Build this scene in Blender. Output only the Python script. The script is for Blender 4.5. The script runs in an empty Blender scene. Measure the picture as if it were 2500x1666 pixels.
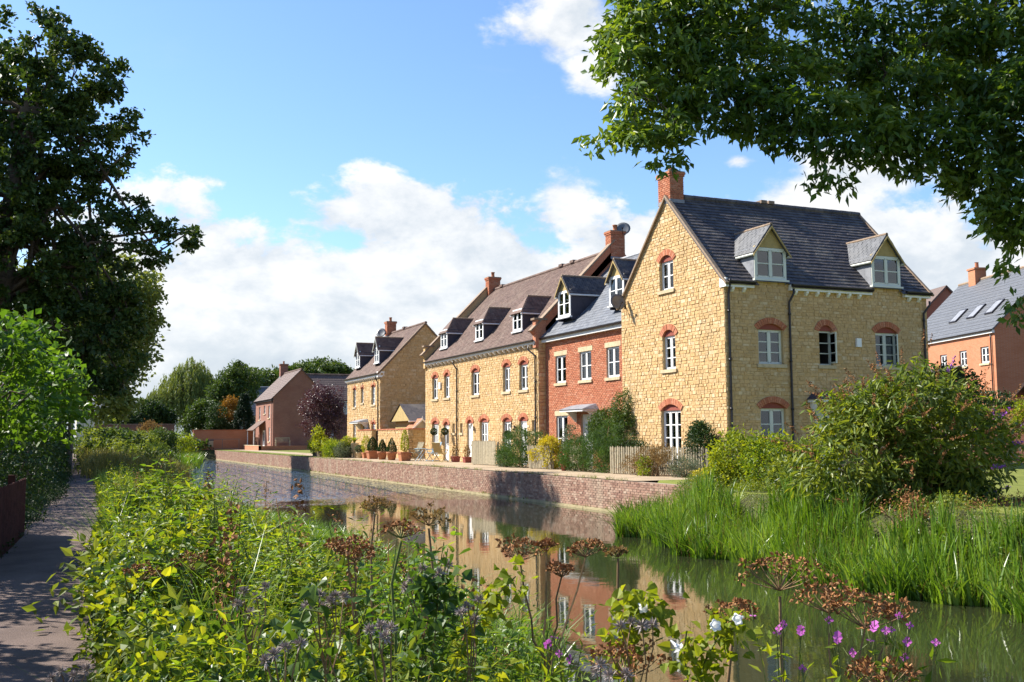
import bpy, math, random
import numpy as np
from mathutils import Matrix, Vector
random.seed(11)
rng = np.random.default_rng(11)
R = math.radians
scn = bpy.context.scene
COL = scn.collection

# ------------------------------------------------------------------ camera
FPX, SW, SH, HC = 2544.3, 2500.0, 1666.0, 2.4       # focal length in photo pixels, photo size, eye height over the water
def cam_axes(p, r, yaw):
    cy, sy = math.cos(yaw), math.sin(yaw); cp, sp = math.cos(p), math.sin(p); cr, sr = math.cos(r), math.sin(r)
    Rz = np.array([[cy, sy, 0], [-sy, cy, 0], [0, 0, 1]])
    Rx = np.array([[1, 0, 0], [0, cp, sp], [0, -sp, cp]])
    Ry = np.array([[cr, 0, sr], [0, 1, 0], [-sr, 0, cr]])
    return Ry @ Rx @ Rz                                # rows: right, forward, up
CM = cam_axes(0.0899796, -0.0071311, -0.4124399)
CP = np.array([0, 0, HC])
cam = bpy.data.cameras.new('camera'); cam_o = bpy.data.objects.new('camera', cam); COL.objects.link(cam_o)
cam.sensor_width = 36; cam.lens = 36 * FPX / SW; cam.clip_start = 0.05; cam.clip_end = 4000
cam_o.matrix_world = Matrix(((CM[0][0], CM[2][0], -CM[1][0], 0), (CM[0][1], CM[2][1], -CM[1][1], 0),
                             (CM[0][2], CM[2][2], -CM[1][2], HC), (0, 0, 0, 1)))
scn.camera = cam_o
def ray(px, py): return CM.T @ np.array([(px - SW / 2) / FPX, 1, -(py - SH / 2) / FPX])
def at_y(px, py, Y): d = ray(px, py); return CP + d * (Y / d[1])
def at_x(px, py, X): d = ray(px, py); return CP + d * (X / d[0])
def at_z(px, py, z): d = ray(px, py); return CP + d * ((z - HC) / d[2])
def at_d(px, py, dist): return CP + ray(px, py) * dist
S = SW / 2353.0                                        # display pixels of the overview -> photo pixels
# ------------------------------------------------------------------ sun, sky, exposure
SUN_AZ, SUN_EL = R(136), R(42)                         # measured from +X counter-clockwise
sd = Vector((math.cos(SUN_AZ) * math.cos(SUN_EL), math.sin(SUN_AZ) * math.cos(SUN_EL), math.sin(SUN_EL)))
sl = bpy.data.lights.new('sun', 'SUN'); sl.energy = 5.0; sl.angle = R(0.53); sl.color = (1.0, 0.94, 0.84)
so = bpy.data.objects.new('sun', sl); COL.objects.link(so); so.rotation_euler = sd.to_track_quat('Z', 'Y').to_euler()
scn.view_settings.view_transform = 'Standard'; scn.view_settings.look = 'None'
scn.view_settings.exposure = 1.15; scn.view_settings.gamma = 1.0
scn.cycles.use_denoising = True
scn.cycles.max_bounces = 8; scn.cycles.transparent_max_bounces = 10
scn.cycles.diffuse_bounces = 3; scn.cycles.glossy_bounces = 4; scn.cycles.transmission_bounces = 4
scn.cycles.sample_clamp_indirect = 6

class G:
    """tiny node-graph helper"""
    def __init__(s, nt): s.nt = nt; nt.nodes.clear()
    def n(s, t, **kw):
        nd = s.nt.nodes.new(t)
        for k, v in kw.items():
            if hasattr(nd, k) and not k[0].isupper(): setattr(nd, k, v)
        return nd
    def link(s, a, b): s.nt.links.new(a, b)
    def put(s, sock, v):
        if isinstance(v, bpy.types.NodeSocket): s.link(v, sock)
        elif v is not None: sock.default_value = v
    def m(s, op, a, b=None, c=None, clamp=False):
        nd = s.nt.nodes.new('ShaderNodeMath'); nd.operation = op; nd.use_clamp = clamp
        s.put(nd.inputs[0], a)
        if b is not None: s.put(nd.inputs[1], b)
        if c is not None: s.put(nd.inputs[2], c)
        return nd.outputs[0]
    def vm(s, op, a, b=None, out=0, scale=None):
        nd = s.nt.nodes.new('ShaderNodeVectorMath'); nd.operation = op
        s.put(nd.inputs[0], a)
        if b is not None: s.put(nd.inputs[1], b)
        if scale is not None: s.put(nd.inputs['Scale'], scale)
        return nd.outputs[out]
    def xyz(s, v): nd = s.nt.nodes.new('ShaderNodeSeparateXYZ'); s.link(v, nd.inputs[0]); return nd.outputs
    def comb(s, x, y, z):
        nd = s.nt.nodes.new('ShaderNodeCombineXYZ')
        for i, v in enumerate((x, y, z)): s.put(nd.inputs[i], v)
        return nd.outputs[0]
    def noise(s, vec, scale, detail=4, rough=.55, dist=0, out='Fac'):
        nd = s.nt.nodes.new('ShaderNodeTexNoise')
        if vec is not None: s.link(vec, nd.inputs['Vector'])
        nd.inputs['Scale'].default_value = scale; nd.inputs['Detail'].default_value = detail
        nd.inputs['Roughness'].default_value = rough; nd.inputs['Distortion'].default_value = dist
        return nd.outputs[out]
    def ss(s, v, lo, hi):
        nd = s.nt.nodes.new('ShaderNodeMapRange'); nd.interpolation_type = 'SMOOTHSTEP'
        s.put(nd.inputs[0], v); s.put(nd.inputs[1], lo); s.put(nd.inputs[2], hi)
        return nd.outputs[0]
    def mix(s, f, a, b, mode='MIX'):
        nd = s.nt.nodes.new('ShaderNodeMix'); nd.data_type = 'RGBA'; nd.blend_type = mode
        s.put(nd.inputs['Factor'], f)
        for k, v in ((6, a), (7, b)):
            if isinstance(v, tuple): v = (*v[:3], 1)
            s.put(nd.inputs[k], v)
        return nd.outputs[2]
    def ramp(s, f, cols, mode='LINEAR'):
        nd = s.nt.nodes.new('ShaderNodeValToRGB'); cr = nd.color_ramp; cr.interpolation = mode
        n = len(cols)
        while len(cr.elements) < n: cr.elements.new(.5)
        for i, c in enumerate(cols):
            cr.elements[i].position = i / max(1, n - 1) if mode == 'LINEAR' else i / n
            cr.elements[i].color = (*c[:3], 1)
        s.put(nd.inputs[0], f); return nd.outputs[0]

w = bpy.data.worlds.new('World'); scn.world = w; w.use_nodes = True
g = G(w.node_tree)
sky = g.n('ShaderNodeTexSky'); sky.sky_type = 'NISHITA'; sky.sun_disc = False
sky.sun_elevation = SUN_EL; sky.sun_rotation = math.pi / 2 - SUN_AZ
sky.altitude = 60; sky.air_density = 1.0; sky.dust_density = 0.35; sky.ozone_density = 2.2
tc = g.n('ShaderNodeTexCoord'); D = g.vm('NORMALIZE', tc.outputs['Generated'])
dx, dy, dz = g.xyz(D)
fwd = Vector((CM[1][0], CM[1][1], 0)).normalized(); rgt = Vector((fwd.y, -fwd.x, 0))
def dot(v): nd = g.nt.nodes.new('ShaderNodeVectorMath'); nd.operation = 'DOT_PRODUCT'; g.link(D, nd.inputs[0]); nd.inputs[1].default_value = v; return nd.outputs['Value']
az = g.m('ARCTAN2', dot(rgt), dot(fwd))                # compass angle, 0 straight down the view
el = g.m('ARCSINE', dz)
D2 = g.vm('MULTIPLY', D, (1, 1, 1.7))
sunoff = (rgt * -.55 + fwd * .25 + Vector((0, 0, .8))) * .045     # towards the light, for the relief of the clouds
D3 = g.vm('ADD', D2, tuple(sunoff))
n1 = g.noise(D2, 5.0, 9, .60, .15); n2 = g.noise(D2, 16, 8, .6, .2); n0 = g.noise(D, 2.1, 3, .5)
n1b = g.noise(D3, 5.0, 9, .60, .15); n2b = g.noise(D3, 16, 5, .6, .2)
bump = g.m('ADD', g.m('MULTIPLY', g.m('SUBTRACT', n1, .5), .27), g.m('MULTIPLY', g.m('SUBTRACT', n2, .5), .11))
# a bank of fair-weather cumulus all round the horizon, its top rising and sinking with the compass angle
top = g.m('ADD', g.m('MULTIPLY', g.m('SUBTRACT', n0, .5), .06), .208)
top = g.m('ADD', top, g.m('MULTIPLY', g.m('SINE', g.m('ADD', g.m('MULTIPLY', az, 5.0), 1.9)), .018))
h = g.m('ADD', g.m('SUBTRACT', top, el), bump)
bank = g.ss(h, -.003, .022)
def puff(a, e, ra, re):
    u = g.m('DIVIDE', g.m('SUBTRACT', az, a), ra); v = g.m('DIVIDE', g.m('SUBTRACT', el, e), re)
    return g.m('SUBTRACT', 1.0, g.m('SQRT', g.m('ADD', g.m('MULTIPLY', u, u), g.m('MULTIPLY', v, v))))
def pxang(X, Y): d = ray(X * S, Y * S); d = d / np.linalg.norm(d); return math.atan2(d @ np.array(rgt), d @ np.array(fwd)), math.asin(d[2])
pf = None                                              # single clouds, in view and round about
for (X, Y, ra, re) in ((1310, 40, .085, .055), (1370, 160, .05, .03), (1900, 430, .10, .06), (1290, 450, .055, .045), (2150, 590, .15, .06), (1700, 370, .03, .012), (760, -700, .2, .1), (-900, 250, .16, .06), (3300, -100, .2, .07), (-2500, 0, .2, .1)):
    a, e = pxang(X, Y); q = g.m('ADD', puff(a, e, ra, re), g.m('MULTIPLY', bump, 11)); pf = q if pf is None else g.m('MAXIMUM', pf, q)
puffs = g.ss(pf, .28, .75)
wisp = g.m('MULTIPLY', g.ss(g.noise(g.vm('MULTIPLY', D, (1, 1, 3)), 3.2, 9, .62, .6), .58, .9), .35)
dens = g.m('MAXIMUM', g.m('MAXIMUM', bank, puffs), wisp)
relief = g.m('ADD', g.m('MULTIPLY', g.m('SUBTRACT', n1, n1b), 2.6), g.m('MULTIPLY', g.m('SUBTRACT', n2, n2b), 1.0))
shade = g.m('ADD', g.m('MULTIPLY', g.ss(h, .03, .26), -.38), g.m('ADD', relief, .74), clamp=True)
CK = 3.15
cloud = g.ramp(shade, [(.70 * CK, .80 * CK, .92 * CK), (.92 * CK, .99 * CK, 1.06 * CK), (1.30 * CK, 1.30 * CK, 1.29 * CK)])
skyc = g.mix(1.0, sky.outputs[0], (0.66, 0.755, 0.87), 'MULTIPLY')
hz = g.ss(el, .16, -.02)
skyc = g.mix(g.m('MULTIPLY', hz, .2), skyc, (.80 * CK, .93 * CK, 1.06 * CK))
bg = g.n('ShaderNodeBackground'); bg.inputs['Strength'].default_value = .12
g.link(g.mix(g.m('MULTIPLY', dens, .96), skyc, cloud), bg.inputs['Color'])
wo = g.n('ShaderNodeOutputWorld'); g.link(bg.outputs[0], wo.inputs['Surface'])

# ------------------------------------------------------------------ materials
MATS = {}
def newmat(name):
    m = bpy.data.materials.new(name); m.use_nodes = True; MATS[name] = m
    gg = G(m.node_tree); out = gg.n('ShaderNodeOutputMaterial'); return m, gg, out
def rnd_piece(g):                                      # a random number for every loose piece and every object
    ge = g.n('ShaderNodeNewGeometry'); oi = g.n('ShaderNodeObjectInfo')
    return g.m('FRACT', g.m('ADD', ge.outputs['Random Per Island'], g.m('MULTIPLY', oi.outputs['Random'], 3.7)))
def wpos(g): return g.n('ShaderNodeNewGeometry').outputs['Position']
def surf(name, cols, rough=.8, nscale=6, namt=.35, bump=.0, bscale=30, spec=.3, metal=0, stain=None, piece=True):
    """pieces in several tones, with grain, blotches and fine relief"""
    m, g, out = newmat(name); pos = wpos(g)
    c = g.ramp(rnd_piece(g), cols) if piece and len(cols) > 1 else g.ramp(g.noise(pos, nscale * .35, 3), cols) if len(cols) > 1 else None
    if c is None: c = g.mix(0, cols[0], cols[0])
    f = g.noise(pos, nscale, 6, .6)
    c = g.mix(g.ss(f, .42, .75), c, tuple(x * (1 - namt) for x in cols[0]))
    if stain: c = g.mix(g.m('MULTIPLY', g.ss(g.noise(g.vm('MULTIPLY', pos, (1, 1, .25)), stain[1], 4), .48, .72), stain[2]), c, stain[0])
    b = g.n('ShaderNodeBsdfPrincipled'); g.link(c, b.inputs['Base Color']); b.inputs['Roughness'].default_value = rough
    b.inputs['Specular IOR Level'].default_value = spec; b.inputs['Metallic'].default_value = metal
    if bump:
        bn = g.n('ShaderNodeBump'); bn.inputs['Strength'].default_value = bump; bn.inputs['Distance'].default_value = .02
        g.link(g.noise(pos, bscale, 5, .6), bn.inputs['Height']); g.link(bn.outputs[0], b.inputs['Normal'])
    g.link(b.outputs[0], out.inputs[0]); return m
def courses(name, cols, mortar, bw, bh, rough=.85, msize=.012, offset=.5, bump=.5):
    """brickwork or slates too far off to tell apart"""
    m, g, out = newmat(name); x, y, z = g.xyz(wpos(g))
    v = g.comb(g.m('ADD', x, y), z, 0)
    br = g.n('ShaderNodeTexBrick'); br.offset = offset
    g.link(v, br.inputs['Vector']); br.inputs['Scale'].default_value = 1
    br.inputs['Brick Width'].default_value = bw; br.inputs['Row Height'].default_value = bh; br.inputs['Mortar Size'].default_value = msize
    br.inputs['Color1'].default_value = (*cols[0], 1); br.inputs['Color2'].default_value = (*cols[1], 1); br.inputs['Mortar'].default_value = (*mortar, 1)
    c = g.mix(g.m('MULTIPLY', g.ss(g.noise(wpos(g), .9, 5), .4, .7), .45), br.outputs[0], cols[2])
    b = g.n('ShaderNodeBsdfPrincipled'); g.link(c, b.inputs['Base Color']); b.inputs['Roughness'].default_value = rough
    bn = g.n('ShaderNodeBump'); bn.inputs['Strength'].default_value = bump; bn.inputs['Distance'].default_value = .02; bn.invert = True
    g.link(br.outputs['Fac'], bn.inputs['Height']); g.link(bn.outputs[0], b.inputs['Normal'])
    g.link(b.outputs[0], out.inputs[0]); return m
def leafm(name, cols, trans=.4, rough=.5, spec=.35, clump=.5, tint=(1.25, 1.1, .45)):
    m, g, out = newmat(name); pos = wpos(g)
    f = g.m('ADD', g.m('MULTIPLY', rnd_piece(g), .62), g.m('MULTIPLY', g.ss(g.noise(pos, clump, 2), .35, .65), .38))
    c = g.ramp(f, cols)
    b = g.n('ShaderNodeBsdfPrincipled'); g.link(c, b.inputs['Base Color']); b.inputs['Roughness'].default_value = rough
    b.inputs['Specular IOR Level'].default_value = spec
    t = g.n('ShaderNodeBsdfTranslucent'); g.link(g.mix(1, c, tint, 'MULTIPLY'), t.inputs[0])
    mx = g.n('ShaderNodeMixShader'); mx.inputs[0].default_value = trans
    g.link(b.outputs[0], mx.inputs[1]); g.link(t.outputs[0], mx.inputs[2]); g.link(mx.outputs[0], out.inputs[0]); return m

surf('stone', [(.53, .345, .155), (.61, .41, .20), (.57, .375, .175), (.65, .46, .25), (.54, .365, .185), (.68, .53, .335)], .9, 7, .25, .5, 26, .2, stain=((.36, .26, .14), .8, .4))
surf('stone_mortar', [(.52, .37, .19)], .95, 14, .3, .5, 40, .1)
surf('stone_pale', [(.50, .40, .25), (.56, .45, .29)], .85, 8, .25, .3, 30, .2)
surf('brick', [(.42, .145, .075), (.49, .185, .10), (.37, .12, .065), (.52, .24, .145), (.45, .165, .085)], .9, 18, .25, .4, 60, .2)
surf('brick_mortar', [(.46, .30, .21)], .95, 20, .2, .3, 60, .1)
surf('brick_old', [(.27, .15, .11), (.33, .195, .14), (.37, .24, .175), (.22, .12, .09), (.34, .205, .15), (.43, .32, .24)], .92, 7, .35, .5, 40, .2, stain=((.40, .33, .24), 1.3, .45))
surf('mortar_old', [(.32, .25, .19)], .95, 8, .35, .4, 40, .1)
surf('brick_dark', [(.26, .07, .05)], .85, 20, .2)
surf('slate_brown', [(.062, .055, .060), (.095, .082, .080), (.045, .042, .050), (.12, .10, .09)], .62, 5, .4, .5, 30, .4, stain=((.19, .165, .135), 1.5, .55))
surf('tile_brown', [(.135, .085, .068), (.175, .112, .090), (.11, .070, .058), (.19, .13, .105)], .8, 4, .3, .4, 40, .25, stain=((.22, .17, .13), 1.4, .4))
surf('slate_mid', [(.085, .09, .10), (.11, .115, .125), (.07, .074, .085)], .6, 3, .3, .3, 30, .35, stain=((.16, .15, .14), 1.2, .3))
surf('slate_blue', [(.115, .128, .15), (.15, .165, .19), (.09, .10, .125), (.17, .18, .20)], .48, 3, .3, .3, 30, .5, stain=((.22, .22, .22), 1.2, .3))
surf('ridge_tile', [(.30, .22, .15), (.24, .17, .12)], .85, 9, .4, .3)
surf('white_paint', [(.80, .80, .78)], .45, 3, .06, 0, 1, .4)
surf('cream_paint', [(.62, .64, .56)], .45, 3, .1, 0, 1, .4)
surf('black_metal', [(.018, .013, .014)], .4, 5, .2, 0, 1, .5)
surf('lead', [(.20, .21, .235), (.27, .28, .30)], .5, 4, .3, .3, 12, .5, piece=False)
surf('lead_dark', [(.055, .05, .065)], .6, 4, .3, .3, 12, .4)
surf('render_tan', [(.42, .31, .13)], .9, 4, .2, .3, 60)
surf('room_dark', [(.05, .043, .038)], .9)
surf('curtain', [(.55, .54, .50), (.62, .60, .55)], .9, 3, .2)
surf('grey_metal', [(.15, .155, .16)], .45, 5, .3, 0, 1, .5, .3)
surf('terracotta', [(.42, .17, .085), (.36, .14, .07)], .85, 6, .3, .4, 30)
surf('weathered_wood', [(.33, .285, .195), (.40, .345, .24), (.27, .235, .165)], .9, 12, .35, .5, 50, .2)
surf('red_fence', [(.085, .030, .026), (.11, .04, .032)], .85, 8, .35, .4, 40, .2)
surf('blue_paint', [(.30, .43, .52)], .6, 6, .15)
surf('bark', [(.10, .075, .052), (.14, .11, .08)], .95, 7, .5, .9, 14, .1, piece=False)
surf('bark_grey', [(.17, .155, .13), (.22, .20, .17)], .95, 9, .5, .9, 14, .1, piece=False)
surf('stem_green', [(.10, .14, .03), (.16, .17, .05)], .7, 30, .2)
surf('stem_brown', [(.20, .12, .06), (.26, .17, .085)], .85, 30, .3)
surf('seed_brown', [(.26, .105, .035), (.38, .175, .06), (.18, .07, .025), (.44, .25, .11)], .85, 30, .3)
surf('fluff', [(.34, .28, .25), (.42, .36, .33), (.26, .19, .17)], .95, 30, .2)
surf('purple', [(.34, .10, .50), (.27, .07, .42)], .7, 30, .2)
surf('gravel_path', [(.155, .115, .10), (.20, .15, .13)], .95, 1.2, .25, .7, 90, .15, piece=False, stain=((.10, .075, .06), .9, .45))
surf('quay_gravel', [(.36, .275, .185), (.42, .33, .225)], .95, 1.5, .25, .6, 60, .15, piece=False, stain=((.25, .19, .12), .6, .4))
surf('soil', [(.065, .065, .03), (.09, .095, .035)], .95, 3, .4, .8, 20, .1, piece=False, stain=((.07, .11, .03), .8, .8))
surf('lawn', [(.14, .17, .035), (.20, .205, .055)], .95, 2.5, .3, .8, 60, .1, piece=False)
surf('tarmac', [(.06, .06, .065)], .9, 8, .25, .5, 80)
surf('lime', [(.36, .30, .17)], .9, 5, .35, .4, 20)
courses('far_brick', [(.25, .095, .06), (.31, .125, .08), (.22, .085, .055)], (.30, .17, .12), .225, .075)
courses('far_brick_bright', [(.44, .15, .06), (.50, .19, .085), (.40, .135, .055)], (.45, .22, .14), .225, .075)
courses('far_tile', [(.135, .09, .075), (.17, .115, .095), (.12, .08, .07)], (.06, .04, .035), .2, .09, .8)
courses('far_slate', [(.105, .11, .12), (.13, .135, .145), (.09, .095, .105)], (.05, .055, .065), .3, .15, .5)
surf('cream_wall', [(.62, .58, .46)], .9, 3, .15)
# glass: mirror at grazing angles, clear otherwise
m, g, out = newmat('glass')
fr = g.n('ShaderNodeFresnel'); fr.inputs['IOR'].default_value = 1.9
tr = g.n('ShaderNodeBsdfTransparent'); tr.inputs[0].default_value = (.62, .68, .70, 1)
gl = g.n('ShaderNodeBsdfGlossy'); gl.inputs['Roughness'].default_value = .02; gl.inputs['Color'].default_value = (.9, .95, 1, 1)
mx = g.n('ShaderNodeMixShader'); g.link(fr.outputs[0], mx.inputs[0]); g.link(tr.outputs[0], mx.inputs[1]); g.link(gl.outputs[0], mx.inputs[2]); g.link(mx.outputs[0], out.inputs[0])
# canal water: murky olive body under a rippled skin, wind-roughened towards the far reach
m, g, out = newmat('canal_water')
pos = wpos(g); px, py, pz = g.xyz(pos)
b = g.n('ShaderNodeBsdfPrincipled'); b.inputs['Base Color'].default_value = (.024, .028, .012, 1); b.inputs['Roughness'].default_value = .012
b.inputs['IOR'].default_value = 1.6; b.inputs['Specular IOR Level'].default_value = .5
wind = g.ss(g.m('ADD', py, g.m('MULTIPLY', g.m('SUBTRACT', g.noise(pos, .12, 3), .5), 16)), 36, 47)
hgt = g.m('ADD', g.m('MULTIPLY', g.noise(g.vm('MULTIPLY', pos, (1, 1, 1)), 7, 4, .6), g.m('MULTIPLY_ADD', wind, .2, .016)),
          g.m('MULTIPLY', g.noise(g.vm('MULTIPLY', pos, (1, 1.6, 1)), 1.6, 3, .5), g.m('MULTIPLY_ADD', wind, .3, .07)))
bn = g.n('ShaderNodeBump'); bn.inputs['Strength'].default_value = 1; bn.inputs['Distance'].default_value = .022
g.link(hgt, bn.inputs['Height'])
cv = g.vm('MULTIPLY', g.vm('SUBTRACT', g.noise(pos, 9, 2, .5, out='Color'), (.5, .5, .5)), (1.0, 3.6, 0))   # wavelet slopes where the wind touches the water
g.link(g.vm('NORMALIZE', g.vm('ADD', bn.outputs[0], g.vm('SCALE', cv, scale=wind))), b.inputs['Normal']); g.link(b.outputs[0], out.inputs[0])
# leaves
leafm('leaf_oak', [(.022, .050, .010), (.035, .075, .014), (.060, .105, .018), (.085, .125, .02)], .30, .5, .35, .35)
leafm('leaf_ash', [(.03, .08, .014), (.07, .145, .018), (.14, .225, .024), (.22, .31, .034)], .46, .42, .5, .6)
leafm('leaf_hazel', [(.045, .12, .014), (.08, .175, .018), (.14, .25, .028)], .48, .45, .4, .7)
leafm('leaf_hedge', [(.018, .045, .010), (.030, .065, .013), (.05, .09, .018)], .25, .55, .3, .7)
leafm('leaf_mid', [(.035, .075, .014), (.06, .11, .02), (.095, .145, .028)], .35, .5, .35, .4)
leafm('leaf_willow', [(.12, .17, .04), (.18, .235, .06), (.24, .29, .085)], .35, .5, .3, .3)
leafm('leaf_conifer', [(.010, .032, .012), (.016, .045, .014), (.03, .065, .02)], .1, .6, .3, .5)
leafm('leaf_purple', [(.060, .022, .030), (.095, .038, .048), (.14, .065, .075)], .25, .4, .5, .6, (1.2, .8, .7))
leafm('leaf_orange', [(.24, .12, .02), (.32, .17, .03), (.15, .11, .02)], .3, .6, .2, .6)
leafm('leaf_bank', [(.05, .105, .012), (.12, .20, .016), (.23, .30, .02), (.37, .40, .03)], .6, .5, .35, .9)
leafm('leaf_bank_dark', [(.035, .085, .014), (.065, .13, .02), (.11, .18, .026)], .46, .42, .45, .9)
leafm('leaf_fresh', [(.04, .105, .012), (.09, .185, .016), (.16, .265, .022), (.26, .34, .035)], .55, .45, .4, .9)
leafm('leaf_fern', [(.08, .135, .025), (.14, .195, .035), (.22, .265, .05)], .45, .6, .25, .9)
leafm('leaf_lime', [(.15, .22, .014), (.24, .30, .02), (.34, .36, .03)], .55, .5, .3, .9)
leafm('leaf_dry', [(.17, .11, .04), (.24, .17, .07), (.13, .075, .03)], .3, .8, .1, .9, (1.1, .9, .6))
leafm('leaf_yellow', [(.48, .40, .02), (.56, .48, .035), (.36, .34, .02)], .35, .55, .3, .9, (1.1, 1, .4))
leafm('leaf_rosemary', [(.030, .075, .018), (.055, .12, .024), (.10, .18, .03)], .3, .6, .3, .8)
leafm('leaf_grey', [(.11, .145, .085), (.16, .19, .12), (.08, .115, .06)], .25, .7, .2, .9, (1.1, 1.05, .7))
leafm('leaf_buddleia', [(.055, .095, .018), (.11, .165, .026), (.19, .25, .036), (.30, .33, .05)], .45, .45, .45, .7)
leafm('reed', [(.050, .12, .012), (.10, .20, .018), (.17, .29, .03), (.27, .38, .10)], .42, .35, .5, .6, (1.15, 1.05, .4))
leafm('grass_pale', [(.20, .20, .06), (.27, .25, .09), (.15, .18, .045)], .35, .6, .2, .5)
leafm('petal_pink', [(.55, .11, .48), (.62, .16, .55), (.46, .07, .40)], .35, .6, .2, 1, (1, .9, 1))
leafm('petal_white', [(.80, .80, .80)], .35, .6, .2, 1, (1, 1, 1))
# ------------------------------------------------------------------ mesh helpers
A3 = lambda *v: np.array(v, float)
X1, Y1, Z1 = A3(1, 0, 0), A3(0, 1, 0), A3(0, 0, 1)
OFF = {}
def raw_mesh(name, V, F, mats, midx=None, smooth=False):
    V = np.asarray(V, np.float32).reshape(-1, 3); me = bpy.data.meshes.new(name)
    if isinstance(F, np.ndarray):
        k = F.shape[1]; nf = len(F); loops = F.ravel(); starts = np.arange(nf) * k
    else:
        nf = len(F); lens = np.array([len(f) for f in F]); loops = np.array([i for f in F for i in f]); starts = np.concatenate(([0], np.cumsum(lens)[:-1]))
    me.vertices.add(len(V)); me.vertices.foreach_set('co', V.ravel())
    me.loops.add(len(loops)); me.loops.foreach_set('vertex_index', loops.astype(np.int32))
    me.polygons.add(nf); me.polygons.foreach_set('loop_start', starts.astype(np.int32))
    if midx is not None: me.polygons.foreach_set('material_index', np.asarray(midx, np.int32))
    me.update(calc_edges=True)
    me.polygons.foreach_set('use_smooth', np.full(nf, smooth, bool))
    for mm in (mats if isinstance(mats, (list, tuple)) else [mats]): me.materials.append(MATS[mm])
    return me
def tag(o, label=None, cat=None, group=None, kind=None):
    for k, v in (('label', label), ('category', cat), ('group', group), ('kind', kind)):
        if v: o[k] = v
    return o
def obj(name, V, F, mat, parent=None, smooth=False, midx=None, base=None):
    """one mesh object; V in world coordinates, stored relative to its parent (or to base)"""
    off = OFF[parent.name] if parent is not None else (A3(*base) if base is not None else A3(0, 0, 0))
    V = np.asarray(V, float).reshape(-1, 3) - off
    o = bpy.data.objects.new(name, raw_mesh(name, V, F, mat, midx, smooth)); COL.objects.link(o)
    if parent is not None: o.parent = parent
    else: o.location = off
    OFF[o.name] = off; return o
def thing(name, label, cat, loc, group=None):
    o = bpy.data.objects.new(name, None); COL.objects.link(o); o.empty_display_size = .2
    o.location = loc; OFF[o.name] = A3(*loc); return tag(o, label, cat, group)
def place(name, mesh, M, parent):
    """a piece that shares mesh data; M is its 4x4 world matrix"""
    o = bpy.data.objects.new(name, mesh); COL.objects.link(o); o.parent = parent
    M = Matrix(M); off = OFF[parent.name]; M.translation = M.translation - Vector(off); o.matrix_local = M; return o
class Fr:
    """a wall frame: u along, v up, n outwards"""
    def __init__(s, o, U, N, V=Z1): s.o, s.U, s.V, s.N = map(lambda q: np.asarray(q, float), (o, U, V, N))
    def p(s, u, v, n=0): return s.o + u * s.U + v * s.V + n * s.N
    def at(s, u, v, n=0): return Fr(s.p(u, v, n), s.U, s.N, s.V)
    def mat(s, u, v, n, su, sv, sn):
        c = s.p(u, v, n); M = np.eye(4); M[:3, 0] = s.U * su; M[:3, 1] = s.V * sv; M[:3, 2] = s.N * sn; M[:3, 3] = c; return M
WORLD = Fr((0, 0, 0), X1, -Y1)                         # u = x, v = z, n = -y
class MB:
    def __init__(s): s.V = []; s.F = []
    def add(s, V, F): b = len(s.V); s.V += [tuple(v) for v in V]; s.F += [tuple(i + b for i in f) for f in F]; return s
    def box(s, fr, u0, u1, v0, v1, n0, n1):
        return s.add([fr.p(u, v, n) for n in (n0, n1) for v in (v0, v1) for u in (u0, u1)],
                     [(0, 2, 3, 1), (4, 5, 7, 6), (0, 1, 5, 4), (2, 6, 7, 3), (0, 4, 6, 2), (1, 3, 7, 5)])
    def prism(s, fr, pts, n0, n1):
        k = len(pts); V = [fr.p(u, v, n0) for u, v in pts] + [fr.p(u, v, n1) for u, v in pts]
        return s.add(V, [tuple(range(k))[::-1], tuple(range(k, 2 * k))] + [(i, (i + 1) % k, k + (i + 1) % k, k + i) for i in range(k)])
    def quad(s, *p): return s.add(p, [tuple(range(len(p)))])
    def slab(s, pts, t):                               # thick sheet: polygon pushed along its normal
        P = [np.asarray(p, float) for p in pts]; n = np.cross(P[1] - P[0], P[2] - P[0]); n /= np.linalg.norm(n); k = len(P)
        return s.add(P + [p - n * t for p in P], [tuple(range(k)), tuple(range(k, 2 * k))[::-1]] + [(i, k + i, k + (i + 1) % k, (i + 1) % k) for i in range(k)])
    def tube(s, pts, rad, k=8, cap=True):
        V, F = tube(pts, rad, k, cap); return s.add(V, F)
    def lathe(s, c, prof, k=14):
        V = [(c[0] + r * math.cos(2 * math.pi * i / k), c[1] + r * math.sin(2 * math.pi * i / k), c[2] + z) for r, z in prof for i in range(k)]
        F = [(j * k + i, j * k + (i + 1) % k, (j + 1) * k + (i + 1) % k, (j + 1) * k + i) for j in range(len(prof) - 1) for i in range(k)]
        return s.add(V, F + [tuple(range(k))[::-1], tuple(range((len(prof) - 1) * k, len(prof) * k))])
    def build(s, name, mat, parent=None, smooth=False, base=None): return obj(name, s.V, s.F, mat, parent, smooth, base=base)
def tube(pts, rad, k=6, cap=True):
    P = np.asarray(pts, float); n = len(P); rad = np.broadcast_to(np.asarray(rad, float), (n,))
    T = np.gradient(P, axis=0); T /= np.linalg.norm(T, axis=1)[:, None] + 1e-9
    ref = Z1 if abs(T[:, 2]).mean() < .8 else X1
    a = np.cross(T, ref); a /= np.linalg.norm(a, axis=1)[:, None] + 1e-9; b = np.cross(T, a)
    th = np.arange(k) * 2 * math.pi / k
    V = (P[:, None] + rad[:, None, None] * (np.cos(th)[None, :, None] * a[:, None] + np.sin(th)[None, :, None] * b[:, None])).reshape(-1, 3)
    F = [(j * k + i, j * k + (i + 1) % k, (j + 1) * k + (i + 1) % k, (j + 1) * k + i) for j in range(n - 1) for i in range(k)]
    if cap: F += [tuple(range(k))[::-1], tuple(range((n - 1) * k, n * k))]
    return V, F
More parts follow.
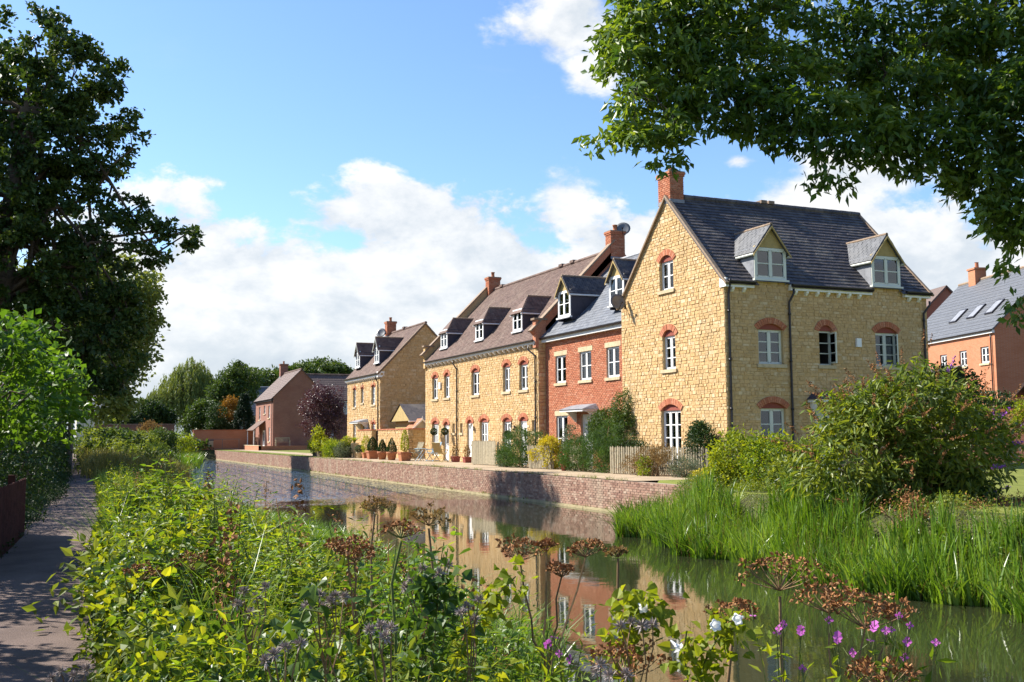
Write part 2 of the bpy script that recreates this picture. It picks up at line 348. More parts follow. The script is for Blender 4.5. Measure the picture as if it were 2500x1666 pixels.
def clip(poly, a, b, c):                               # keep a*u + b*v <= c
    out = []
    for i, p in enumerate(poly):
        q = poly[(i + 1) % len(poly)]; dp, dq = a * p[0] + b * p[1] - c, a * q[0] + b * q[1] - c
        if dp <= 0: out.append(p)
        if (dp < 0) != (dq < 0) and dp != dq and dp * dq < 0: t = dp / (dp - dq); out.append((p[0] + t * (q[0] - p[0]), p[1] + t * (q[1] - p[1])))
    return out
def clip_convex(poly, outline):
    for i, p in enumerate(outline):
        q = outline[(i + 1) % len(outline)]; a, b = q[1] - p[1], -(q[0] - p[0]); poly = clip(poly, a, b, a * p[0] + b * p[1])
        if len(poly) < 3: return []
    return poly
def wall(name, fr, outline, holes, mat, parent, depth=.16):
    """wall sheet with window openings and their reveals; outline is convex, counter-clockwise"""
    us = sorted({min(p[0] for p in outline), max(p[0] for p in outline), *[h for q in holes for h in q[:2]]})
    vs = sorted({min(p[1] for p in outline), max(p[1] for p in outline), *[h for q in holes for h in q[2:4]]})
    mb = MB()
    for i in range(len(us) - 1):
        for j in range(len(vs) - 1):
            uc, vc = (us[i] + us[i + 1]) / 2, (vs[j] + vs[j + 1]) / 2
            if any(h[0] < uc < h[1] and h[2] < vc < h[3] for h in holes): continue
            P = clip_convex([(us[i], vs[j]), (us[i + 1], vs[j]), (us[i + 1], vs[j + 1]), (us[i], vs[j + 1])], outline)
            if len(P) >= 3: mb.quad(*[fr.p(u, v, 0) for u, v in P])
    for (a, b, c, d) in [h[:4] for h in holes]:
        for (p, q) in (((a, c), (a, d)), ((a, d), (b, d)), ((b, d), (b, c)), ((b, c), (a, c))):
            mb.quad(fr.p(*p, 0), fr.p(*q, 0), fr.p(*q, -depth), fr.p(*p, -depth))
    return mb.build(name, mat, parent)

# ------------------------------------------------------------------ coursed pieces: stones, bricks, tiles
def piece_template(seed, inset=.07, jit=.25):
    r = np.random.default_rng(seed); i = inset
    b = A3([0, 0], [1, 0], [1, 1], [0, 1]) if False else np.array([[0, 0], [1, 0], [1, 1], [0, 1]], float)
    f = np.array([[i, i], [1 - i, i], [1 - i, 1 - i], [i, 1 - i]]) + r.uniform(-i * .5, i * .5, (4, 2))
    V = np.zeros((8, 3)); V[:4, :2] = b; V[:4, 2] = 0; V[4:, :2] = f; V[4:, 2] = 1 - jit * r.random(4); return V
PF = [(4, 5, 6, 7), (0, 1, 5, 4), (1, 2, 6, 5), (2, 3, 7, 6), (3, 0, 4, 7)]
_T = {}
def templates(kind, inset, jit, mat):
    key = (kind, inset, jit, mat)
    if key not in _T:
        Vs = [piece_template(s, inset, jit) for s in range(8)]
        _T[key] = (Vs, [raw_mesh(kind, v, PF, mat) for v in Vs])
    return _T[key]
def lay(name, fr, rects, mat, parent, n0, n1, inset=.07, jit=.3, single=0, rank=None, stuff_name=None, dj=.3):
    """rects (u, v, w, h) on the wall frame; the first `single` by rank become objects of their own, the others one part"""
    Vs, Ms = templates(name, inset, jit, mat); rects = list(rects)
    if rank is not None: rects.sort(key=rank)
    r = np.random.default_rng(len(rects))
    for q, (u, v, w_, h_) in enumerate(rects[:single]):
        place(name, Ms[q % 8], fr.mat(u, v, n0, w_, h_, (n1 - n0) * (1 + dj * (r.random() - .5) * 2)), parent)
    rest = np.array(rects[single:], float)
    if len(rest):
        T = np.stack(Vs)[r.integers(0, 8, len(rest))]
        u = rest[:, None, 0] + T[:, :, 0] * rest[:, None, 2]; v = rest[:, None, 1] + T[:, :, 1] * rest[:, None, 3]
        n = n0 + T[:, :, 2] * ((n1 - n0) * (1 + dj * (r.random(len(rest)) - .5) * 2))[:, None]
        W = fr.o + u[..., None] * fr.U + v[..., None] * fr.V + n[..., None] * fr.N
        F = (np.array(PF)[None] + (np.arange(len(rest)) * 8)[:, None, None]).reshape(-1, 4)
        tag(obj(stuff_name or name + '_courses', W.reshape(-1, 3), F, mat, parent), kind='stuff')
def row_range(outline, v):                             # extent of a convex outline at height v
    xs = []
    for i, p in enumerate(outline):
        q = outline[(i + 1) % len(outline)]
        if (p[1] - v) * (q[1] - v) <= 0 and p[1] != q[1]: t = (v - p[1]) / (q[1] - p[1]); xs.append(p[0] + t * (q[0] - p[0]))
    return (min(xs), max(xs)) if len(xs) > 1 else None
def arch_half(ar, v):                                  # half width of an arch's outer edge at height v: ar = (uc, half, spring, rise, ring)
    uc, hw, vs_, rise, ring = ar; rad = (hw * hw + rise * rise) / (2 * rise); cv = vs_ + rise - rad; Ro = rad + ring
    y = v - cv
    return math.sqrt(Ro * Ro - y * y) if abs(y) < Ro else 0
def free_spans(outline, v0, v1, holes, arches):
    a, b = row_range(outline, v0 + 1e-4), row_range(outline, v1 - 1e-4)
    if not a or not b: return []
    spans = [(max(a[0], b[0]), min(a[1], b[1]))]; cut = []
    for h in holes:
        if h[2] < v1 - .01 and h[3] > v0 + .01: cut.append((h[0], h[1]))
    for ar in arches:
        if v1 > ar[2] + .03 and v0 < ar[2] + ar[3] + ar[4]:
            hw = arch_half(ar, max(v0, ar[2] + .03)); cut.append((ar[0] - hw - .01, ar[0] + hw + .01)) if hw > 0 else None
    for c in cut:
        ns = []
        for s in spans:
            if c[1] <= s[0] or c[0] >= s[1]: ns.append(s)
            else:
                if c[0] - s[0] > .04: ns.append((s[0], c[0]))
                if s[1] - c[1] > .04: ns.append((c[1], s[1]))
        spans = ns
    return spans
def rubble(outline, holes, arches, seed=1, hs=(.10, .17), ws=(.16, .44), gap=.007):
    r = random.Random(seed); out = []; v = min(p[1] for p in outline); top = max(p[1] for p in outline)
    while v < top - .05:
        h_ = min(r.uniform(*hs), top - v)
        for a, b in free_spans(outline, v, v + h_, holes, arches):
            u = a
            while u < b - 1e-3:
                w_ = r.uniform(*ws) * (1.0 if r.random() < .8 else .65)
                if b - u - w_ < .12: w_ = b - u
                if r.random() < .22 and w_ > .2 and h_ > .13:          # two thin stones
                    k = r.uniform(.4, .6); out.append((u + gap / 2, v + gap / 2, w_ - gap, h_ * k - gap)); out.append((u + gap / 2, v + h_ * k + gap / 2, w_ - gap, h_ * (1 - k) - gap))
                else: out.append((u + gap / 2, v + gap / 2 + r.uniform(-.006, .006), w_ - gap, h_ - gap))
                u += w_
        v += h_
    return out
def bond(outline, holes, arches, bw=.225, bh=.075, gap=.01, off=.5, seed=2):
    out = []; v = min(p[1] for p in outline); top = max(p[1] for p in outline); k = 0
    while v < top - bh * .4:
        for a, b in free_spans(outline, v, min(v + bh, top), holes, arches):
            u = math.floor((a - (k % 2) * bw * off) / bw) * bw + (k % 2) * bw * off
            while u < b:
                s, e = max(u, a), min(u + bw, b)
                if e - s > .03: out.append((s + gap / 2, v + gap / 2, e - s - gap, min(bh, top - v) - gap))
                u += bw
        v += bh; k += 1
    return out
# ------------------------------------------------------------------ house parts
def arch(fr, ar, parent, single=False, nb=None):
    """brick arch over an opening: dark infill panel, ring of bricks on edge"""
    uc, hw, vs_, rise, ring = ar; rad = (hw * hw + rise * rise) / (2 * rise); cv = vs_ + rise - rad; th = math.asin(min(1, hw / rad))
    pts = [(uc - rad * math.sin(th - 2 * th * i / 12), cv + rad * math.cos(th - 2 * th * i / 12)) for i in range(13)]
    a = MB().prism(fr, pts, -.09, -.05).build('arch', 'brick_dark', parent)
    # soffit under the ring, joining it to the recessed panel
    nb = nb or max(9, int((rad + ring / 2) * 2 * th / .082)); mb = MB(); th2 = th * 1.06
    for i in range(nb):
        t0, t1 = -th2 + 2 * th2 * (i + .07) / nb, -th2 + 2 * th2 * (i + .93) / nb; j = random.uniform(-.008, .008)
        q = [(uc + r_ * math.sin(t), cv + r_ * math.cos(t)) for r_, t in ((rad, t0), (rad, t1), (rad + ring, t1), (rad + ring, t0))]
        if single: MB().prism(fr, q, -.10, .034 + j).build('brick', 'brick', a)
        else: mb.prism(fr, q, -.10, .034 + j)
    if not single: mb.build('brick_ring', 'brick', a)
    q = [(uc + r_ * math.sin(t), cv + r_ * math.cos(t)) for r_, ts in ((rad + .006, range(13)), (rad + ring - .008, range(12, -1, -1))) for t in [-th2 + 2 * th2 * i / 12 for i in ts]]
    MB().prism(fr, q, -.09, .012).build('mortar', 'brick_mortar', a)
    return a
def window(fr, u0, u1, v0, v1, parent, cols=2, rows=2, frame='white_paint', rec=-.10, sill=None, curtain=0, open_leaf=0, heavy=.055, name='window', room=True):
    """casement window set in an opening: outer frame, mullions, glazing bars, a pane in every light, stone sill, room behind"""
    mb = MB(); t = heavy; d0, d1 = rec - .05, rec + .015
    for q in ((u0, u1, v0, v0 + t), (u0, u1, v1 - t, v1), (u0, u0 + t, v0 + t, v1 - t), (u1 - t, u1, v0 + t, v1 - t)): mb.box(fr, *q, d0, d1)
    iu0, iu1, iv0, iv1 = u0 + t, u1 - t, v0 + t, v1 - t; cw = (iu1 - iu0) / cols; rh = (iv1 - iv0) / rows
    for c in range(1, cols): mb.box(fr, iu0 + c * cw - .036, iu0 + c * cw + .036, iv0, iv1, d0 + .006, d1 + .006)
    for c in range(cols):
        for r_ in range(1, rows): mb.box(fr, iu0 + c * cw + .02, iu0 + (c + 1) * cw - .02, iv0 + r_ * rh - .017, iv0 + r_ * rh + .017, d0 + .012, d1 - .006)
        if open_leaf != 1 or c:                        # sash stiles
            a, b = iu0 + c * cw + (.036 if c else 0), iu0 + (c + 1) * cw - (.036 if c < cols - 1 else 0)
            for q in ((a, a + .03, iv0, iv1), (b - .03, b, iv0, iv1), (a, b, iv0, iv0 + .03), (a, b, iv1 - .03, iv1)): mb.box(fr, *q, d0 + .009, d1 + .003)
    wn = mb.build(name, frame, parent)
    for c in range(cols):
        if open_leaf == 1 and c == 0: continue
        for r_ in range(rows):
            MB().box(fr, iu0 + c * cw + .012, iu0 + (c + 1) * cw - .012, iv0 + r_ * rh + .008, iv0 + (r_ + 1) * rh - .008, rec - .021, rec - .015).build('pane', 'glass', wn)
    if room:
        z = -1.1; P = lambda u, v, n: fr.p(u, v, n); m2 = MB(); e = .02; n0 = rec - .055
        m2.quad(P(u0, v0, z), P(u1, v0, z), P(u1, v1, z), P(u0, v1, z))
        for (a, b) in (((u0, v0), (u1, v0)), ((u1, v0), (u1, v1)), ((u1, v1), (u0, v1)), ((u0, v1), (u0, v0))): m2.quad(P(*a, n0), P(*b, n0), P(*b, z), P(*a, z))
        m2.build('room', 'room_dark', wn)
    if curtain:
        for (a, b) in ((iu0, iu0 + (iu1 - iu0) * curtain), (iu1 - (iu1 - iu0) * curtain, iu1)):
            k = 9; V = [fr.p(a + (b - a) * i / k, v, rec - .14 - .025 * (i % 2)) for v in (iv0, iv1) for i in range(k + 1)]
            obj('curtain', V, [(i, i + 1, k + 2 + i, k + 1 + i) for i in range(k)], 'curtain', wn)
    if sill:
        MB().box(fr, u0 - .09, u1 + .09, v0 - .12, v0, -.12, .07).build('sill', sill, wn)
    return wn
def door(fr, u0, u1, v0, v1, parent, rec=-.10, mat='white_paint', light='tall'):
    mb = MB(); t = .06
    for q in ((u0, u0 + t, v0, v1), (u1 - t, u1, v0, v1), (u0 + t, u1 - t, v1 - t, v1)): mb.box(fr, *q, rec - .05, rec + .02)
    d = mb.build('door', mat, parent); a, b, c, e = u0 + t, u1 - t, v0, v1 - t
    lf = MB().box(fr, a + .005, b - .005, c + .02, e - .005, rec - .04, rec - .004)
    m = (a + b) / 2
    for q in ((a + .1, m - .04, c + .15, c + .75), (m + .04, b - .1, c + .15, c + .75)): lf.box(fr, *q, rec - .004, rec + .006)
    lf.build('door_leaf', mat, d)
    if light == 'tall':
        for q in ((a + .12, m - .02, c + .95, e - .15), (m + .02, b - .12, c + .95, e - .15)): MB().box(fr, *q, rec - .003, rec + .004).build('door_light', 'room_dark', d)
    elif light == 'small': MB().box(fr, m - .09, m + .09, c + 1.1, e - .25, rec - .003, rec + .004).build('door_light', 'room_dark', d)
    MB().box(fr, m - .13, m + .13, c + .86, c + .91, rec - .003, rec + .012).build('letter_plate', 'black_metal', d)
    MB().box(fr, b - .1, b - .06, c + .98, c + 1.1, rec - .003, rec + .04).build('door_handle', 'grey_metal', d)
    return d
def gutter(fr, u0, u1, v, n, parent, fascia='white_paint', fh=.2, brackets=0, bstart=None, bgap=.62, depth=.2):
    """fascia board with a dark half-round gutter in front and painted brackets below"""
    f_ = MB().box(fr, u0, u1, v - fh, v - .01, .0, n).build('fascia', fascia, parent)
    th = [math.pi + math.pi * i / 6 for i in range(7)]
    pts = [(n + .062 + .06 * math.cos(t), v - .02 + .06 * math.sin(t)) for t in th] + [(n + .122, v), (n + .002, v)]
    mb = MB(); k = len(pts); V = [fr.p(u, b, a) for u in (u0, u1) for a, b in pts]
    mb.add(V, [tuple(range(k)), tuple(range(k, 2 * k))[::-1]] + [(i, k + i, k + (i + 1) % k, (i + 1) % k) for i in range(k)])
    mb.build('gutter', 'black_metal', parent)
    if brackets:
        u = (u0 + .25) if bstart is None else bstart
        while u < u1 - .1:
            m2 = MB(); q = [(n - .02, v - fh), (.001, v - fh), (.001, v - fh - .15), (.05, v - fh - .15), (n - .02, v - fh - .06)]
            V = [fr.p(uu, b, a) for uu in (u - .045, u + .045) for a, b in q]; k = len(q)
            m2.add(V, [tuple(range(k)), tuple(range(k, 2 * k))[::-1]] + [(i, k + i, k + (i + 1) % k, (i + 1) % k) for i in range(k)]).build('bracket', fascia, parent); u += bgap
def downpipe(fr, u, v0, v1, parent, r=.038, swan=.0, n=.075, hop=0):
    pts = [fr.p(u + hop, v1 + .35, n + swan), fr.p(u + hop, v1 + .2, n + swan), fr.p(u, v1 - .1, n)] if (swan or hop) else [fr.p(u, v1, n)]
    pts += [fr.p(u, v1 - .25, n), fr.p(u, (v0 + v1) / 2, n), fr.p(u, v0 + .1, n), fr.p(u, v0, n + .06)]
    mb = MB().tube(pts, r, 8)
    v = v0 + .6
    while v < v1 - .3: mb.tube([fr.p(u, v - .035, n), fr.p(u, v + .035, n)], r + .013, 8); v += 1.6
    mb.build('downpipe', 'black_metal', parent, True)
def chimney(cx, cy, z0, z1, wx, wy, parent, pots=1, brick=True, single=False, potmat='terracotta', mat='brick', mort='brick_mortar', flash=True):
    c = MB().box(Fr((cx, cy, z0), X1, -Y1), -wx / 2 + .015, wx / 2 - .015, 0, z1 - z0 - .05, -wy / 2 + .015, wy / 2 - .015).build('chimney', mort if brick else mat, parent)
    if brick:
        for fr, L in ((Fr((cx - wx / 2 + .012, cy + wy / 2, z0), -Y1, -X1), wy), (Fr((cx - wx / 2, cy - wy / 2 + .012, z0), X1, -Y1), wx),
                      (Fr((cx + wx / 2 - .012, cy - wy / 2, z0), Y1, X1), wy), (Fr((cx + wx / 2, cy + wy / 2 - .012, z0), -X1, Y1), wx)):
            lay('brick', fr, bond([(0, 0), (L, 0), (L, z1 - z0 - .16), (0, z1 - z0 - .16)], [], [], seed=3), mat, c, 0, .014, .04, .2, single=300 if single and fr.N[0] + fr.N[1] < 0 else 0)
    b = MB()
    for k, (e, a, b_) in enumerate(((.03, .16, .085), (.055, .085, .012))): b.box(Fr((cx, cy, z1), X1, -Y1), -wx / 2 - e, wx / 2 + e, -a, -b_, -wy / 2 - e, wy / 2 + e)
    b.build('corbel', mat, c)
    MB().box(Fr((cx, cy, z1), X1, -Y1), -wx / 2 - .04, wx / 2 + .04, -.011, .03, -wy / 2 - .04, wy / 2 + .04).build('capping', 'ridge_tile', c)
    if flash: MB().box(Fr((cx, cy, z0), X1, -Y1), -wx / 2 - .012, wx / 2 + .012, -.06, .07, -wy / 2 - .012, wy / 2 + .012).build('flashing', 'lead', c)
    for i in range(pots):
        y = cy + (i - (pots - 1) / 2) * .32
        MB().lathe((cx, y, z1 + .02), [(.12, 0), (.115, .06), (.10, .08), (.095, .27), (.12, .28), (.12, .33), (.09, .335)], 12).build('chimney_pot', potmat, c, True)
    return c
def roof(fr_e, length, slope_v, slope_len, mat, parent, gauge=.2, tw=.25, single=0, rank=None, thick=.028, name='roof', base=None, hip=None, slab=.06, cut=None, slab0=0):
    """one roof slope: fr_e.o at the eave's left end, U along it; slope_v unit vector up the slope; tiles lap over each other"""
    U = fr_e.U; Nn = np.cross(U, slope_v); Nn = Nn / np.linalg.norm(Nn)
    if Nn[2] < 0: Nn = -Nn
    sf = Fr(fr_e.o, U, Nn, slope_v); out = hip or [(0, 0), (length, 0), (length, slope_len), (0, slope_len)]
    r_ = MB().prism(sf, clip(out, 0, -1, -slab0) if slab0 else out, -slab, 0).build(name, base or mat, parent)
    rows = int(slope_len / gauge); rects = []; rr = random.Random(int(length * 10))
    for i in range(rows + 1):
        v = i * gauge; a = row_range(out, min(v + .01, slope_len - .001)); b = row_range(out, min(v + gauge, slope_len - .001))
        if not a or not b: continue
        lo, hi = max(a[0], b[0]), min(a[1], b[1]); u = lo - (tw / 2 if i % 2 else 0)
        while u < hi:
            s, e = max(u, lo), min(u + tw, hi)
            if e - s > .03 and not (cut and any(c[0] < (s + e) / 2 < c[1] and v + gauge < c[2] for c in cut)): rects.append((s + .004, v + rr.uniform(-.006, .006), e - s - .008, min(gauge * 1.08, slope_len - v)))
            u += tw
    # tiles: thick at their lower edge
    key = ('tile', mat)
    if key not in _T:
        Vs = []
        for s_ in range(8):
            q = np.random.default_rng(s_ + 50); V = np.array([[0, 0, 0], [1, 0, 0], [1, 1, 0], [0, 1, 0], [0, 0, 1], [1, 0, 1], [1, 1, .12], [0, 1, .12]], float); V[4:6, 2] -= q.random(2) * .28; Vs.append(V)
        _T[key] = (Vs, [raw_mesh('tile', v, PF, mat) for v in Vs])
    Vs, Ms = _T[key]; r = np.random.default_rng(5)
    if rank: rects.sort(key=rank)
    for q, (u, v, w_, h_) in enumerate(rects[:single]): place('tile', Ms[q % 8], sf.mat(u, v, .002, w_, h_, thick), r_)
    rest = np.array(rects[single:], float)
    if len(rest):
        T = np.stack(Vs)[r.integers(0, 8, len(rest))]
        u = rest[:, None, 0] + T[:, :, 0] * rest[:, None, 2]; v = rest[:, None, 1] + T[:, :, 1] * rest[:, None, 3]; n = .002 + T[:, :, 2] * thick
        W = sf.o + u[..., None] * sf.U + v[..., None] * sf.V + n[..., None] * sf.N
        tag(obj('tile_courses', W.reshape(-1, 3), (np.array(PF)[None] + (np.arange(len(rest)) * 8)[:, None, None]).reshape(-1, 4), mat, r_), kind='stuff')
    return r_, sf
def ridge(p, q, parent, mat='ridge_tile', r=.11, seg=.45):
    p, q = np.asarray(p, float), np.asarray(q, float); L = np.linalg.norm(q - p); n = max(1, int(L / seg)); mb = MB()
    for i in range(n):
        a, b = p + (q - p) * (i + .01) / n, p + (q - p) * (i + .995) / n; mb.tube([a, b], [r, r * .94], 8)
    return mb.build('ridge_tiles', mat, parent)
def dormer(fr, uc, wd, v0, ve, vr, tanp, veave, parent, frame='white_paint', cheek='lead', tymp='render_tan', rmat='slate_blue', set_n=0.0, hipback=0, cols=2, rows=2, over=.13, gauge=.16, tw=.22, fh=.09):
    """dormer: fr.n = 0 is the wall plane, the main slope starts at height veave there and climbs inwards with tanp"""
    hw = wd / 2; back = lambda v: -(v - veave) / tanp      # n where the main roof reaches height v
    mb = MB(); nf = set_n
    for s in (-1, 1):                                  # cheeks, as thick boards
        u = uc + s * hw
        pts = [fr.p(u, v0 - .15, nf - .02), fr.p(u, ve, nf - .02), fr.p(u, ve, back(ve) - .1), fr.p(u, v0 - .15, back(v0 - .15) - .1)]
        mb.slab([p for p in pts] if s > 0 else pts[::-1], .05)
    mb.box(fr, uc - hw + .05, uc + hw - .05, v0 - .1, ve, -.9 + nf, -.85 + nf)
    d = mb.build('dormer', cheek, parent)
    wn = window(fr.at(0, 0, nf), uc - hw - .04, uc + hw + .04, v0, ve, d, cols, rows, frame, rec=.0, heavy=.085, name='window_frame', room=False)
    for ch in list(wn.children): ch.parent = d
    MB().box(fr, uc - hw - .1, uc + hw + .1, v0 - .06, v0, nf - .05, nf + .09).build('sill', frame, d)
    MB().quad(*[fr.p(uc + a, v0 - .19, nf + b) for a, b in ((-hw - .1, .02), (-hw - .1, .2 + 0), (hw + .1, .2), (hw + .1, .02))][::-1]) if False else None
    rise = vr - ve; ov = over; eo = .16; sl = rise / hw
    ns, pr = back(vr) - .12, nf + ov
    drop = eo * sl
    rt = MB(); hb = hipback
    for s in (-1, 1):
        e0, e1 = fr.p(uc + s * (hw + eo), ve - drop, pr), fr.p(uc + s * (hw + eo), ve - drop, back(ve - drop) - .05)
        r0, r1 = fr.p(uc, vr, pr - hb), fr.p(uc, vr, ns)
        L = np.linalg.norm(r0 - e0)
        P = [e0, e1, r1, r0] if s > 0 else [e0, r0, r1, e1]
        rt.slab(P, .05)
    if hb: rt.slab([fr.p(uc - hw - eo, ve - drop, pr), fr.p(uc + hw + eo, ve - drop, pr), fr.p(uc, vr, pr - hb)], .05)
    rf = rt.build('dormer_roof', rmat, d)
    # slates on both sides
    for s in (-1, 1):
        e0 = fr.p(uc + s * (hw + eo), ve - drop, pr); up = fr.p(uc, vr, pr) - e0; sl_len = np.linalg.norm(up); up = up / sl_len
        Ldir = -fr.N if s > 0 else fr.N; depth_e = pr - (back(ve - drop) - .05); depth_r = pr - ns
        nrm = np.cross(fr.N, up); nrm *= np.sign(nrm[2])
        q = Fr(e0 + nrm * .004, -fr.N, nrm, up)
        out_ = [(0, 0), (depth_e, 0), (depth_r, sl_len), (hb, sl_len)]
        if q.N @ np.cross(q.U, q.V) < 0: pass
        rects = []; i = 0
        while i * gauge < sl_len - .02:
            v = i * gauge; a = row_range(out_, v + .004); b = row_range(out_, min(v + gauge, sl_len) - .004)
            if a and b:
                lo, hi = max(a[0], b[0]), max(a[1], b[1]); u = lo - (tw / 2 if i % 2 else 0)
                while u < hi:
                    s0, e_ = max(u, lo), min(u + tw, hi)
                    if e_ - s0 > .03: rects.append((s0 + .004, v, e_ - s0 - .008, min(gauge * 1.05, sl_len - v)))
                    u += tw
            i += 1
        lay('slate', q, rects, rmat, rf, 0, .018, .02, .5)
    if hb == 0:
        MB().prism(fr, [(uc - hw - .02, ve + .01), (uc + hw + .02, ve + .01), (uc, vr - .07)], nf - .08, nf + .01).build('gable_panel', tymp, d)
        for s in (-1, 1):                              # barge boards
            pts = [fr.p(uc + s * (hw + eo), ve - drop - .05, pr + .002), fr.p(uc, vr - .05, pr + .002), fr.p(uc, vr - .13, pr + .002), fr.p(uc + s * (hw + eo), ve - drop - .11, pr + .002)]
            MB().slab(pts if s < 0 else pts[::-1], .03).build('barge_board', frame if frame == 'white_paint' and tymp == 'white_paint' else tymp, d)
    for s in (-1, 1):
        e0 = fr.p(uc + s * (hw + eo - .02), ve - drop - .05, pr - .02); e1 = fr.p(uc + s * (hw + eo - .02), ve - drop - .05, back(ve - drop) + .0)
        MB().tube([e0, e1], .04, 6).build('eaves_board', frame, d)
    ridge(fr.p(uc, vr + .0, pr - hb), fr.p(uc, vr + .0, ns), d, 'ridge_tile', .06, .3)
    MB().quad(fr.p(uc - hw - .12, v0 - .1, nf + .12), fr.p(uc + hw + .12, v0 - .1, nf + .12), fr.p(uc + hw + .12, v0 - .06, nf), fr.p(uc - hw - .12, v0 - .06, nf)).build('apron', 'lead', d)
    return d
def canopy(fr, u0, u1, v, parent, depth=.75, mat='lead'):
    c = MB().box(fr, u0, u1, v - .07, v + .02, 0, depth).build('door_canopy', 'white_paint', parent)
    V = [fr.p(u0 - .05, v + .021, depth + .04), fr.p(u1 + .05, v + .021, depth + .04), fr.p(u1 + .05, v + .021, .002), fr.p(u0 - .05, v + .021, .002), fr.p(u0 + .2, v + .2, .3), fr.p(u1 - .2, v + .2, .3), fr.p(u1 - .2, v + .25, .002), fr.p(u0 + .2, v + .25, .002)]
    MB().add(V, [(0, 1, 5, 4), (1, 2, 6, 5), (4, 5, 6, 7), (3, 0, 4, 7), (3, 2, 1, 0), (2, 3, 7, 6)]).build('canopy_roof', mat, c)
    for u in (u0 + .1, u1 - .16):
        q = [(0, v - .07), (depth * .7, v - .07), (depth * .55, v - .13), (.06, v - .5), (0, v - .5)]; k = len(q)
        W_ = [fr.p(uu, b, a) for uu in (u, u + .07) for a, b in q]
        MB().add(W_, [tuple(range(k)), tuple(range(k, 2 * k))[::-1]] + [(i, k + i, k + (i + 1) % k, (i + 1) % k) for i in range(k)]).build('canopy_bracket', 'white_paint', c)
    return c
def dish(c, aim, r, label, loc):
    """satellite dish on a bracket"""
    t = thing('satellite_dish', label, 'satellite dish', loc); c = A3(*c); a = A3(*aim); a /= np.linalg.norm(a)
    u = np.cross(a, Z1); u /= np.linalg.norm(u); v = np.cross(u, a); k = 18; mb = MB()
    rings = [(0, -.0), (.35, .012), (.7, .055), (1, .12)]
    V = [c + r * q * (math.cos(2 * math.pi * i / k) * u + math.sin(2 * math.pi * i / k) * v) + a * h_ * r * 1.2 for q, h_ in rings for i in range(k)]
    F = [(j * k + i, j * k + (i + 1) % k, (j + 1) * k + (i + 1) % k, (j + 1) * k + i) for j in range(3) for i in range(k)]
    V2 = [p - a * .012 for p in V]; n = len(V)
    mb.add(V + V2, F + [tuple(n + x for x in f[::-1]) for f in F] + [(3 * k + i, 3 * k + (i + 1) % k, n + 3 * k + (i + 1) % k, n + 3 * k + i) for i in range(k)])
    mb.build('reflector', 'grey_metal', t, True)
    tip = c + a * r * 1.05 - v * r * .55
    MB().tube([c - v * r, tip], .014, 6).tube([tip - a * .05, tip + a * .06], .035, 8).build('feed_arm', 'black_metal', t)
    loc = A3(*loc); MB().tube([c - a * .02, c - a * .1 - Z1 * .1, (c + loc) / 2 - a * .06, loc], .022, 6).box(Fr(loc, u, a), -.06, .06, -.1, .1, -.01, .01).build('bracket', 'black_metal', t)
    return t
# ------------------------------------------------------------------ ground, water, paths
XL = lambda y: np.interp(y, [-30, 5, 8.3, 11, 14.6, 17, 22.9, 28, 33, 36, 45, 56, 70, 90, 112, 120], [3.6, 4.0, 4.2, 4.2, 4.8, 5.1, 5.7, 5.4, 5.2, 5.0, 5.4, 6.6, 7.8, 9.8, 13.2, 15.9])
XR = lambda y: np.interp(y, [-30, 8, 12, 14, 18, 22, 24, 25.6, 27, 27.5], [12.2, 11.6, 11.4, 11.3, 11.8, 12.6, 13.9, 15.3, 15.95, 15.99])
PL = lambda y: np.interp(y, [-20, 6, 12, 15, 20, 32, 54, 88, 120], [-1.5, -1.3, -1.0, -.65, -.4, .28, .72, 1.1, 1.4])
PR = lambda y: np.interp(y, [-20, 6, 10, 15, 22, 34, 54, 88, 120], [.1, .05, .08, .33, .62, 1.0, 1.55, 2.1, 2.6])
def sstep(t): t = np.clip(t, 0, 1); return t * t * (3 - 2 * t)
def gz(x, y):
    """height of the land"""
    x, y = np.asarray(x, float), np.asarray(y, float)
    xl, xr, pr = XL(y), XR(y), PR(y) + .5
    left = .78 - .02 * 0 - (.78 + .25) * sstep((x - pr) / np.maximum(xl + .25 - pr, .5)) ** 1.3
    end = sstep((y - 113) / 6)
    chan = -.7 + 1.7 * end
    z = np.where(x < xl, np.maximum(left, chan), chan)
    rb = -.35 + 1.45 * sstep((x - xr) / 2.2)
    quay = np.where(x > 16.02, .985, -.7)
    t = sstep((y - 26.3) / .9); right = np.where(x > xr, rb, -.7) * (1 - t) + np.maximum(quay, chan) * t
    z = np.where(x > np.maximum(xl, 8.5 - 20 * 0), np.maximum(z, right) if True else right, z)
    lawn = sstep((x - 20) / 8) * .15 * (1 - sstep((y - 27) / 2))
    return z + np.where(x > 16, lawn, 0)
xs = np.unique(np.concatenate([[-900, -400, -150, -60, -25, -12], np.arange(-6, 18.01, .4), [15.9, 15.98, 16.06], np.arange(18, 40, 1.5), [45, 60, 100, 200, 450, 1000]]))
ys = np.unique(np.concatenate([[-300, -80, -30], np.arange(-12, 130, 1.0), [150, 200, 350, 700, 1500]]))
GX, GY = np.meshgrid(xs, ys); GZ = gz(GX, GY) + np.where((GX < 15) | (GY < 25), .02 * np.sin(GX * 3.1 + GY * 1.7) * np.cos(GY * 2.3), 0)
nx, ny = len(xs), len(ys); I = np.arange(nx * ny).reshape(ny, nx)
F = np.stack([I[:-1, :-1], I[:-1, 1:], I[1:, 1:], I[1:, :-1]], -1).reshape(-1, 4)
tag(obj('ground', np.stack([GX, GY, GZ], -1).reshape(-1, 3), F, 'soil', smooth=True), kind='structure')
tag(obj('canal_water', [(-1, -40, 0), (17, -40, 0), (17, 26.5, 0), (15.95, 26.5, 0), (15.95, 121, 0), (-1, 121, 0)], [(0, 1, 2, 3, 4, 5)], 'canal_water'), kind='structure')
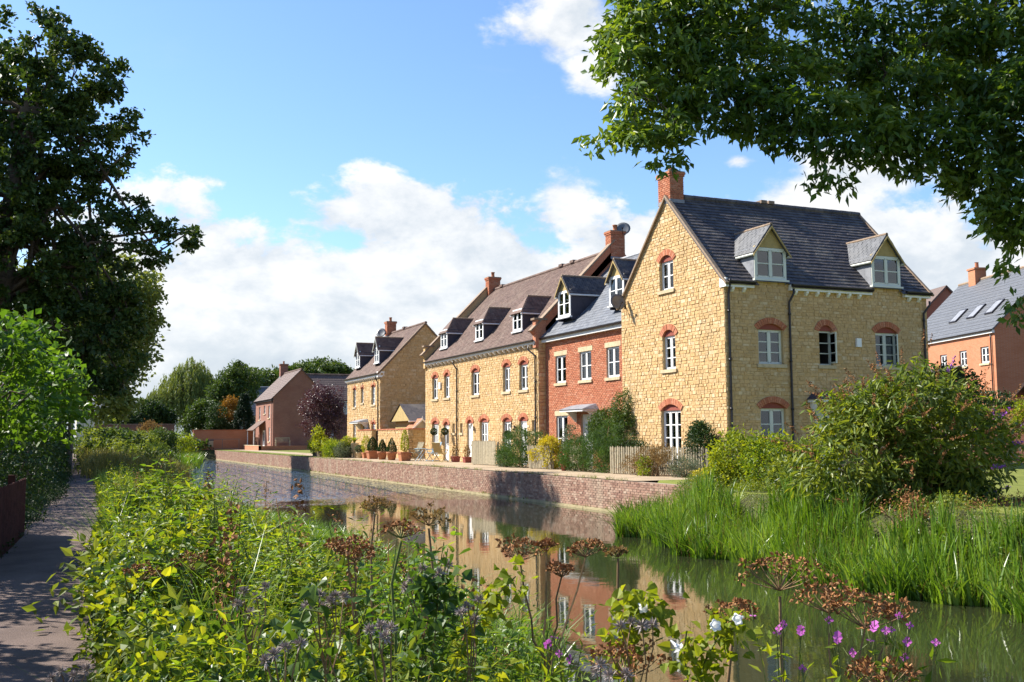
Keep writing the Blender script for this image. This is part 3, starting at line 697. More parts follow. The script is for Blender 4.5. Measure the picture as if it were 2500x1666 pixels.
def strip(name, left, right, ys_, mat, z):
    V = []; 
    for y in ys_:
        for t in (0, .33, .67, 1): x = left(y) * (1 - t) + right(y) * t; V.append((x, y, z(x, y, t)))
    n = len(ys_); F = [(j * 4 + i, j * 4 + i + 1, j * 4 + i + 5, j * 4 + i + 4) for j in range(n - 1) for i in range(3)]
    return tag(obj(name, V, F, mat, smooth=True), kind='structure')
strip('towpath', lambda y: PL(y) - .35, lambda y: PR(y) + .25, np.arange(-12, 121, 1.0), 'gravel_path', lambda x, y, t: .812 + (.02 if 0 < t < 1 else 0))
strip('quay_path', lambda y: 16.0, lambda y: 21.0, np.arange(27.4, 73, .8), 'quay_gravel', lambda x, y, t: 1.0)
strip('quay_path', lambda y: np.interp(y, [72, 80, 120], [16.6, 17.4, 17.8]), lambda y: np.interp(y, [72, 80, 120], [20, 19.6, 19.6]), np.arange(72, 121, 1.0), 'quay_gravel', lambda x, y, t: 1.006)
tag(MB().quad((16.0, 72, 1.001), (17.6, 72, 1.001), (17.6, 118, 1.001), (16.0, 118, 1.001)).build('lawn', 'lawn'), kind='structure')
tag(MB().quad((19.4, 76.6, 1.002), (40, 76.6, 1.002), (40, 108, 1.002), (19.4, 108, 1.002)).build('lawn', 'lawn'), kind='structure')
V = []; nxl, nyl = 24, 16                              # lawn at the right, following the ground
for j in range(nyl + 1):
    for i in range(nxl + 1): x = 12.7 + 32 * i / nxl; y = 2 + 25.2 * j / nyl; V.append((x, y, float(gz(x, y)) + .03))
tag(obj('lawn', V, [(j * (nxl + 1) + i, j * (nxl + 1) + i + 1, (j + 1) * (nxl + 1) + i + 1, (j + 1) * (nxl + 1) + i) for j in range(nyl) for i in range(nxl)], 'lawn', smooth=True), kind='structure')
tag(MB().quad(*[(x, y, 1.19) for x, y in ((29.5, 25.6), (60, 22.2), (60, 25.5), (29.5, 29.6))]).build('road', 'tarmac'), kind='structure')
# --- quay wall: brick face, footing at the waterline
qw = tag(MB().box(Fr((15.93, 117, -.8), -Y1, -X1), 0, 94, 0, 1.775, -.3, 0).build('quay_wall', 'mortar_old', base=(15.93, 22, -.8)), 'long low weathered brick quay wall along the canal edge below the houses', 'wall')
qf = Fr((15.93, 117, 0.08), -Y1, -X1); oo = [(0, 0), (93.5, 0), (93.5, .905), (0, .905)]
lay('brick', qf, bond(oo, [], []), 'brick_old', qw, 0, .014, .03, .35, single=300, rank=lambda q: abs((117 - q[0]) - 29.5) - .001 * q[1], dj=.5)
mb = MB(); u = 0
while u < 93.4: L_ = random.uniform(1.6, 2.6); mb.box(Fr((15.90, 117, -.3), -Y1, -X1), u, min(93.5, u + L_ - .01), 0, .375 + random.uniform(-.01, .01), -.03, .035 + random.uniform(0, .015)); u += L_
mb.build('footing', 'lime', qw)

# ------------------------------------------------------------------ house at the corner: golden stone, gable to the canal
HA = thing('stone_house', 'tall golden stone house with brick chimney and two gabled dormers, nearest the right bank', 'house', (20, 28.3, 1.0))
gA = Fr((20, 35.1, 1.0), -Y1, -X1); sA = Fr((20, 28.3, 1.0), X1, -Y1)
WA = [(2.86, 3.76, 6.55, 7.60, 2, 2), (2.96, 3.80, 3.69, 4.89, 2, 3), (2.77, 4.05, .30, 2.23, 3, 4)]
arA = [((a + b) / 2, (b - a) / 2, d, .22, .21) for a, b, c, d, *_ in WA]
oA = [(0, 0), (6.8, 0), (6.8, 6.5), (3.4, 9.95), (0, 6.5)]
hA = [(a, b, c, d + .22) for a, b, c, d, *_ in WA]
wA = wall('wall', gA, oA, hA, 'stone_mortar', HA)
near = lambda q: -(q[2] * q[3]) - (.05 if 2.0 < q[1] < 6.5 else 0)
lay('stone', gA, rubble(oA, hA, arA, 4, (.085, .145), (.13, .36)), 'stone', wA, -.01, .021, .08, .4, single=300, rank=near)
for (a, b, c, d, cl, rw), ar in zip(WA, arA): window(gA, a, b, c, d, HA, cl, rw, sill='stone_pale' if c > 1 else None, rec=-.12, curtain=.18 if c > 3 else .12); arch(gA, ar, HA, True)
WS = [(1.31, 2.32, 3.69, 4.85, 2, 3, 0), (3.84, 4.41, 3.70, 4.88, 1, 3, 1), (6.32, 7.32, 3.72, 4.90, 2, 3, 0), (1.32, 2.34, .25, 2.22, 2, 4, 0)]
arS = [((a + b) / 2, (b - a) / 2, d, .20, .20) for a, b, c, d, *_ in WS]
oS = [(0, 0), (8.76, 0), (8.76, 6.5), (0, 6.5)]
hS = [(a, b, c, d + .2) for a, b, c, d, *_ in WS] + [(3.55, 4.6, .0, 2.25)]
wS = wall('wall', sA, oS, hS, 'stone_mortar', HA)
lay('stone', sA, rubble(oS, hS, arS, 9, (.085, .145), (.13, .36)), 'stone', wS, -.01, .021, .08, .4, single=300, rank=near)
for (a, b, c, d, cl, rw, op), ar in zip(WS, arS):
    wn = window(sA, a, b, c, d, HA, cl, rw, 'cream_paint', sill='stone_pale' if c > 1 else None, rec=-.12, open_leaf=op, curtain=.22 if a > 6 or c > 3 and a < 3 else 0); arch(sA, ar, HA, True)
    if op or a > 6:                                    # a casement standing open, hinged on the right
        hp = sA.p(b - .05, c + .06, -.09); ang = R(78 if op else 60); Uo = -X1 * math.cos(ang) - Y1 * math.sin(ang); No = np.cross(Uo, Z1)
        fo = Fr(hp, Uo, No); wl = .46 if op else .44; mb = MB()
        for q in ((0, wl, 0, .05), (0, wl, d - c - .17, d - c - .12), (0, .05, .05, d - c - .17), (wl - .05, wl, .05, d - c - .17), (.05, wl - .05, .35, .38), (.05, wl - .05, .68, .71)): mb.box(fo, *q, -.02, .02)
        lf = mb.build('casement', 'cream_paint', wn); MB().box(fo, .05, wl - .05, .05, d - c - .17, -.004, .002).build('casement_pane', 'glass', wn)
door(sA, 3.55, 4.6, .0, 2.25, HA, mat='cream_paint', light='small')
canopy(sA, 3.26, 5.14, 2.5, HA, .7, 'lead_dark')
MB().box(sA, 5.40, 5.60, 4.36, 4.66, .03, .11).build('alarm_box', 'white_paint', HA)
# far and back walls
wall('wall', Fr((28.76, 35.1, 1), -X1, Y1), [(0, 0), (8.76, 0), (8.76, 6.5), (0, 6.5)], [], 'stone_mortar', HA)
wall('wall', Fr((28.76, 28.3, 1), Y1, X1), oA, [], 'stone_mortar', HA)
# roof: ridge along x
c45, s45 = math.cos(R(45.4)), math.sin(R(45.4)); SL = 3.62 / c45
DA = [(1.845, 6.53, 7.60, 8.40), (6.87, 6.56, 7.63, 8.41)]
roof(Fr((19.90, 28.08, 7.275), X1, -Y1), 8.98, A3(0, c45, s45), SL, 'slate_brown', HA, .19, .27, 300, lambda q: q[1], .034, slab0=.32, cut=[(.1 + u - .72, .1 + u + .72, .5) for u, *_ in DA])
roof(Fr((28.88, 35.32, 7.275), -X1, Y1), 8.98, A3(0, -c45, s45), SL, 'slate_brown', HA, .19, .27, 0, None, .034, slab0=.3)
ridge((20.7, 31.7, 10.97), (28.88, 31.7, 10.97), HA, 'slate_brown', .12)
for sgn, y0 in ((1, 28.08), (-1, 35.32)):              # verges of the gable
    MB().slab([(19.885, y0 - .0, 7.27), (19.885, 31.7, 10.945), (20.02, 31.7, 10.945), (20.02, y0, 7.27)], .07).build('verge', 'ridge_tile', HA)
    MB().slab([(28.8, y0 - .0, 7.27), (28.8, 31.7, 10.945), (28.9, 31.7, 10.945), (28.9, y0, 7.27)], .07).build('verge', 'ridge_tile', HA)
for (u, v0, ve, vr) in DA: dormer(sA, u, 1.22, v0, ve, vr, 1.014, 6.5, HA, 'cream_paint', 'lead', 'render_tan', 'slate_mid', .05)
for (a, b) in ((.03, 1.1), (2.6, 6.12), (7.63, 8.82)): gutter(sA, a, b, 6.40, .16, HA, brackets=1, bgap=.46)
gutter(Fr((28.76, 35.1, 1), -X1, Y1), 0, 8.76, 6.4, .16, HA)
MB().box(gA, 6.62, 6.96, 6.2, 6.5, -.02, .05).build('eaves_box', 'white_paint', HA)
downpipe(sA, .12, 0, 6.1, HA, hop=.0, swan=.1); downpipe(sA, 2.57, 0, 5.9, HA, hop=.12, swan=.1); downpipe(sA, 8.54, 0, 5.75, HA, hop=.2, swan=.1)
chimney(20.27, 31.82, 10.74, 11.82, .58, .82, HA, 0, True, True)
MB().tube([(20.15, 31.6, 11.82), (20.15, 31.6, 12.0)], .1, 10).build('chimney_pot', 'terracotta', HA)
for x in (24.2, 24.55): MB().box(Fr((x, 31.7, 11.02), X1, -Y1), -.13, .13, 0, .12, -.16, .16).build('ridge_vent', 'ridge_tile', HA)
dish((19.62, 34.7, 7.45), (-.1, -.9, .25), .32, 'round grey satellite dish on the left edge of the nearest stone gable', (20.0, 34.76, 7.3))

# ------------------------------------------------------------------ red brick house between the two stone ones
HD = thing('brick_house', 'red brick house with blue slate roof and two tall gabled dormers between the stone houses', 'house', (20.35, 35.12, 1.0))
gD = Fr((20.35, 42.72, 1.0), -Y1, -X1); LD = 7.58
WD = [(42.72 - a, 42.72 - b, c - 1, d - 1, rw) for a, b, c, d, rw in ((41.67, 40.64, 4.67, 5.88, 2), (39.33, 38.29, 4.68, 5.89, 2), (36.97, 35.93, 4.67, 5.89, 2), (41.66, 40.55, 1.25, 3.23, 2))]
hD = [q[:4] for q in WD] + [(3.44, 4.46, 0, 2.24)]
lint = [(a - .13, b + .13, d, d + .2) for a, b, c, d, _ in WD]
oD = [(0, 0), (LD, 0), (LD, 6.0), (0, 6.0)]
wD = wall('wall', gD, oD, hD, 'brick_mortar', HD)
lay('brick', gD, bond(oD, hD + lint, []), 'brick', wD, 0, .016, .04, .3, single=300, rank=lambda q: -q[0], dj=.4)
for i, (a, b, c, d, rw) in enumerate(WD):
    wn = window(gD, a, b, c, d, HD, 2, rw, sill='stone_pale', rec=-.07, curtain=.3 if i in (1, 2) else 0)
    MB().box(gD, a - .13, b + .13, d, d + .2, -.1, .022).build('lintel', 'stone_pale', wn)
door(gD, 3.44, 4.46, 0, 2.24, HD, light='small'); canopy(gD, 2.9, 5.0, 2.42, HD, .75, 'lead')
tD = .955; cD, sD = 1 / math.hypot(1, tD), tD / math.hypot(1, tD)
roof(Fr((20.1, 42.74, 6.80), -Y1, -X1), 7.6, A3(cD, 0, sD), 3.9 / cD, 'slate_blue', HD, .2, .25, 0, None, .014)
roof(Fr((27.9, 35.1, 6.80), Y1, X1), 7.6, A3(-cD, 0, sD), 3.9 / cD, 'slate_blue', HD, .4, .5, 0, None, .014)
ridge((24.0, 42.7, 10.53), (24.0, 35.2, 10.53), HD, 'lead', .09)
gutter(gD, 0, LD, 5.78, .2, HD, fh=.22)
for yc in (41.04, 36.33): dormer(gD, 42.72 - yc, 1.12, 6.58, 7.75, 8.42, tD, 6.04, HD, 'white_paint', 'lead_dark', 'render_tan', 'slate_brown', -.15)
wall('wall', Fr((27.65, 35.12, 1), Y1, X1), [(0, 0), (7.6, 0), (7.6, 5.9), (0, 5.9)], [], 'brick_mortar', HD)

# ------------------------------------------------------------------ long stone terrace with hipped dormers
HB = thing('stone_terrace', 'long golden stone terrace with brown tiled roof and three hipped dormers', 'house', (20, 42.72, 1.0))
yB0, yB1 = 42.72, 58.5; LB = yB1 - yB0; gB = Fr((20, yB1, 1.0), -Y1, -X1)
UB = lambda y: yB1 - y
WB = [(57.28, 56.34, 3.49, 4.70, 2, 2), (55.26, 54.39, 3.50, 4.71, 2, 2), (51.05, 49.97, 3.48, 4.69, 2, 2), (46.83, 45.95, 3.5, 4.7, 2, 2), (44.86, 43.91, 3.5, 4.69, 2, 2),
      (57.36, 56.22, .25, 2.06, 3, 3), (49.91, 48.75, .25, 2.07, 3, 3), (46.92, 45.86, .25, 2.05, 3, 3)]
DB = [(55.37, 54.49, 0, 1.97), (51.74, 50.88, 0, 2.03), (44.88, 44.04, 0, 2.05)]
SB = [(53.93, 53.55, 1.54, 2.06), (52.75, 52.37, 1.54, 2.05), (43.48, 43.1, 1.56, 2.07)]
op = [(UB(a), UB(b), c, d) for a, b, c, d, *_ in WB] + [(UB(a), UB(b), c, d) for a, b, c, d in DB]
arB = [((a + b) / 2, (b - a) / 2, d, .2, .19) for a, b, c, d in op]
hB = [(a, b, c, d + .2) for a, b, c, d in op] + [(UB(a), UB(b), c, d) for a, b, c, d in SB]
oB = [(0, 0), (LB, 0), (LB, 5.75), (0, 5.75)]
wB = wall('wall', gB, oB, hB, 'stone_mortar', HB)
lay('stone', gB, rubble(oB, hB, arB, 21, (.09, .145), (.14, .37)), 'stone', wB, -.01, .022, .08, .4, single=300, rank=lambda q: -q[0] - 8 * q[2] * q[3])
for i, (a, b, c, d, cl, rw) in enumerate(WB): window(gB, UB(a), UB(b), c, d, HB, cl, rw, sill='stone_pale' if c > 1 else None, rec=-.12, heavy=.07, curtain=(.2, 0, .28, .2, 0, .15, .3, .22)[i])
for i, (a, b, c, d) in enumerate(DB): door(gB, UB(a), UB(b), c, d, HB, light=('tall', 'none', 'small')[i])
for a, b, c, d in SB:
    wn = window(gB, UB(a), UB(b), c, d, HB, 1, 1, sill='stone_pale', rec=-.12)
for ar in arB: arch(gB, ar, HB)
# ends: stone below, brick parapet gable above the neighbour's slates
cB = 1 / math.hypot(1, 1.018); sB = 1.018 * cB; xR, zR_ = 24.2, 11.15
oE = [(0, 0), (8.4, 0), (8.4, 5.9), (4.2, 10.35), (0, 5.9)]
frE = Fr((20, yB0, 1), X1, -Y1); we = wall('wall', frE, oE, [], 'far_brick_bright', HB)
lay('stone', frE, rubble([(0, 0), (.42, 0), (.42, 5.7), (0, 5.7)], [], [], 5, (.12, .2), (.2, .42)), 'stone', we, -.01, .03, .09, .5)
wall('wall', Fr((28.4, yB1, 1), -X1, Y1), oE, [], 'stone_mortar', HB); wall('wall', Fr((28.4, yB0, 1), Y1, X1), oB, [], 'stone_mortar', HB)
rB, _ = roof(Fr((19.76, yB1 - .3, 6.66), -Y1, -X1), LB - .6, A3(cB, 0, sB), 4.44 / cB, 'tile_brown', HB, .125, .19, 0, None, .02, slab0=.1)
roof(Fr((28.64, yB0 + .3, 6.66), Y1, X1), LB - .6, A3(-cB, 0, sB), 4.44 / cB, 'tile_brown', HB, .4, .5, 0, None, .02)
ridge((xR, yB1 - .3, zR_ + .04), (xR, yB0 + .3, zR_ + .04), HB, 'tile_brown', .11)
for y0, mt, lo in ((yB1 - .3, 'stone_pale', 'stone_mortar'), (yB0, 'stone_pale', 'brick')):
    # parapet with sloping coping and a kneeler at the eaves
    slp = Fr((19.82, y0, 6.95), Y1, A3(-sB, 0, cB), A3(cB, 0, sB))
    MB().box(slp, .0, .3, 0, 4.38 / cB, -.35, .2).build('parapet', lo, HB); MB().box(slp, -.04, .34, -.02, 4.38 / cB, .202, .27).build('coping', 'ridge_tile', HB)
    MB().box(Fr((20.28, y0, 6.35), X1, Y1), -.42, .1, 0, 1.26, -.001, .301).build('kneeler', lo if lo == 'brick' else 'stone', HB); MB().box(Fr((20.28, y0, 7.612), X1, Y1), -.5, .16, 0, .09, -.05, .35).build('kneeler_cap', 'ridge_tile', HB)
for yc in (56.38, 50.9, 45.93): dormer(gB, UB(yc), 1.02, 6.41, 7.48, 8.16, 1.018, 5.9, HB, 'white_paint', 'lead_dark', 'render_tan', 'tile_brown', -.4, .66, gauge=.12, tw=.18)
gutter(gB, .32, LB - .1, 5.70, .18, HB, fh=.17, brackets=1, bgap=.60)
downpipe(gB, UB(53.1), 0, 5.1, HB, hop=-.25, swan=.12); downpipe(gB, UB(42.95), 0, 5.1, HB, hop=-.5, swan=.12)
chimney(24.2, yB0 + .24, 10.7, 12.0, .76, .55, HB, 1, True); chimney(24.2, yB1 - .35, 10.75, 11.95, .76, .55, HB, 1, True)
for y in (47.3, 48.6, 56.6): MB().box(Fr((xR, y, 11.2), -Y1, -X1), -.2, .2, 0, .13, -.15, .15).build('ridge_vent', 'tile_brown', HB)
MB().box(gB, UB(55.95), UB(55.7), 4.05, 4.42, .02, .1).build('alarm_box', 'white_paint', HB)
dish((24.56, yB0 + .1, 12.15), (-.5, -.75, .4), .36, 'grey satellite dish fixed to the tallest terrace chimney', (24.5, yB0 + .2, 11.9))
def lantern(p, fr, label, nm='wall_lantern'):
    t = thing(nm, label, 'lantern', p); f = Fr(p, fr.U, fr.N)
    MB().box(f, -.035, .035, -.12, .1, 0, .02).build('back_plate', 'black_metal', t); MB().tube([f.p(0, -.05, .01), f.p(0, -.1, .1), f.p(0, .0, .17)], .012, 6).build('arm', 'black_metal', t)
    c = f.p(0, .0, .17); MB().lathe(c, [(.03, -.01), (.075, .18), (.085, .185)], 6).build('glass_case', 'glass', t); MB().lathe(c, [(.1, .18), (.02, .27), (.015, .3)], 6).build('cap', 'black_metal', t)
lantern(gB.p(UB(50.7), 1.75, .03), gB, 'black lantern on the stone wall beside the plain white door')
lantern(gB.p(UB(45.45), 1.75, .03), gB, 'black lantern on the stone wall above the clipped rosemary bush')
# ------------------------------------------------------------------ farther stone house and its garden wall
HC_ = thing('stone_house', 'farther golden stone house with two gabled dormers and a shaded side gable', 'house', (20, 67.9, 1.0))
gC = Fr((20, 76.5, 1.0), -Y1, -X1); LC = 8.6; UC = lambda y: 76.5 - y
WC = [(74.9, 74.1, 3.5, 4.78), (72.72, 72.05, 3.75, 4.75), (70.03, 69.12, 3.55, 4.78), (74.85, 74.05, .3, 2.25), (69.98, 69.07, .9, 2.22)]
hC = [(UC(a), UC(b), c, d + .16) for a, b, c, d in WC] + [(UC(72.2), UC(71.2), 0, 2.1)]
arC = [((UC(a) + UC(b)) / 2, (a - b) / 2, d, .16, .17) for a, b, c, d in WC]; oC = [(0, 0), (LC, 0), (LC, 5.7), (0, 5.7)]
wC = wall('wall', gC, oC, hC, 'stone_mortar', HC_); lay('stone', gC, rubble(oC, hC, arC, 31, (.11, .18), (.18, .45)), 'stone', wC, -.01, .03, .09, .5)
for (a, b, c, d), ar in zip(WC, arC):
    window(gC, UC(a), UC(b), c, d, HC_, 2, 3, sill='stone_pale', rec=-.12, heavy=.07); k = arch(gC, ar, HC_)
    MB().prism(gC, [(ar[0] - .05, ar[2] + .14), (ar[0] + .05, ar[2] + .14), (ar[0] + .08, ar[2] + .42), (ar[0] - .08, ar[2] + .42)], 0, .05).build('keystone', 'stone_pale', k)
door(gC, UC(72.2), UC(71.2), 0, 2.1, HC_); canopy(gC, UC(72.9), UC(70.7), 2.35, HC_, .8)
sC = Fr((20, 67.9, 1), X1, -Y1); oG = [(0, 0), (6.4, 0), (6.4, 5.8), (3.2, 9.15), (0, 5.8)]
wC2 = wall('wall', sC, oG, [], 'stone_mortar', HC_); lay('stone', sC, rubble(oG, [], [], 37, (.11, .19), (.2, .5)), 'stone', wC2, -.01, .03, .09, .5)
wall('wall', Fr((26.4, 76.5, 1), -X1, Y1), oG, [], 'stone_mortar', HC_); wall('wall', Fr((26.4, 67.9, 1), Y1, X1), oC, [], 'stone_mortar', HC_)
q2 = math.sqrt(.5); tC = 1.045; cC = 1 / math.hypot(1, tC); sC_ = tC * cC
roof(Fr((19.77, 76.6, 6.56), -Y1, -X1), 8.82, A3(cC, 0, sC_), 3.43 / cC, 'tile_brown', HC_, .13, .2, 0, None, .02); roof(Fr((26.63, 67.8, 6.56), Y1, X1), 8.82, A3(-cC, 0, sC_), 3.43 / cC, 'tile_brown', HC_, .4, .5)
ridge((23.2, 76.6, 10.17), (23.2, 67.78, 10.17), HC_, 'tile_brown', .1)
for sg, x0 in ((1, 19.77), (-1, 26.63)): MB().slab([(x0, 67.76, 6.55), (x0, 67.86, 6.55), (23.2, 67.86, 10.13), (23.2, 67.76, 10.13)], .07).build('verge', 'ridge_tile', HC_)
gutter(gC, -.1, LC - .05, 5.62, .18, HC_, fh=.2, brackets=1, bgap=.5)
MB().box(gC, LC - .2, LC + .02, 5.35, 5.75, -.3, .2).build('eaves_box', 'white_paint', HC_)
downpipe(gC, LC - .35, 0, 5.1, HC_, hop=-.2, swan=.12)
for yc in (75.12, 70.12): dormer(gC, UC(yc), 1.0, 6.46, 7.57, 8.27, tC, 5.78, HC_, 'white_paint', 'lead_dark', 'cream_paint', 'tile_brown', -.4, gauge=.12, tw=.18)
chimney(23.2, 76.1, 9.9, 11.05, .72, .6, HC_, 1, True)
dish((22.5, 76.2, 10.2), (-.55, -.7, .4), .38, 'dark satellite dish beside the chimney of the farther stone house', (22.8, 76.15, 10.2))
MB().box(Fr((23.2, 72.5, 10.2), -Y1, -X1), -.2, .2, 0, .13, -.15, .15).build('ridge_vent', 'tile_brown', HC_)
GW = thing('garden_wall', 'shoulder-high golden stone garden wall with brick coping behind the potted topiary', 'wall', (19.9, 61.4, 1.0))
for (x0, y0, y1) in ((19.9, 61.4, 68.0), (19.6, 68.5, 72.1)):
    f = Fr((x0, y1, 1), -Y1, -X1); o_ = [(0, 0), (y1 - y0, 0), (y1 - y0, 1.78), (0, 1.78)]
    MB().box(f, 0, y1 - y0, 0, 1.78, -.28, 0).build('wall', 'stone_mortar', GW); lay('stone', f, rubble(o_, [], [], int(y0), (.1, .16), (.18, .42)), 'stone', GW, -.01, .03, .09, .5)
    mb = MB(); u = 0
    while u < y1 - y0: mb.box(f, u, min(u + .105, y1 - y0), 1.78, 1.86 + random.uniform(-.006, .006), -.31, .05); u += .115
    mb.build('coping', 'brick', GW)
f = Fr((19.9, 61.4, 1), X1, -Y1); MB().box(f, 0, 3.4, 0, 1.78, -.28, 0).build('wall', 'stone_mortar', GW); lay('stone', f, rubble([(0, 0), (3.4, 0), (3.4, 1.78), (0, 1.78)], [], [], 88, (.1, .16), (.18, .42)), 'stone', GW, -.01, .03, .09, .5)
MB().box(f, -.04, 3.4, 1.78, 1.865, -.3, .05).build('coping', 'brick', GW)
GR = thing('garage', 'low stone garage with dark hipped roof between the stone houses', 'garage', (20.6, 62.8, 1))
MB().box(Fr((20.6, 62.8, 1), X1, -Y1), 0, 4.4, 0, 2.35, -3.6, 0).build('wall', 'render_tan', GR)
MB().add([(20.3, 62.5, 3.33), (25.2, 62.5, 3.33), (25.2, 66.7, 3.33), (20.3, 66.7, 3.33), (20.3, 64.6, 4.45), (25.2, 64.6, 4.45)], [(0, 1, 5, 4), (1, 2, 5), (2, 3, 4, 5), (0, 3, 2, 1)]).build('roof', 'slate_brown', GR)
MB().prism(Fr((20.42, 62.62, 3.34), Y1, X1), [(0, 0), (3.9, 0), (1.95, 1.02)], -.06, .06).build('gable', 'render_tan', GR)
MB().tube([(20.25, 62.46, 3.3), (25.2, 62.46, 3.3)], .05, 6).build('gutter', 'white_paint', GR)
SH_ = thing('summer_house', 'little pink-roofed summer house peeping over the garden wall', 'shed', (20.35, 61.9, 1))
MB().prism(Fr((20.9, 61.9, 1), X1, -Y1), [(-.5, 0), (.5, 0), (.5, 1.95), (0, 2.42), (-.5, 1.95)], -1.2, 0).build('wall', 'cream_wall', SH_)
for s in (-1, 1): MB().slab([(20.9, 61.75, 3.47), (20.9 + s * .66, 61.75, 2.86), (20.9 + s * .66, 63.2, 2.86), (20.9, 63.2, 3.47)][::s], .05).build('roof', 'terracotta', SH_)
MB().tube([(20.9, 61.74, 3.45), (20.9, 61.74, 3.62)], [.03, .008], 6).build('finial', 'white_paint', SH_)
for s in (-1, 1): MB().slab([(20.9, 61.74, 3.46), (20.9 + s * .66, 61.74, 2.86), (20.9 + s * .66, 61.74, 2.74), (20.9, 61.74, 3.34)][::s], .03).build('barge_board', 'white_paint', SH_)

# ------------------------------------------------------------------ far brick house with a wing, walls, bench
def plain_house(root, o, U, N, L, Dp, he, hr, wm, rm, wins=(), frame='white_paint', over=.25, gutters=True, front='white_paint', ridge_m='tile_brown', cols=2, rows=3):
    """simple gabled house: facade on (o, U, N), ridge parallel to the facade"""
    o = A3(*o); f = Fr(o, U, N); B = -np.asarray(N, float); oF = [(0, 0), (L, 0), (L, he), (0, he)]
    wall('wall', f, oF, [w_[:4] for w_ in wins], wm, root)
    for w_ in wins: window(f, *w_[:4], root, cols, w_[4] if len(w_) > 4 else rows, frame, sill='stone_pale', rec=-.1, heavy=.075)
    og = [(0, 0), (Dp, 0), (Dp, he), (Dp / 2, hr), (0, he)]; U = np.asarray(U, float)
    wall('wall', Fr(o + U * L, B, U), og, [], wm, root); wall('wall', Fr(o + B * Dp, -B, -U), og, [], wm, root); wall('wall', Fr(o + U * L + B * Dp, -U, B), oF, [], wm, root)
    t = (hr - he) / (Dp / 2); c_ = 1 / math.hypot(1, t); s_ = t * c_
    e0 = f.p(-.12, he - over * t + .07, over)
    r1, sf = roof(Fr(e0, U, N), L + .24, B * c_ + Z1 * s_, (Dp / 2 + over) / c_, rm, root, .35, .45, thick=.02)
    e1 = f.p(L + .12, he - over * t + .07, 0) + B * (Dp + over)
    roof(Fr(e1, -U, B), L + .24, -B * c_ + Z1 * s_, (Dp / 2 + over) / c_, rm, root, .35, .45, thick=.02)
    ridge(f.p(-.12, hr + .09, -Dp / 2), f.p(L + .12, hr + .09, -Dp / 2), root, ridge_m, .11)
    if gutters: gutter(f, 0, L, he - over * t + .06, over - .04, root, fascia=front, fh=.2)
    return f, sf
HE = thing('brick_house', 'far red brick house with brown tiled roof and dark porch beyond the lawn', 'house', (20.95, 110.7, 1.0))
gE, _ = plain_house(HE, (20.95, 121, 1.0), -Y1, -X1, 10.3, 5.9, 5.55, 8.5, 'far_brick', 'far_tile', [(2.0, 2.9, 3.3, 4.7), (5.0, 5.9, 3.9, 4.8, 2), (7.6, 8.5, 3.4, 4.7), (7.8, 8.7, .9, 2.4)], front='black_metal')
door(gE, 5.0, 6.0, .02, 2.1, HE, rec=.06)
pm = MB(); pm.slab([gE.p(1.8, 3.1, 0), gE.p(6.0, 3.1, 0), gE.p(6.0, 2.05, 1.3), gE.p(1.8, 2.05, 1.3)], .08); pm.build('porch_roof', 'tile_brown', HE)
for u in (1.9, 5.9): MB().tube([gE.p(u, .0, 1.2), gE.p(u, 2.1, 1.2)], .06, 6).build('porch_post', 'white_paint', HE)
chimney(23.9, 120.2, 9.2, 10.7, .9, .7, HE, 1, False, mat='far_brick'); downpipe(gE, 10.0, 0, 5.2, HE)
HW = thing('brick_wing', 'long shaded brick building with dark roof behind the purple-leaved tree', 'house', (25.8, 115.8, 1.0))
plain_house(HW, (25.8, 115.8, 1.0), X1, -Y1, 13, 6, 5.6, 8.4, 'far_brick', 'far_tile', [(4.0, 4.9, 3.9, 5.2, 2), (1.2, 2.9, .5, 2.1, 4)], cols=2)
LWs = thing('low_wall', 'low brick terrace wall with pale coping in front of the far brick house', 'wall', (19.2, 108.8, 1))
MB().box(Fr((19.2, 118.5, 1), -Y1, -X1), 0, 9.7, 0, .46, -.25, 0).build('wall', 'far_brick_bright', LWs); MB().box(Fr((19.45, 108.8, 1), X1, -Y1), -.25, 7, 0, .458, -.25, 0).build('wall', 'far_brick_bright', LWs)
MB().box(Fr((19.2, 118.5, 1), -Y1, -X1), -.02, 9.74, .46, .52, -.29, .03).build('coping', 'stone_pale', LWs)
tag(MB().box(Fr((19.5, 109.1, 1), X1, -Y1), 0, 8, 0, .4, -9, 0).build('terrace', 'quay_gravel', base=(19.5, 109.1, 1)), kind='structure')
bt = thing('garden_bench', 'weathered grey slatted bench against the shaded brick gable', 'bench', (21.8, 109.9, 1.4)); bf = Fr((21.8, 109.9, 1.4), X1, -Y1)
for v, n in ((.42, .1), (.42, .22), (.42, .34)): MB().box(bf, -.75, .75, v, v + .035, n, n + .09).build('seat_slat', 'weathered_wood', bt)
for u in np.arange(-.68, .7, .115): MB().box(bf, u - .025, u + .025, .5, .84, .02, .045).build('back_slat', 'weathered_wood', bt)
MB().box(bf, -.75, .75, .84, .92, .01, .06).build('top_rail', 'weathered_wood', bt)
for s in (-.72, .72):
    for n in (.03, .42): MB().box(bf, s - .035, s + .035, 0, .62 if n > .3 else .84, n - .03, n + .03).build('leg', 'weathered_wood', bt)
    MB().box(bf, s - .04, s + .04, .62, .66, 0, .48).build('armrest', 'weathered_wood', bt)
FW = thing('brick_wall', 'tall brick wall striped with tree shadows at the end of the canal', 'wall', (13.9, 119.2, 1))
ff = Fr((13.9, 119.2, 1), X1, -Y1); MB().box(ff, 0, 6.6, 0, 2.13, -.3, 0).build('wall', 'far_brick_bright', FW); MB().box(ff, -.03, 6.6, 2.13, 2.22, -.34, .04).build('coping', 'brick', FW)
MB().box(ff, 1.6, 2.15, .35, 1.0, 0, .04).build('meter_cupboard', 'stone_pale', FW); MB().box(ff, 1.55, 2.2, 1.0, 1.12, 0, .05).build('cupboard_hood', 'lead_dark', FW)
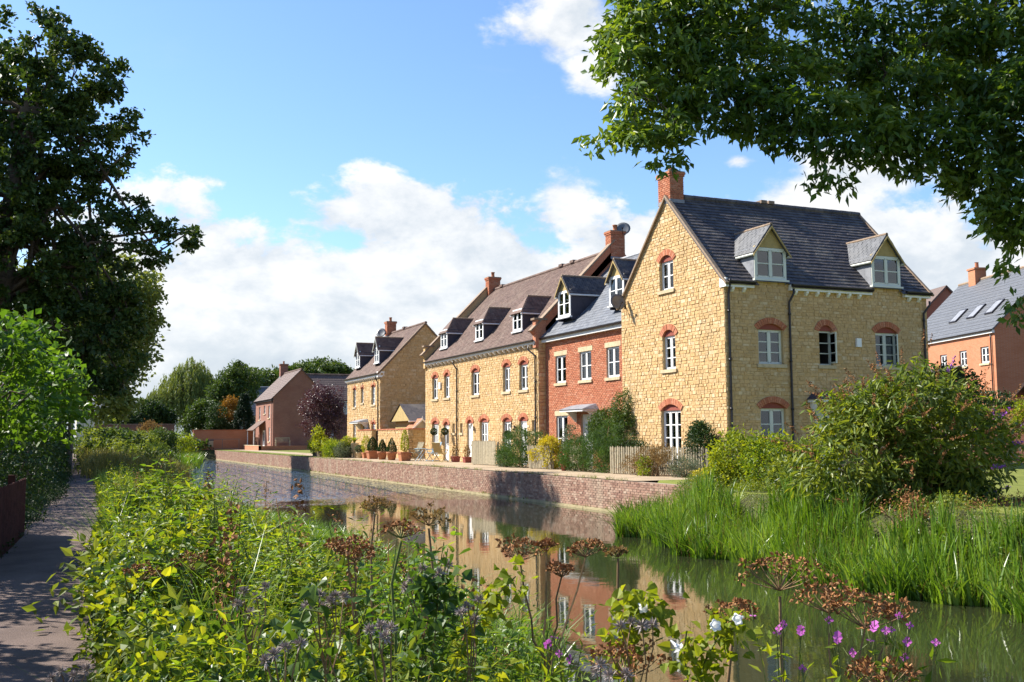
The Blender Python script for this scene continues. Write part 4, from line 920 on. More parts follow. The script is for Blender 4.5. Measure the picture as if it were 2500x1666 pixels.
RA = thing('railing', 'thin metal railing in front of the tall brick wall', 'railing', (15.1, 118.2, 1)); fr_ = Fr((15.1, 118.2, 1), X1, -Y1)
for v in (.1, 1.15): MB().box(fr_, 0, 3.6, v, v + .05, 0, .04).build('rail', 'grey_metal', RA)
for u in (0, 1.75, 3.55): MB().box(fr_, u, u + .05, 0, 1.2, -.001, .045).build('post', 'grey_metal', RA)
tg = thing('slatted_gate', 'dark slatted gate beside the far brick house', 'gate', (19.6, 119.3, 1)); fg = Fr((19.5, 119.3, 1.2), X1, -Y1)
for u in np.arange(0, 1.5, .12): MB().box(fg, u, u + .08, 0, 1.15, 0, .03).build('slat', 'bark', tg)
for v in (.95, 1.1): MB().box(fg, -.05, 1.52, v, v + .05, .031, .06).build('rail', 'weathered_wood', tg)
# houses and walls far behind
def simple(name, label, cat, loc): return thing(name, label, cat, loc)
h1 = simple('slate_house', 'distant cream-gabled house under a dark slate roof behind the conifer', 'house', (23.4, 150, 1)); plain_house(h1, (23.4, 150, 1), X1, -Y1, 8, 7, 4.6, 8.5, 'cream_wall', 'far_slate', gutters=False, ridge_m='lead')
h2 = simple('cream_house', 'distant cream gable half hidden behind the willow', 'house', (19.5, 163, 1)); plain_house(h2, (20.2, 170, 1), -Y1, -X1, 7, 5, 4.5, 8.8, 'cream_wall', 'far_slate', gutters=False, ridge_m='lead')
h3 = simple('low_building', 'distant low grey building with a long flat-pitched roof beside the oak', 'building', (4.0, 170, 1)); plain_house(h3, (3.0, 175, 1), X1, -Y1, 14, 8, 5.2, 6.9, 'cream_wall', 'far_slate', gutters=False, ridge_m='lead')
h4 = thing('brick_bridge', 'dark brick bridge parapet at the far end of the towpath', 'bridge', (2.6, 132, .8)); MB().box(Fr((4.2, 132, .8), X1, -Y1), 0, 9, 0, 3.1, -.5, 0).build('parapet', 'far_brick', h4); MB().box(Fr((4.2, 132, .8), X1, -Y1), -.05, 9.05, 3.1, 3.25, -.55, .05).build('coping', 'brick_old', h4)
h5 = thing('pale_shed', 'pale grey shed roof behind the far stone house', 'shed', (34, 150, 1)); plain_house(h5, (33, 150, 1), X1, -Y1, 12, 12, 7.2, 10.6, 'cream_wall', 'slate_blue', gutters=False, ridge_m='lead')
# ------------------------------------------------------------------ red houses at the right
cor = at_d(2427.7, 803.7, 62); dF = A3(.322, .947, 0); nF = A3(-.947, .322, 0)
HF = thing('brick_house', 'bright orange-red brick house with slate roof and three skylights at right', 'house', (cor[0], cor[1], 1.0))
Lf = 11.5; oF_ = cor + dF * Lf; oF_[2] = 1.0; heF = cor[2] - 1.0 + .12
def fw(px, py):                                        # photo pixel -> (u, v) on the facade
    d = ray(px, py); t = ((oF_ - CP) @ nF) / (d @ nF); P = CP + d * t; return (P - oF_) @ -dF, P[2] - 1.0
zr = lambda x, y: (2200 + x / 2.6133, 620 + y / 2.6133)
ws = []
for (x0, y0, x1, y1, rw) in ((247, 642, 295, 738, 2), (370, 616, 422, 720, 2), (504, 590, 563, 698, 2), (490, 872, 566, 915, 1)):
    a, b = fw(*zr(x0, (y0 * 1.0))), fw(*zr(x1, y1)); u0, u1 = sorted((a[0], b[0])); v1_ = fw(*zr((x0 + x1) / 2, (y0 + 2)))[1]; v0_ = fw(*zr((x0 + x1) / 2, y1))[1]; ws.append((u0, u1, v0_, v1_, rw))
gF, sF = plain_house(HF, oF_, -dF, nF, Lf, 8.4, heF, heF + 4.1, 'far_brick_bright', 'far_slate', ws, over=.2, ridge_m='ridge_tile')
for (x, y) in ((368, 402), (482, 372), (600, 342)):
    d = ray(*zr(x, y)); t = ((sF.o - CP) @ sF.N) / (d @ sF.N); P = CP + d * t - sF.o; u, v = P @ sF.U, P @ sF.V
    k = MB().box(sF, u - .45, u + .45, v - .62, v + .62, .0, .1).build('skylight', 'black_metal', HF); MB().box(sF, u - .36, u + .36, v - .53, v + .53, .101, .108).build('skylight_pane', 'lead', k)
d = ray(*zr(490, 240)); pc = gF.p(0, 0, -4.2); t = ((pc - CP) @ nF) / (d @ nF); P = CP + d * t
cF = MB(); fC = Fr((P[0], P[1], heF + 4.4), -dF, nF); cF.box(fC, -.45, .45, 0, 1.5, -.4, .4); cF.box(fC, -.52, .52, 1.5, 1.62, -.47, .47); cF = cF.build('chimney', 'far_brick_bright', HF)
MB().lathe(fC.p(0, 1.62, 0), [(.16, 0), (.13, .1), (.12, .4), (.15, .42)], 12).build('chimney_pot', 'terracotta', cF)
downpipe(gF, Lf - .35, 0, heF - .4, HF)
a = fw(*zr(250, 770)); fe = gF.at(a[0], 0, 0)
LTm = MB().box(fe, -1.5, 2.6, 0, a[1] - .5, .0, 2.4).build('lean_to', 'far_brick', HF); MB().slab([fe.p(-1.7, a[1] + .35, 0), fe.p(2.9, a[1] + .35, 0), fe.p(2.9, a[1] - .45, 2.7), fe.p(-1.7, a[1] - .45, 2.7)], .08).build('lean_to_roof', 'far_slate', LTm)
HG = thing('brick_house', 'shaded red brick gable with brown roof just right of the nearest stone house', 'house', (62, 60, 1))
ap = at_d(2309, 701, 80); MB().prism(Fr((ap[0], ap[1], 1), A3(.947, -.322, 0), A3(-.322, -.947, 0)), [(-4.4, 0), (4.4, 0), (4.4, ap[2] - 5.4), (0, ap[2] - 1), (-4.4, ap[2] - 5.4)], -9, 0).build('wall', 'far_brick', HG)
for s in (-1, 1):
    e = A3(.947, -.322, 0) * s; b_ = A3(.322, .947, 0); a_ = A3(ap[0], ap[1], ap[2] + .12) - b_ * .15; P = [a_, a_ + e * 4.7 - Z1 * 4.75, a_ + e * 4.7 - Z1 * 4.75 + b_ * 9.3, a_ + b_ * 9.3]; MB().slab(P if s > 0 else P[::-1], .12).build('roof', 'far_tile', HG)
HH = thing('brick_cottage', 'corner of a brick cottage with sloping verge at the right edge of the picture', 'house', (41, 35, 1))
rk = at_d(2477.4, 970, 48); eH, bH = A3(.5, -.866, 0), A3(.866, .5, 0)
MB().prism(Fr((*(rk + eH * .25)[:2], 1), eH, -bH), [(0, 0), (6, 0), (6, 2.7), (3, 6.0), (0, 2.7)], -6, 0).build('wall', 'far_brick_bright', HH)
for s in (0, 1):
    P0 = rk - bH * .2; pk = P0 + eH * 3.25 + Z1 * 3.6; o2 = P0 if s == 0 else P0 + eH * 6.5
    P = [o2, pk, pk + bH * 6.4, o2 + bH * 6.4]; MB().slab(P if s else P[::-1], .12).build('roof', 'tile_brown', HH)
RW = thing('garden_wall', 'tall red brick garden wall in shade behind the lawn at right', 'wall', (30, 34, 1.15))
p0, p1 = at_d(2280, 1127, 46.5), at_d(2700, 1122, 42.6); p0[2] = p1[2] = 1.1; U_ = (p1 - p0) / np.linalg.norm(p1 - p0); N_ = np.cross(U_, Z1); fW = Fr(p0, U_, N_); Lw = np.linalg.norm(p1 - p0)
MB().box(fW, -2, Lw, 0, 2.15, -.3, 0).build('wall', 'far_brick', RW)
mb = MB(); u = -2.0
while u < Lw: mb.box(fW, u, u + .1, 2.15, 2.27 + random.uniform(-.008, .008), -.32, .03); u += .113
mb.build('coping', 'brick', RW)
# ------------------------------------------------------------------ foliage helpers
def unit(a): return a / (np.linalg.norm(a, axis=-1, keepdims=True) + 1e-9)
def leaves(P, L, asp=.5, up=.6, droop=.25, out=None, fold=.18, axis=None, lv=.35, heart=False):
    """folded pointed leaves, two triangles each; up: how flat they lie"""
    n = len(P); ax = unit(rng.normal(size=(n, 3))) if axis is None else unit(axis + rng.normal(size=(n, 3)) * .35)
    if out is not None: ax = unit(ax + out * .9)
    ax[:, 2] -= droop; ax = unit(ax)
    nr = unit(rng.normal(size=(n, 3)) * (1 - up) + A3(0, 0, 1) * up); sd_ = unit(np.cross(nr, ax)); nr = np.cross(ax, sd_)
    l = (L * (1 + lv * (rng.random(n) - .5) * 2))[:, None]; wd = l * asp * .5
    if heart:                                          # rounder leaf, four triangles
        e = lambda a, b: P + ax * l * a + sd_ * wd * b + nr * wd * abs(b) * fold * 1.6
        V = np.stack([P, e(.12, 1.0), e(.52, .78), P + ax * l - nr * l * .12, e(.52, -.78), e(.12, -1.0)], 1).reshape(-1, 3); b = np.arange(n) * 6
        return V, np.stack([np.stack([b + i for i in q], 1) for q in ((0, 1, 2), (0, 2, 3), (0, 3, 4), (0, 4, 5))], 1).reshape(-1, 3)
    m = P + ax * l * .42
    V = np.stack([P, m + sd_ * wd + nr * wd * fold * 2, P + ax * l, m - sd_ * wd + nr * wd * fold * 2], 1).reshape(-1, 3)
    b = np.arange(n) * 4; F = np.stack([np.stack([b, b + 1, b + 2], 1), np.stack([b, b + 2, b + 3], 1)], 1).reshape(-1, 3)
    return V, F
def blades(P, H, wdt, lean=.35, seg=3, dirs=None, hv=.3, curl=1.0):
    """grass or reed blades: tapering bent ribbons"""
    n = len(P); a = rng.random(n) * 2 * math.pi; d = np.stack([np.cos(a), np.sin(a), 0 * a], 1) if dirs is None else unit(dirs + rng.normal(size=(n, 3)) * [.5, .5, 0])
    h_ = H * (1 + hv * (rng.random(n) - .5) * 2); lean = np.broadcast_to(lean, (n,)); ln = lean * (.3 + rng.random(n)) * h_
    fa = rng.random(n) * math.pi; s_ = np.stack([np.cos(fa), np.sin(fa), 0 * fa], 1); rows = []
    for i in range(seg + 1):
        t = i / seg; c = P + d * (ln * t ** (1 + curl))[:, None] + A3(0, 0, 1) * (h_ * (t - .28 * curl * lean * t * t))[:, None]; wq = (wdt * (1 - t) ** .7 * .5 * np.ones(n))[:, None]
        rows += [c - s_ * wq, c + s_ * wq] if i < seg else [c]
    V = np.stack(rows, 1); k = V.shape[1]; V = V.reshape(-1, 3); b = (np.arange(n) * k)[:, None]; tr = []
    for i in range(seg - 1): tr += [(2 * i, 2 * i + 1, 2 * i + 3), (2 * i, 2 * i + 3, 2 * i + 2)]
    tr.append((2 * seg - 2, 2 * seg - 1, 2 * seg)); F = (b[:, None, :] + np.array(tr)[None]).reshape(-1, 3); return V, F
def cat_(parts):
    Vs, Fs, b = [], [], 0
    for V, F in parts:
        F = np.asarray(F)
        if F.shape[1] == 4: F = np.concatenate([F[:, :3], F[:, [0, 2, 3]]])
        Vs.append(np.asarray(V)); Fs.append(F + b); b += len(V)
    return np.concatenate(Vs), np.concatenate(Fs)
def tubes(specs, k=5):
    Vs, Fs, b = [], [], 0
    for pts, rad in specs:
        V, F = tube(pts, rad, k, False); Vs.append(V); Fs.append(np.array(F) + b); b += len(V)
    return np.concatenate(Vs), np.concatenate(Fs)
def in_ells(ells, n, hollow=.45, wts=None):
    """points inside ellipsoids (cx, cy, cz, rx, ry, rz), crowding towards their skin; also the outward direction"""
    E = np.array(ells, float); w_ = (E[:, 3] * E[:, 4] * E[:, 5]) ** (.75) if wts is None else np.array(wts, float); i = rng.choice(len(E), n, p=w_ / w_.sum())
    d = unit(rng.normal(size=(n, 3))); r = (hollow + (1 - hollow) * rng.random(n)) ** .55
    return E[i, :3] + d * r[:, None] * E[i, 3:], d
def clumps(C, O, m, s, flat=.7):
    n = len(C); P = np.repeat(C, m, 0) + rng.normal(size=(n * m, 3)) * s * [1, 1, flat]; return P, np.repeat(O, m, 0)
def limb(p, q, sag=.0, n=6, wob=.04):
    p, q = np.asarray(p, float), np.asarray(q, float); t = np.linspace(0, 1, n)[:, None]; L = np.linalg.norm(q - p)
    c = p + (q - p) * t + A3(0, 0, 1) * (sag * L * np.sin(math.pi * t)); c[1:-1] += rng.normal(size=(n - 2, 3)) * wob * L; return c
def tree(name, label, base, trunk_pts, trunk_r, ells, n_cl, per, cl_s, L, mat, asp=.55, bark='bark', hollow=.45, up=.45, droop=.25, cat='tree', group=None, limbs=14, twigs=60, fork=None, flat=.7, out=.5, crown='crown', wts=None, lr=.32, tw_=.09, zmin=-9):
    t = thing(name, label, cat, base, group); tp = np.array(trunk_pts, float); E = np.array(ells, float)
    sp = [(np.concatenate([limb(a, b, 0, 5, .015)[:-1] if i < len(tp) - 2 else limb(a, b, 0, 5, .015) for i, (a, b) in enumerate(zip(tp[:-1], tp[1:]))]), np.linspace(1, .45, 4 * (len(tp) - 2) + 5) * trunk_r)]
    C, O = in_ells(ells, n_cl, hollow, wts); F0 = tp[len(tp) // 2:] if fork is None else np.array(fork, float); ends = []
    pick = rng.choice(len(E), limbs, p=None)
    for j in range(limbs):
        e = E[j % len(E)] if j < len(E) else E[pick[j]]
        q = e[:3] + rng.normal(size=3) * e[3:] * .25
        if q[2] < zmin: continue
        s_ = F0[rng.integers(len(F0))]; pts = limb(s_, q, .05, 6, .05); sp.append((pts, np.linspace(1, .25, 6) * lr * trunk_r)); ends.append(pts[2:])
    ends = np.concatenate(ends) if ends else tp[-1:]
    for j in rng.choice(len(C), min(twigs, len(C)), replace=False):
        dd_ = ((ends - C[j]) ** 2).sum(1); s_ = ends[np.argmin(dd_)]
        if dd_.min() > (1.1 if name == 'ash_tree' and trunk_r < .3 and E[0, 2] > 4 else 9) : continue
        sp.append((limb(s_, C[j], .04, 5, .05), np.linspace(1, .28, 5) * tw_ * trunk_r))
    V, F = tubes(sp, 7); obj('trunk', V, F, bark, t, True)
    P, O2 = clumps(C, O, per, cl_s, flat); V, F = leaves(P, L, asp, up, droop, O2 * out); obj(crown, V, F, mat, t); return t
def bush(name, label, base, ells, n_cl, per, cl_s, L, mat, asp=.5, hollow=.5, up=.4, droop=.1, cat='shrub', group=None, out=.6, stems=8, extra=None, blade=False, bw=.02, flat=.8, stem='stem_brown'):
    t = thing(name, label, cat, base, group); C, O = in_ells(ells, n_cl, hollow); C[:, 2] = np.maximum(C[:, 2], base[2] + .05)
    P, O2 = clumps(C, O, per, cl_s, flat); P[:, 2] = np.maximum(P[:, 2], base[2] + .02)
    if blade: V, F = blades(P, L, bw, .5, 2, dirs=O2 * [1, 1, 0] + 1e-3)
    else: V, F = leaves(P, L, asp, up, droop, O2 * out)
    obj('foliage', V, F, mat, t); sp = []; b = A3(*base)
    for j in rng.choice(len(C), min(stems, len(C)), replace=False): sp.append((limb(b + rng.normal(size=3) * [.08, .08, 0], C[j], .05, 5, .04), np.linspace(.02, .006, 5)))
    if sp: V, F = tubes(sp, 5); obj('stems', V, F, stem, t)
    return t
def wp(X, Y, y): return at_y(X * S, Y * S, y)          # overview pixel at depth y (north)
# ------------------------------------------------------------------ the big oak on the left and its neighbours
yo = 50.0
def el(X, Y, rx, rz, y=yo, ry=None): c = wp(X, Y, y); return (c[0], y, c[2], rx, ry or rx, rz)
oak_e = [el(100, 95, 2.1, 1.7), el(185, 175, 2.0, 1.7), el(60, 230, 2.4, 2.0), el(235, 265, 1.9, 1.5), el(270, 330, 1.35, 1.25), el(130, 350, 2.4, 1.7), el(215, 400, 1.7, 1.1), el(40, 420, 2.3, 1.9),
         el(150, 500, 2.6, 1.7), el(250, 545, 1.9, 1.2), el(330, 525, 1.1, .85), el(400, 545, 1.15, .65, ry=1.0), el(318, 480, .55, .65), el(438, 535, .55, .3), el(350, 590, .75, .4),
         el(60, 620, 2.8, 2.2), el(190, 640, 2.4, 1.9), el(100, 770, 2.6, 2.0), el(230, 740, 1.9, 1.7), el(280, 700, 1.0, 1.2), el(250, 840, 1.5, 1.3), el(160, 890, 2.0, 1.1), el(285, 880, .8, .7),
         (-5.5, 52, 15, 4, 4, 4), (-7, 50, 9.5, 4, 4, 4), (-3.5, 54, 18.5, 3.4, 3.4, 2.6), (-5, 47, 12, 3.5, 3, 3.5), (-9, 53, 13, 3.5, 3.5, 4), (-1, 54, 11, 3, 3, 3)]
tree('oak_tree', 'huge dark oak filling the left edge with one branch reaching out to the right', (-2.8, 50, .78), [(-2.8, 50, .7), (-2.6, 50, 4), (-2.3, 50, 8.5), (-2.0, 50, 13), (-1.6, 50, 17)], .62, oak_e, 1700, 46, .18, .24, 'leaf_oak', .7, limbs=34, twigs=170, hollow=.35, lr=.2, tw_=.05)
e2 = lambda X, Y, rx, rz: el(X, Y, rx, rz, 84)
tree('sycamore_tree', 'rounder sunlit tree behind the oak, its right side yellow-green', (-1.5, 84, .78), [(-1.5, 84, .7), (-1.3, 84, 6), (-.6, 84, 12)], .5,
     [e2(290, 660, 2.6, 2.4), e2(315, 720, 1.8, 2.0), e2(300, 800, 1.7, 2.0), e2(255, 740, 3.2, 3.4), e2(280, 860, 1.9, 1.8), e2(200, 820, 3.4, 3.2), e2(230, 920, 2.4, 1.6), e2(310, 915, .9, .5), e2(170, 700, 4, 4)], 640, 38, .36, .34, 'leaf_willow', .75, limbs=14, twigs=50)
# hazel scrub and hedge along the path
def hz_e(X, Y, rx, rz, y): return el(X, Y, rx, rz, y, max(rx, .9))
hz_list = [hz_e(15, 800, .4, .3, 15), hz_e(62, 815, .3, .25, 16.5), hz_e(105, 835, .25, .22, 18), hz_e(150, 830, .16, .14, 18), hz_e(168, 870, .14, .12, 18), hz_e(85, 870, .35, .2, 17), hz_e(125, 905, .35, .22, 18), hz_e(30, 900, .6, .4, 16), hz_e(85, 950, .6, .4, 18), hz_e(165, 940, .16, .1, 18), hz_e(35, 760, .2, .14, 15), hz_e(140, 870, .22, .16, 19), hz_e(5, 760, .45, .3, 14.5), hz_e(20, 960, .6, .4, 16.5), (-2.3, 15.5, 2.6, 1.2, 1.6, 1.3), (-2.4, 18, 2.8, 1.2, 1.6, 1.4)]
tree('hazel_tree', 'bright green large-leaved hazel leaning over the left hedge', (-1.9, 16.5, .78), [(-1.9, 16.5, .7), (-1.8, 16.6, 1.5), (-1.6, 16.7, 2.2)], .09, hz_list, 620, 13, .12, .12, 'leaf_hazel', .72, hollow=.35, up=.6, limbs=16, twigs=60, droop=.35, crown='crown')
C, O = [], []
hedge_e = []
for y in np.arange(18.9, 79, 1.15):
    x = PL(y) - .62 - .1; hh = 1.5 + .35 * math.sin(y * .9) + (.5 if y > 24 else 0)
    hedge_e += [(x - .15, y, .8 + hh * .45, .55 + .08 * math.sin(y * 2.1), .8, hh * .62), (x - .35, y + .5, .8 + hh * .95, .6, .8, hh * .5)]
hd = thing('hedge', 'dark overgrown hedge along the left side of the path', 'hedge', (-.9, 30, .78)); E = np.array(hedge_e); wts = 1 / (E[:, 1] ** .8)
C, O = in_ells(hedge_e, 2500, .55, wts); P, O2 = clumps(C, O, 26, .13); P[:, 2] = np.maximum(P[:, 2], .82); Lh = np.interp(P[:, 1], [15, 40, 80], [.07, .13, .22])
V, F = leaves(P, Lh, .6, .45, .2, O2 * .6); obj('foliage', V, F, 'leaf_hedge', hd)
sp = [(limb((PL(y) - .8 + rng.normal() * .1, y, .7), (PL(y) - .85 + rng.normal() * .25, y + rng.normal() * .4, 2.2), 0, 5, .05), np.linspace(.035, .012, 5)) for y in np.arange(17.6, 79, .7)]
V, F = tubes(sp, 5); obj('stems', V, F, 'bark', hd)
h2e = []
for y in list(np.arange(4, 10.4, .7)) + list(np.arange(12.6, 18, .7)): h2e += [(-2.3, y, 1.7, .6, .6, 1.1), (-2.6, y, 3.2 + .2 * math.sin(y * 2), .8, .6, 1.0)]
hd2 = thing('garden_hedge', 'tall garden hedge behind the red fence beside the near path', 'hedge', (-2.7, 9, .78)); C, O = in_ells(h2e, 1100, .3); P, O2 = clumps(C, O, 22, .15); V, F = leaves(P, .13, .65, .45, .2, O2 * .6); obj('foliage', V, F, 'leaf_hedge', hd2)
V, F = tubes([(limb((-2.7, y, .7), (-2.8, y + .2, 3), 0, 5, .04), np.linspace(.05, .02, 5)) for y in np.arange(5.5, 18, .8)], 5); obj('stems', V, F, 'bark', hd2)
tr2 = [('ash_trunk', 'slender grey tree trunk rising from the end of the hedge beside the path', 62.0)]
for nm, lb, y in tr2:
    t = thing('young_tree', lb, 'tree', (PL(y) - .15, y, .78)); V, F = tubes([(limb((PL(y) - .1, y, .7), (PL(y) + .1, y, 7), 0, 6, .01), np.linspace(.17, .09, 6)), (limb((PL(y) - .45, y + 1, .7), (PL(y) - .5, y + 1, 7), 0, 6, .01), np.linspace(.2, .1, 6))], 8); obj('trunk', V, F, 'bark_grey', t, True)
    C, O = in_ells([(PL(y) - .6, y, 6.5, 2.0, 2.2, 1.9), (PL(y) - 1.5, y, 4.6, 1.6, 2.2, 1.6)], 150, .4); P, O2 = clumps(C, O, 36, .3); V, F = leaves(P, .26, .7, .45, .2, O2 * .5); obj('crown', V, F, 'leaf_oak', t)
# ------------------------------------------------------------------ ash overhanging from the right bank
def ce(X, Y, d, rx, ry, rz): c = at_d(X * S, Y * S, d); return (c[0], c[1], c[2], rx, ry, rz)
ash_e = []
for (X, Y, d, r, rz) in ((1470, 70, 12.5, .5, .42), (1440, 150, 12.3, .4, .3), (1450, 215, 12, .38, .25), (1420, 285, 12, .25, .14), (1385, 330, 12, .16, .1), (1500, 270, 12, .4, .26), (1470, 330, 11.8, .28, .16), (1560, 120, 12.6, .6, .45), (1580, 220, 12.2, .5, .32),
                         (1540, 330, 11.8, .26, .2), (1535, 375, 11.8, .15, .12), (1650, 70, 13, .6, .5), (1690, 180, 12.5, .6, .4), (1640, 265, 12.1, .42, .22), (1720, 255, 12.2, .45, .24), (1790, 60, 13, .7, .5), (1800, 180, 12.5, .6, .4), (1850, 270, 12, .5, .26), (1820, 310, 12, .28, .16),
                         (1900, 330, 11.8, .4, .25), (1925, 395, 11.7, .26, .16), (1890, 420, 11.7, .14, .08), (1960, 280, 12, .5, .3), (1930, 120, 13, .7, .5), (2050, 60, 13, .7, .5), (2060, 190, 12.5, .65, .4), (2050, 310, 12, .45, .26), (2090, 385, 11.8, .26, .14),
                         (2180, 90, 13, .7, .6), (2190, 240, 12.3, .6, .4), (2180, 350, 12, .4, .25), (2280, 150, 12.5, .7, .6), (2300, 320, 12, .55, .45), (2270, 430, 11.8, .42, .3), (2325, 510, 11.6, .3, .4), (2350, 620, 11.5, .2, .26), (2345, 700, 11.4, .14, .18), (2275, 455, 11.8, .24, .2), (2130, 330, 12, .4, .28), (1985, 350, 11.9, .36, .22), (2230, 400, 11.9, .36, .26), (1760, 300, 12, .2, .1), (1440, 300, 12, .2, .12), (1600, 320, 11.9, .22, .12), (1405, 60, 12.4, .14, .16), (1500, 10, 12.6, .5, .4), (1600, 10, 12.8, .5, .4),
                         (2420, 250, 12, .8, .8), (2450, 480, 11.6, .7, .6), (2500, 80, 12.5, .9, .8), (1700, -90, 13, .8, .5), (2000, -120, 13, .9, .5), (2300, -100, 13, .9, .6), (2600, 300, 11.5, 1.0, 1.0), (2650, 0, 12, 1.1, 1.0)): ash_e.append(ce(X, Y, d, r, r * 1.15, rz))
tb = (14.2, 6.4, 1.0); fk = [(13.6, 7.4, 6.6), (12.8, 8.2, 7.0), (11.8, 9.0, 7.2), (10.7, 9.7, 7.2), (9.5, 10.4, 7.1), (8.3, 10.9, 6.9)]
tree('ash_tree', 'leafy ash branches hanging into the top right of the picture', tb, [tb, (14.1, 6.5, 3), (13.8, 6.7, 5.4), (13.2, 7.2, 8)], .26, ash_e, 1350, 40, .08, .12, 'leaf_ash', .43, hollow=.2, up=.5, droop=.55, limbs=40, twigs=380, fork=fk, flat=.75, out=.45, lr=.085, tw_=.03, zmin=6.3)
# ------------------------------------------------------------------ trees at the end of the canal
def willow(base, label):
    t = thing('willow_tree', label, 'tree', base); c = A3(*base); sp = [(limb(c, c + A3(0, 0, 7), 0, 6, .02), np.linspace(.5, .3, 6))]; PP, AX = [], []
    for i in range(900):
        k = rng.integers(6); cx, cz, r = ((0, 9.2, 3.6), (-2.6, 7.0, 2.6), (2.4, 8.2, 3.0), (.6, 10.2, 2.7), (-4.0, 6.0, 1.9), (1.2, 6.4, 3.2))[k]
        a = rng.random() * 2 * math.pi; q = math.sqrt(rng.random()) * r; s_ = c + A3(cx + q * math.cos(a), q * math.sin(a), cz + 1.9 * (1 - (q / r) ** 2) + rng.normal() * .25); ln = rng.uniform(2.2, 6.5) * (.5 + .5 * q / r); ln = min(ln, s_[2] - 1.6)
        n = int(26); tt = rng.random(n); o = A3(math.cos(a), math.sin(a), 0) * .5
        p = s_ + o * np.sqrt(tt)[:, None] - Z1 * (ln * tt ** 1.15)[:, None] + rng.normal(size=(n, 3)) * .09; PP.append(p); AX.append(np.tile(A3(o[0] * .3, o[1] * .3, -1), (n, 1)))
        if i % 12 == 0: sp.append((limb(c + A3(0, 0, 5), s_, .1, 5, .04), np.linspace(.14, .03, 5)))
    V, F = tubes(sp, 6); obj('trunk', V, F, 'bark', t, True)
    V, F = leaves(np.concatenate(PP), .5, .2, .3, .4, axis=np.concatenate(AX)); obj('crown', V, F, 'leaf_willow', t)
willow((16.6, 150, 1), 'tall weeping willow at the far end of the canal')
def far(X, Y, rx, rz, y): return el(X, Y, rx, rz, y)
B1 = lambda X, y: (wp(X, 1000, y)[0], y, 1.0)
tree('ash_tree', 'feathery pale green tree standing right of the willow', B1(540, 140), [B1(540, 140), (B1(540, 140)[0], 140, 6)], .25, [far(525, 880, 1.6, 1.6, 140), far(545, 850, 1.0, 1.0, 140), far(575, 870, 1.2, 1.0, 140), far(505, 905, 1.4, 1.3, 140), far(560, 900, 1.8, 1.5, 140), far(520, 930, 1.6, 1.6, 140)], 260, 34, .34, .42, 'leaf_mid', .4, limbs=8, twigs=20, up=.3)
tree('bushy_tree', 'low grey-green bushy tree in front of the willow', B1(455, 128), [B1(455, 128), (B1(455, 128)[0], 128, 2.2)], .14, [far(450, 955, 1.3, 1.3, 128), far(470, 940, 1.2, 1.2, 128), far(480, 970, 1.4, 1.2, 128), far(440, 975, 1.0, .9, 128)], 150, 30, .25, .3, 'leaf_mid', .5, limbs=6, twigs=10)
tree('shrub_tree', 'dark evergreen bush beside the brick wall', B1(500, 124), [B1(500, 124), (B1(500, 124)[0], 124, 2.2)], .14, [far(495, 960, 1.2, 1.6, 124), far(505, 985, 1.2, .9, 124)], 120, 30, .22, .25, 'leaf_hedge', .5, limbs=5, twigs=10)
tree('autumn_tree', 'small orange-leaved tree behind the brick wall', B1(525, 126), [B1(525, 126), (B1(525, 126)[0], 126, 2.5)], .1, [far(522, 945, .95, 1.2, 126), far(530, 970, 1.0, .9, 126), far(530, 925, .7, .6, 126)], 110, 26, .22, .26, 'leaf_orange', .5, limbs=6, twigs=14)
def conifer(base, h_, r, label):
    t = thing('conifer', label, 'tree', base); c = A3(*base); PP, OO = [], []
    for i in range(1500):
        k = rng.random() ** .8; a = rng.random() * 2 * math.pi; rr = r * (1 - k) * (.45 + .55 * rng.random()); p = c + A3(rr * math.cos(a), rr * math.sin(a), .6 + k * (h_ - .6) - rr * .25); PP.append(p); OO.append((math.cos(a), math.sin(a), -.25))
    P, O = clumps(np.array(PP), np.array(OO), 7, .12, .4); V, F = leaves(P, .36, .22, .5, .25, O * 1.4); obj('crown', V, F, 'leaf_conifer', t); V, F = tubes([(limb(c, c + A3(0, 0, h_ * .95), 0, 5, .003), np.linspace(.16, .03, 5))], 6); obj('trunk', V, F, 'bark', t, True)
conifer(B1(560, 124), 6.4, 2.3, 'dark conifer between the orange tree and the far brick house')
for X, Y, rx, rz, y, lb in ((690, 858, 3.4, 1.5, 190, 'distant round tree peeping over the far brick roof'), (745, 848, 4.2, 1.6, 195, 'broad distant tree on the skyline left of the far stone house'), (625, 872, 4, 1.9, 190, 'distant olive tree behind the slate-roofed house'), (560, 868, 2.6, 2.0, 185, 'distant tree crown above the cream gable'), (300, 935, 4.5, 1.6, 230, 'distant dark tree above the low grey building')):
    b = wp(X, Y, y); tree('distant_tree', lb, (b[0], y, 1), [(b[0], y, 1), (b[0], y, b[2])], .35, [(b[0], y, b[2], rx, rx, rz), (b[0] + rx * .7, y, b[2] - .6, rx * .7, rx * .7, rz * .8), (b[0] - rx * .7, y, b[2] - .5, rx * .7, rx * .7, rz * .8)], 200, 30, .42, .5, 'leaf_mid', .6, limbs=5, twigs=8, group='trees on the skyline')
for X, Y, r, y, lb in ((285, 962, 1.6, 135, 'round dark bush before the low grey building'), (345, 945, 2.0, 140, 'long dark hedge clump left of the willow'), (370, 955, 1.6, 141, 'dark bush touching the left skirt of the willow'), (315, 955, 1.0, 138, 'small dark round bush on the bridge end')):
    b = wp(X, Y, y); bush('bush', lb, (b[0], y, 1.0), [(b[0], y, b[2] - .3, r, r, r * .8)], 120, 24, .3, .32, 'leaf_hedge', .6)
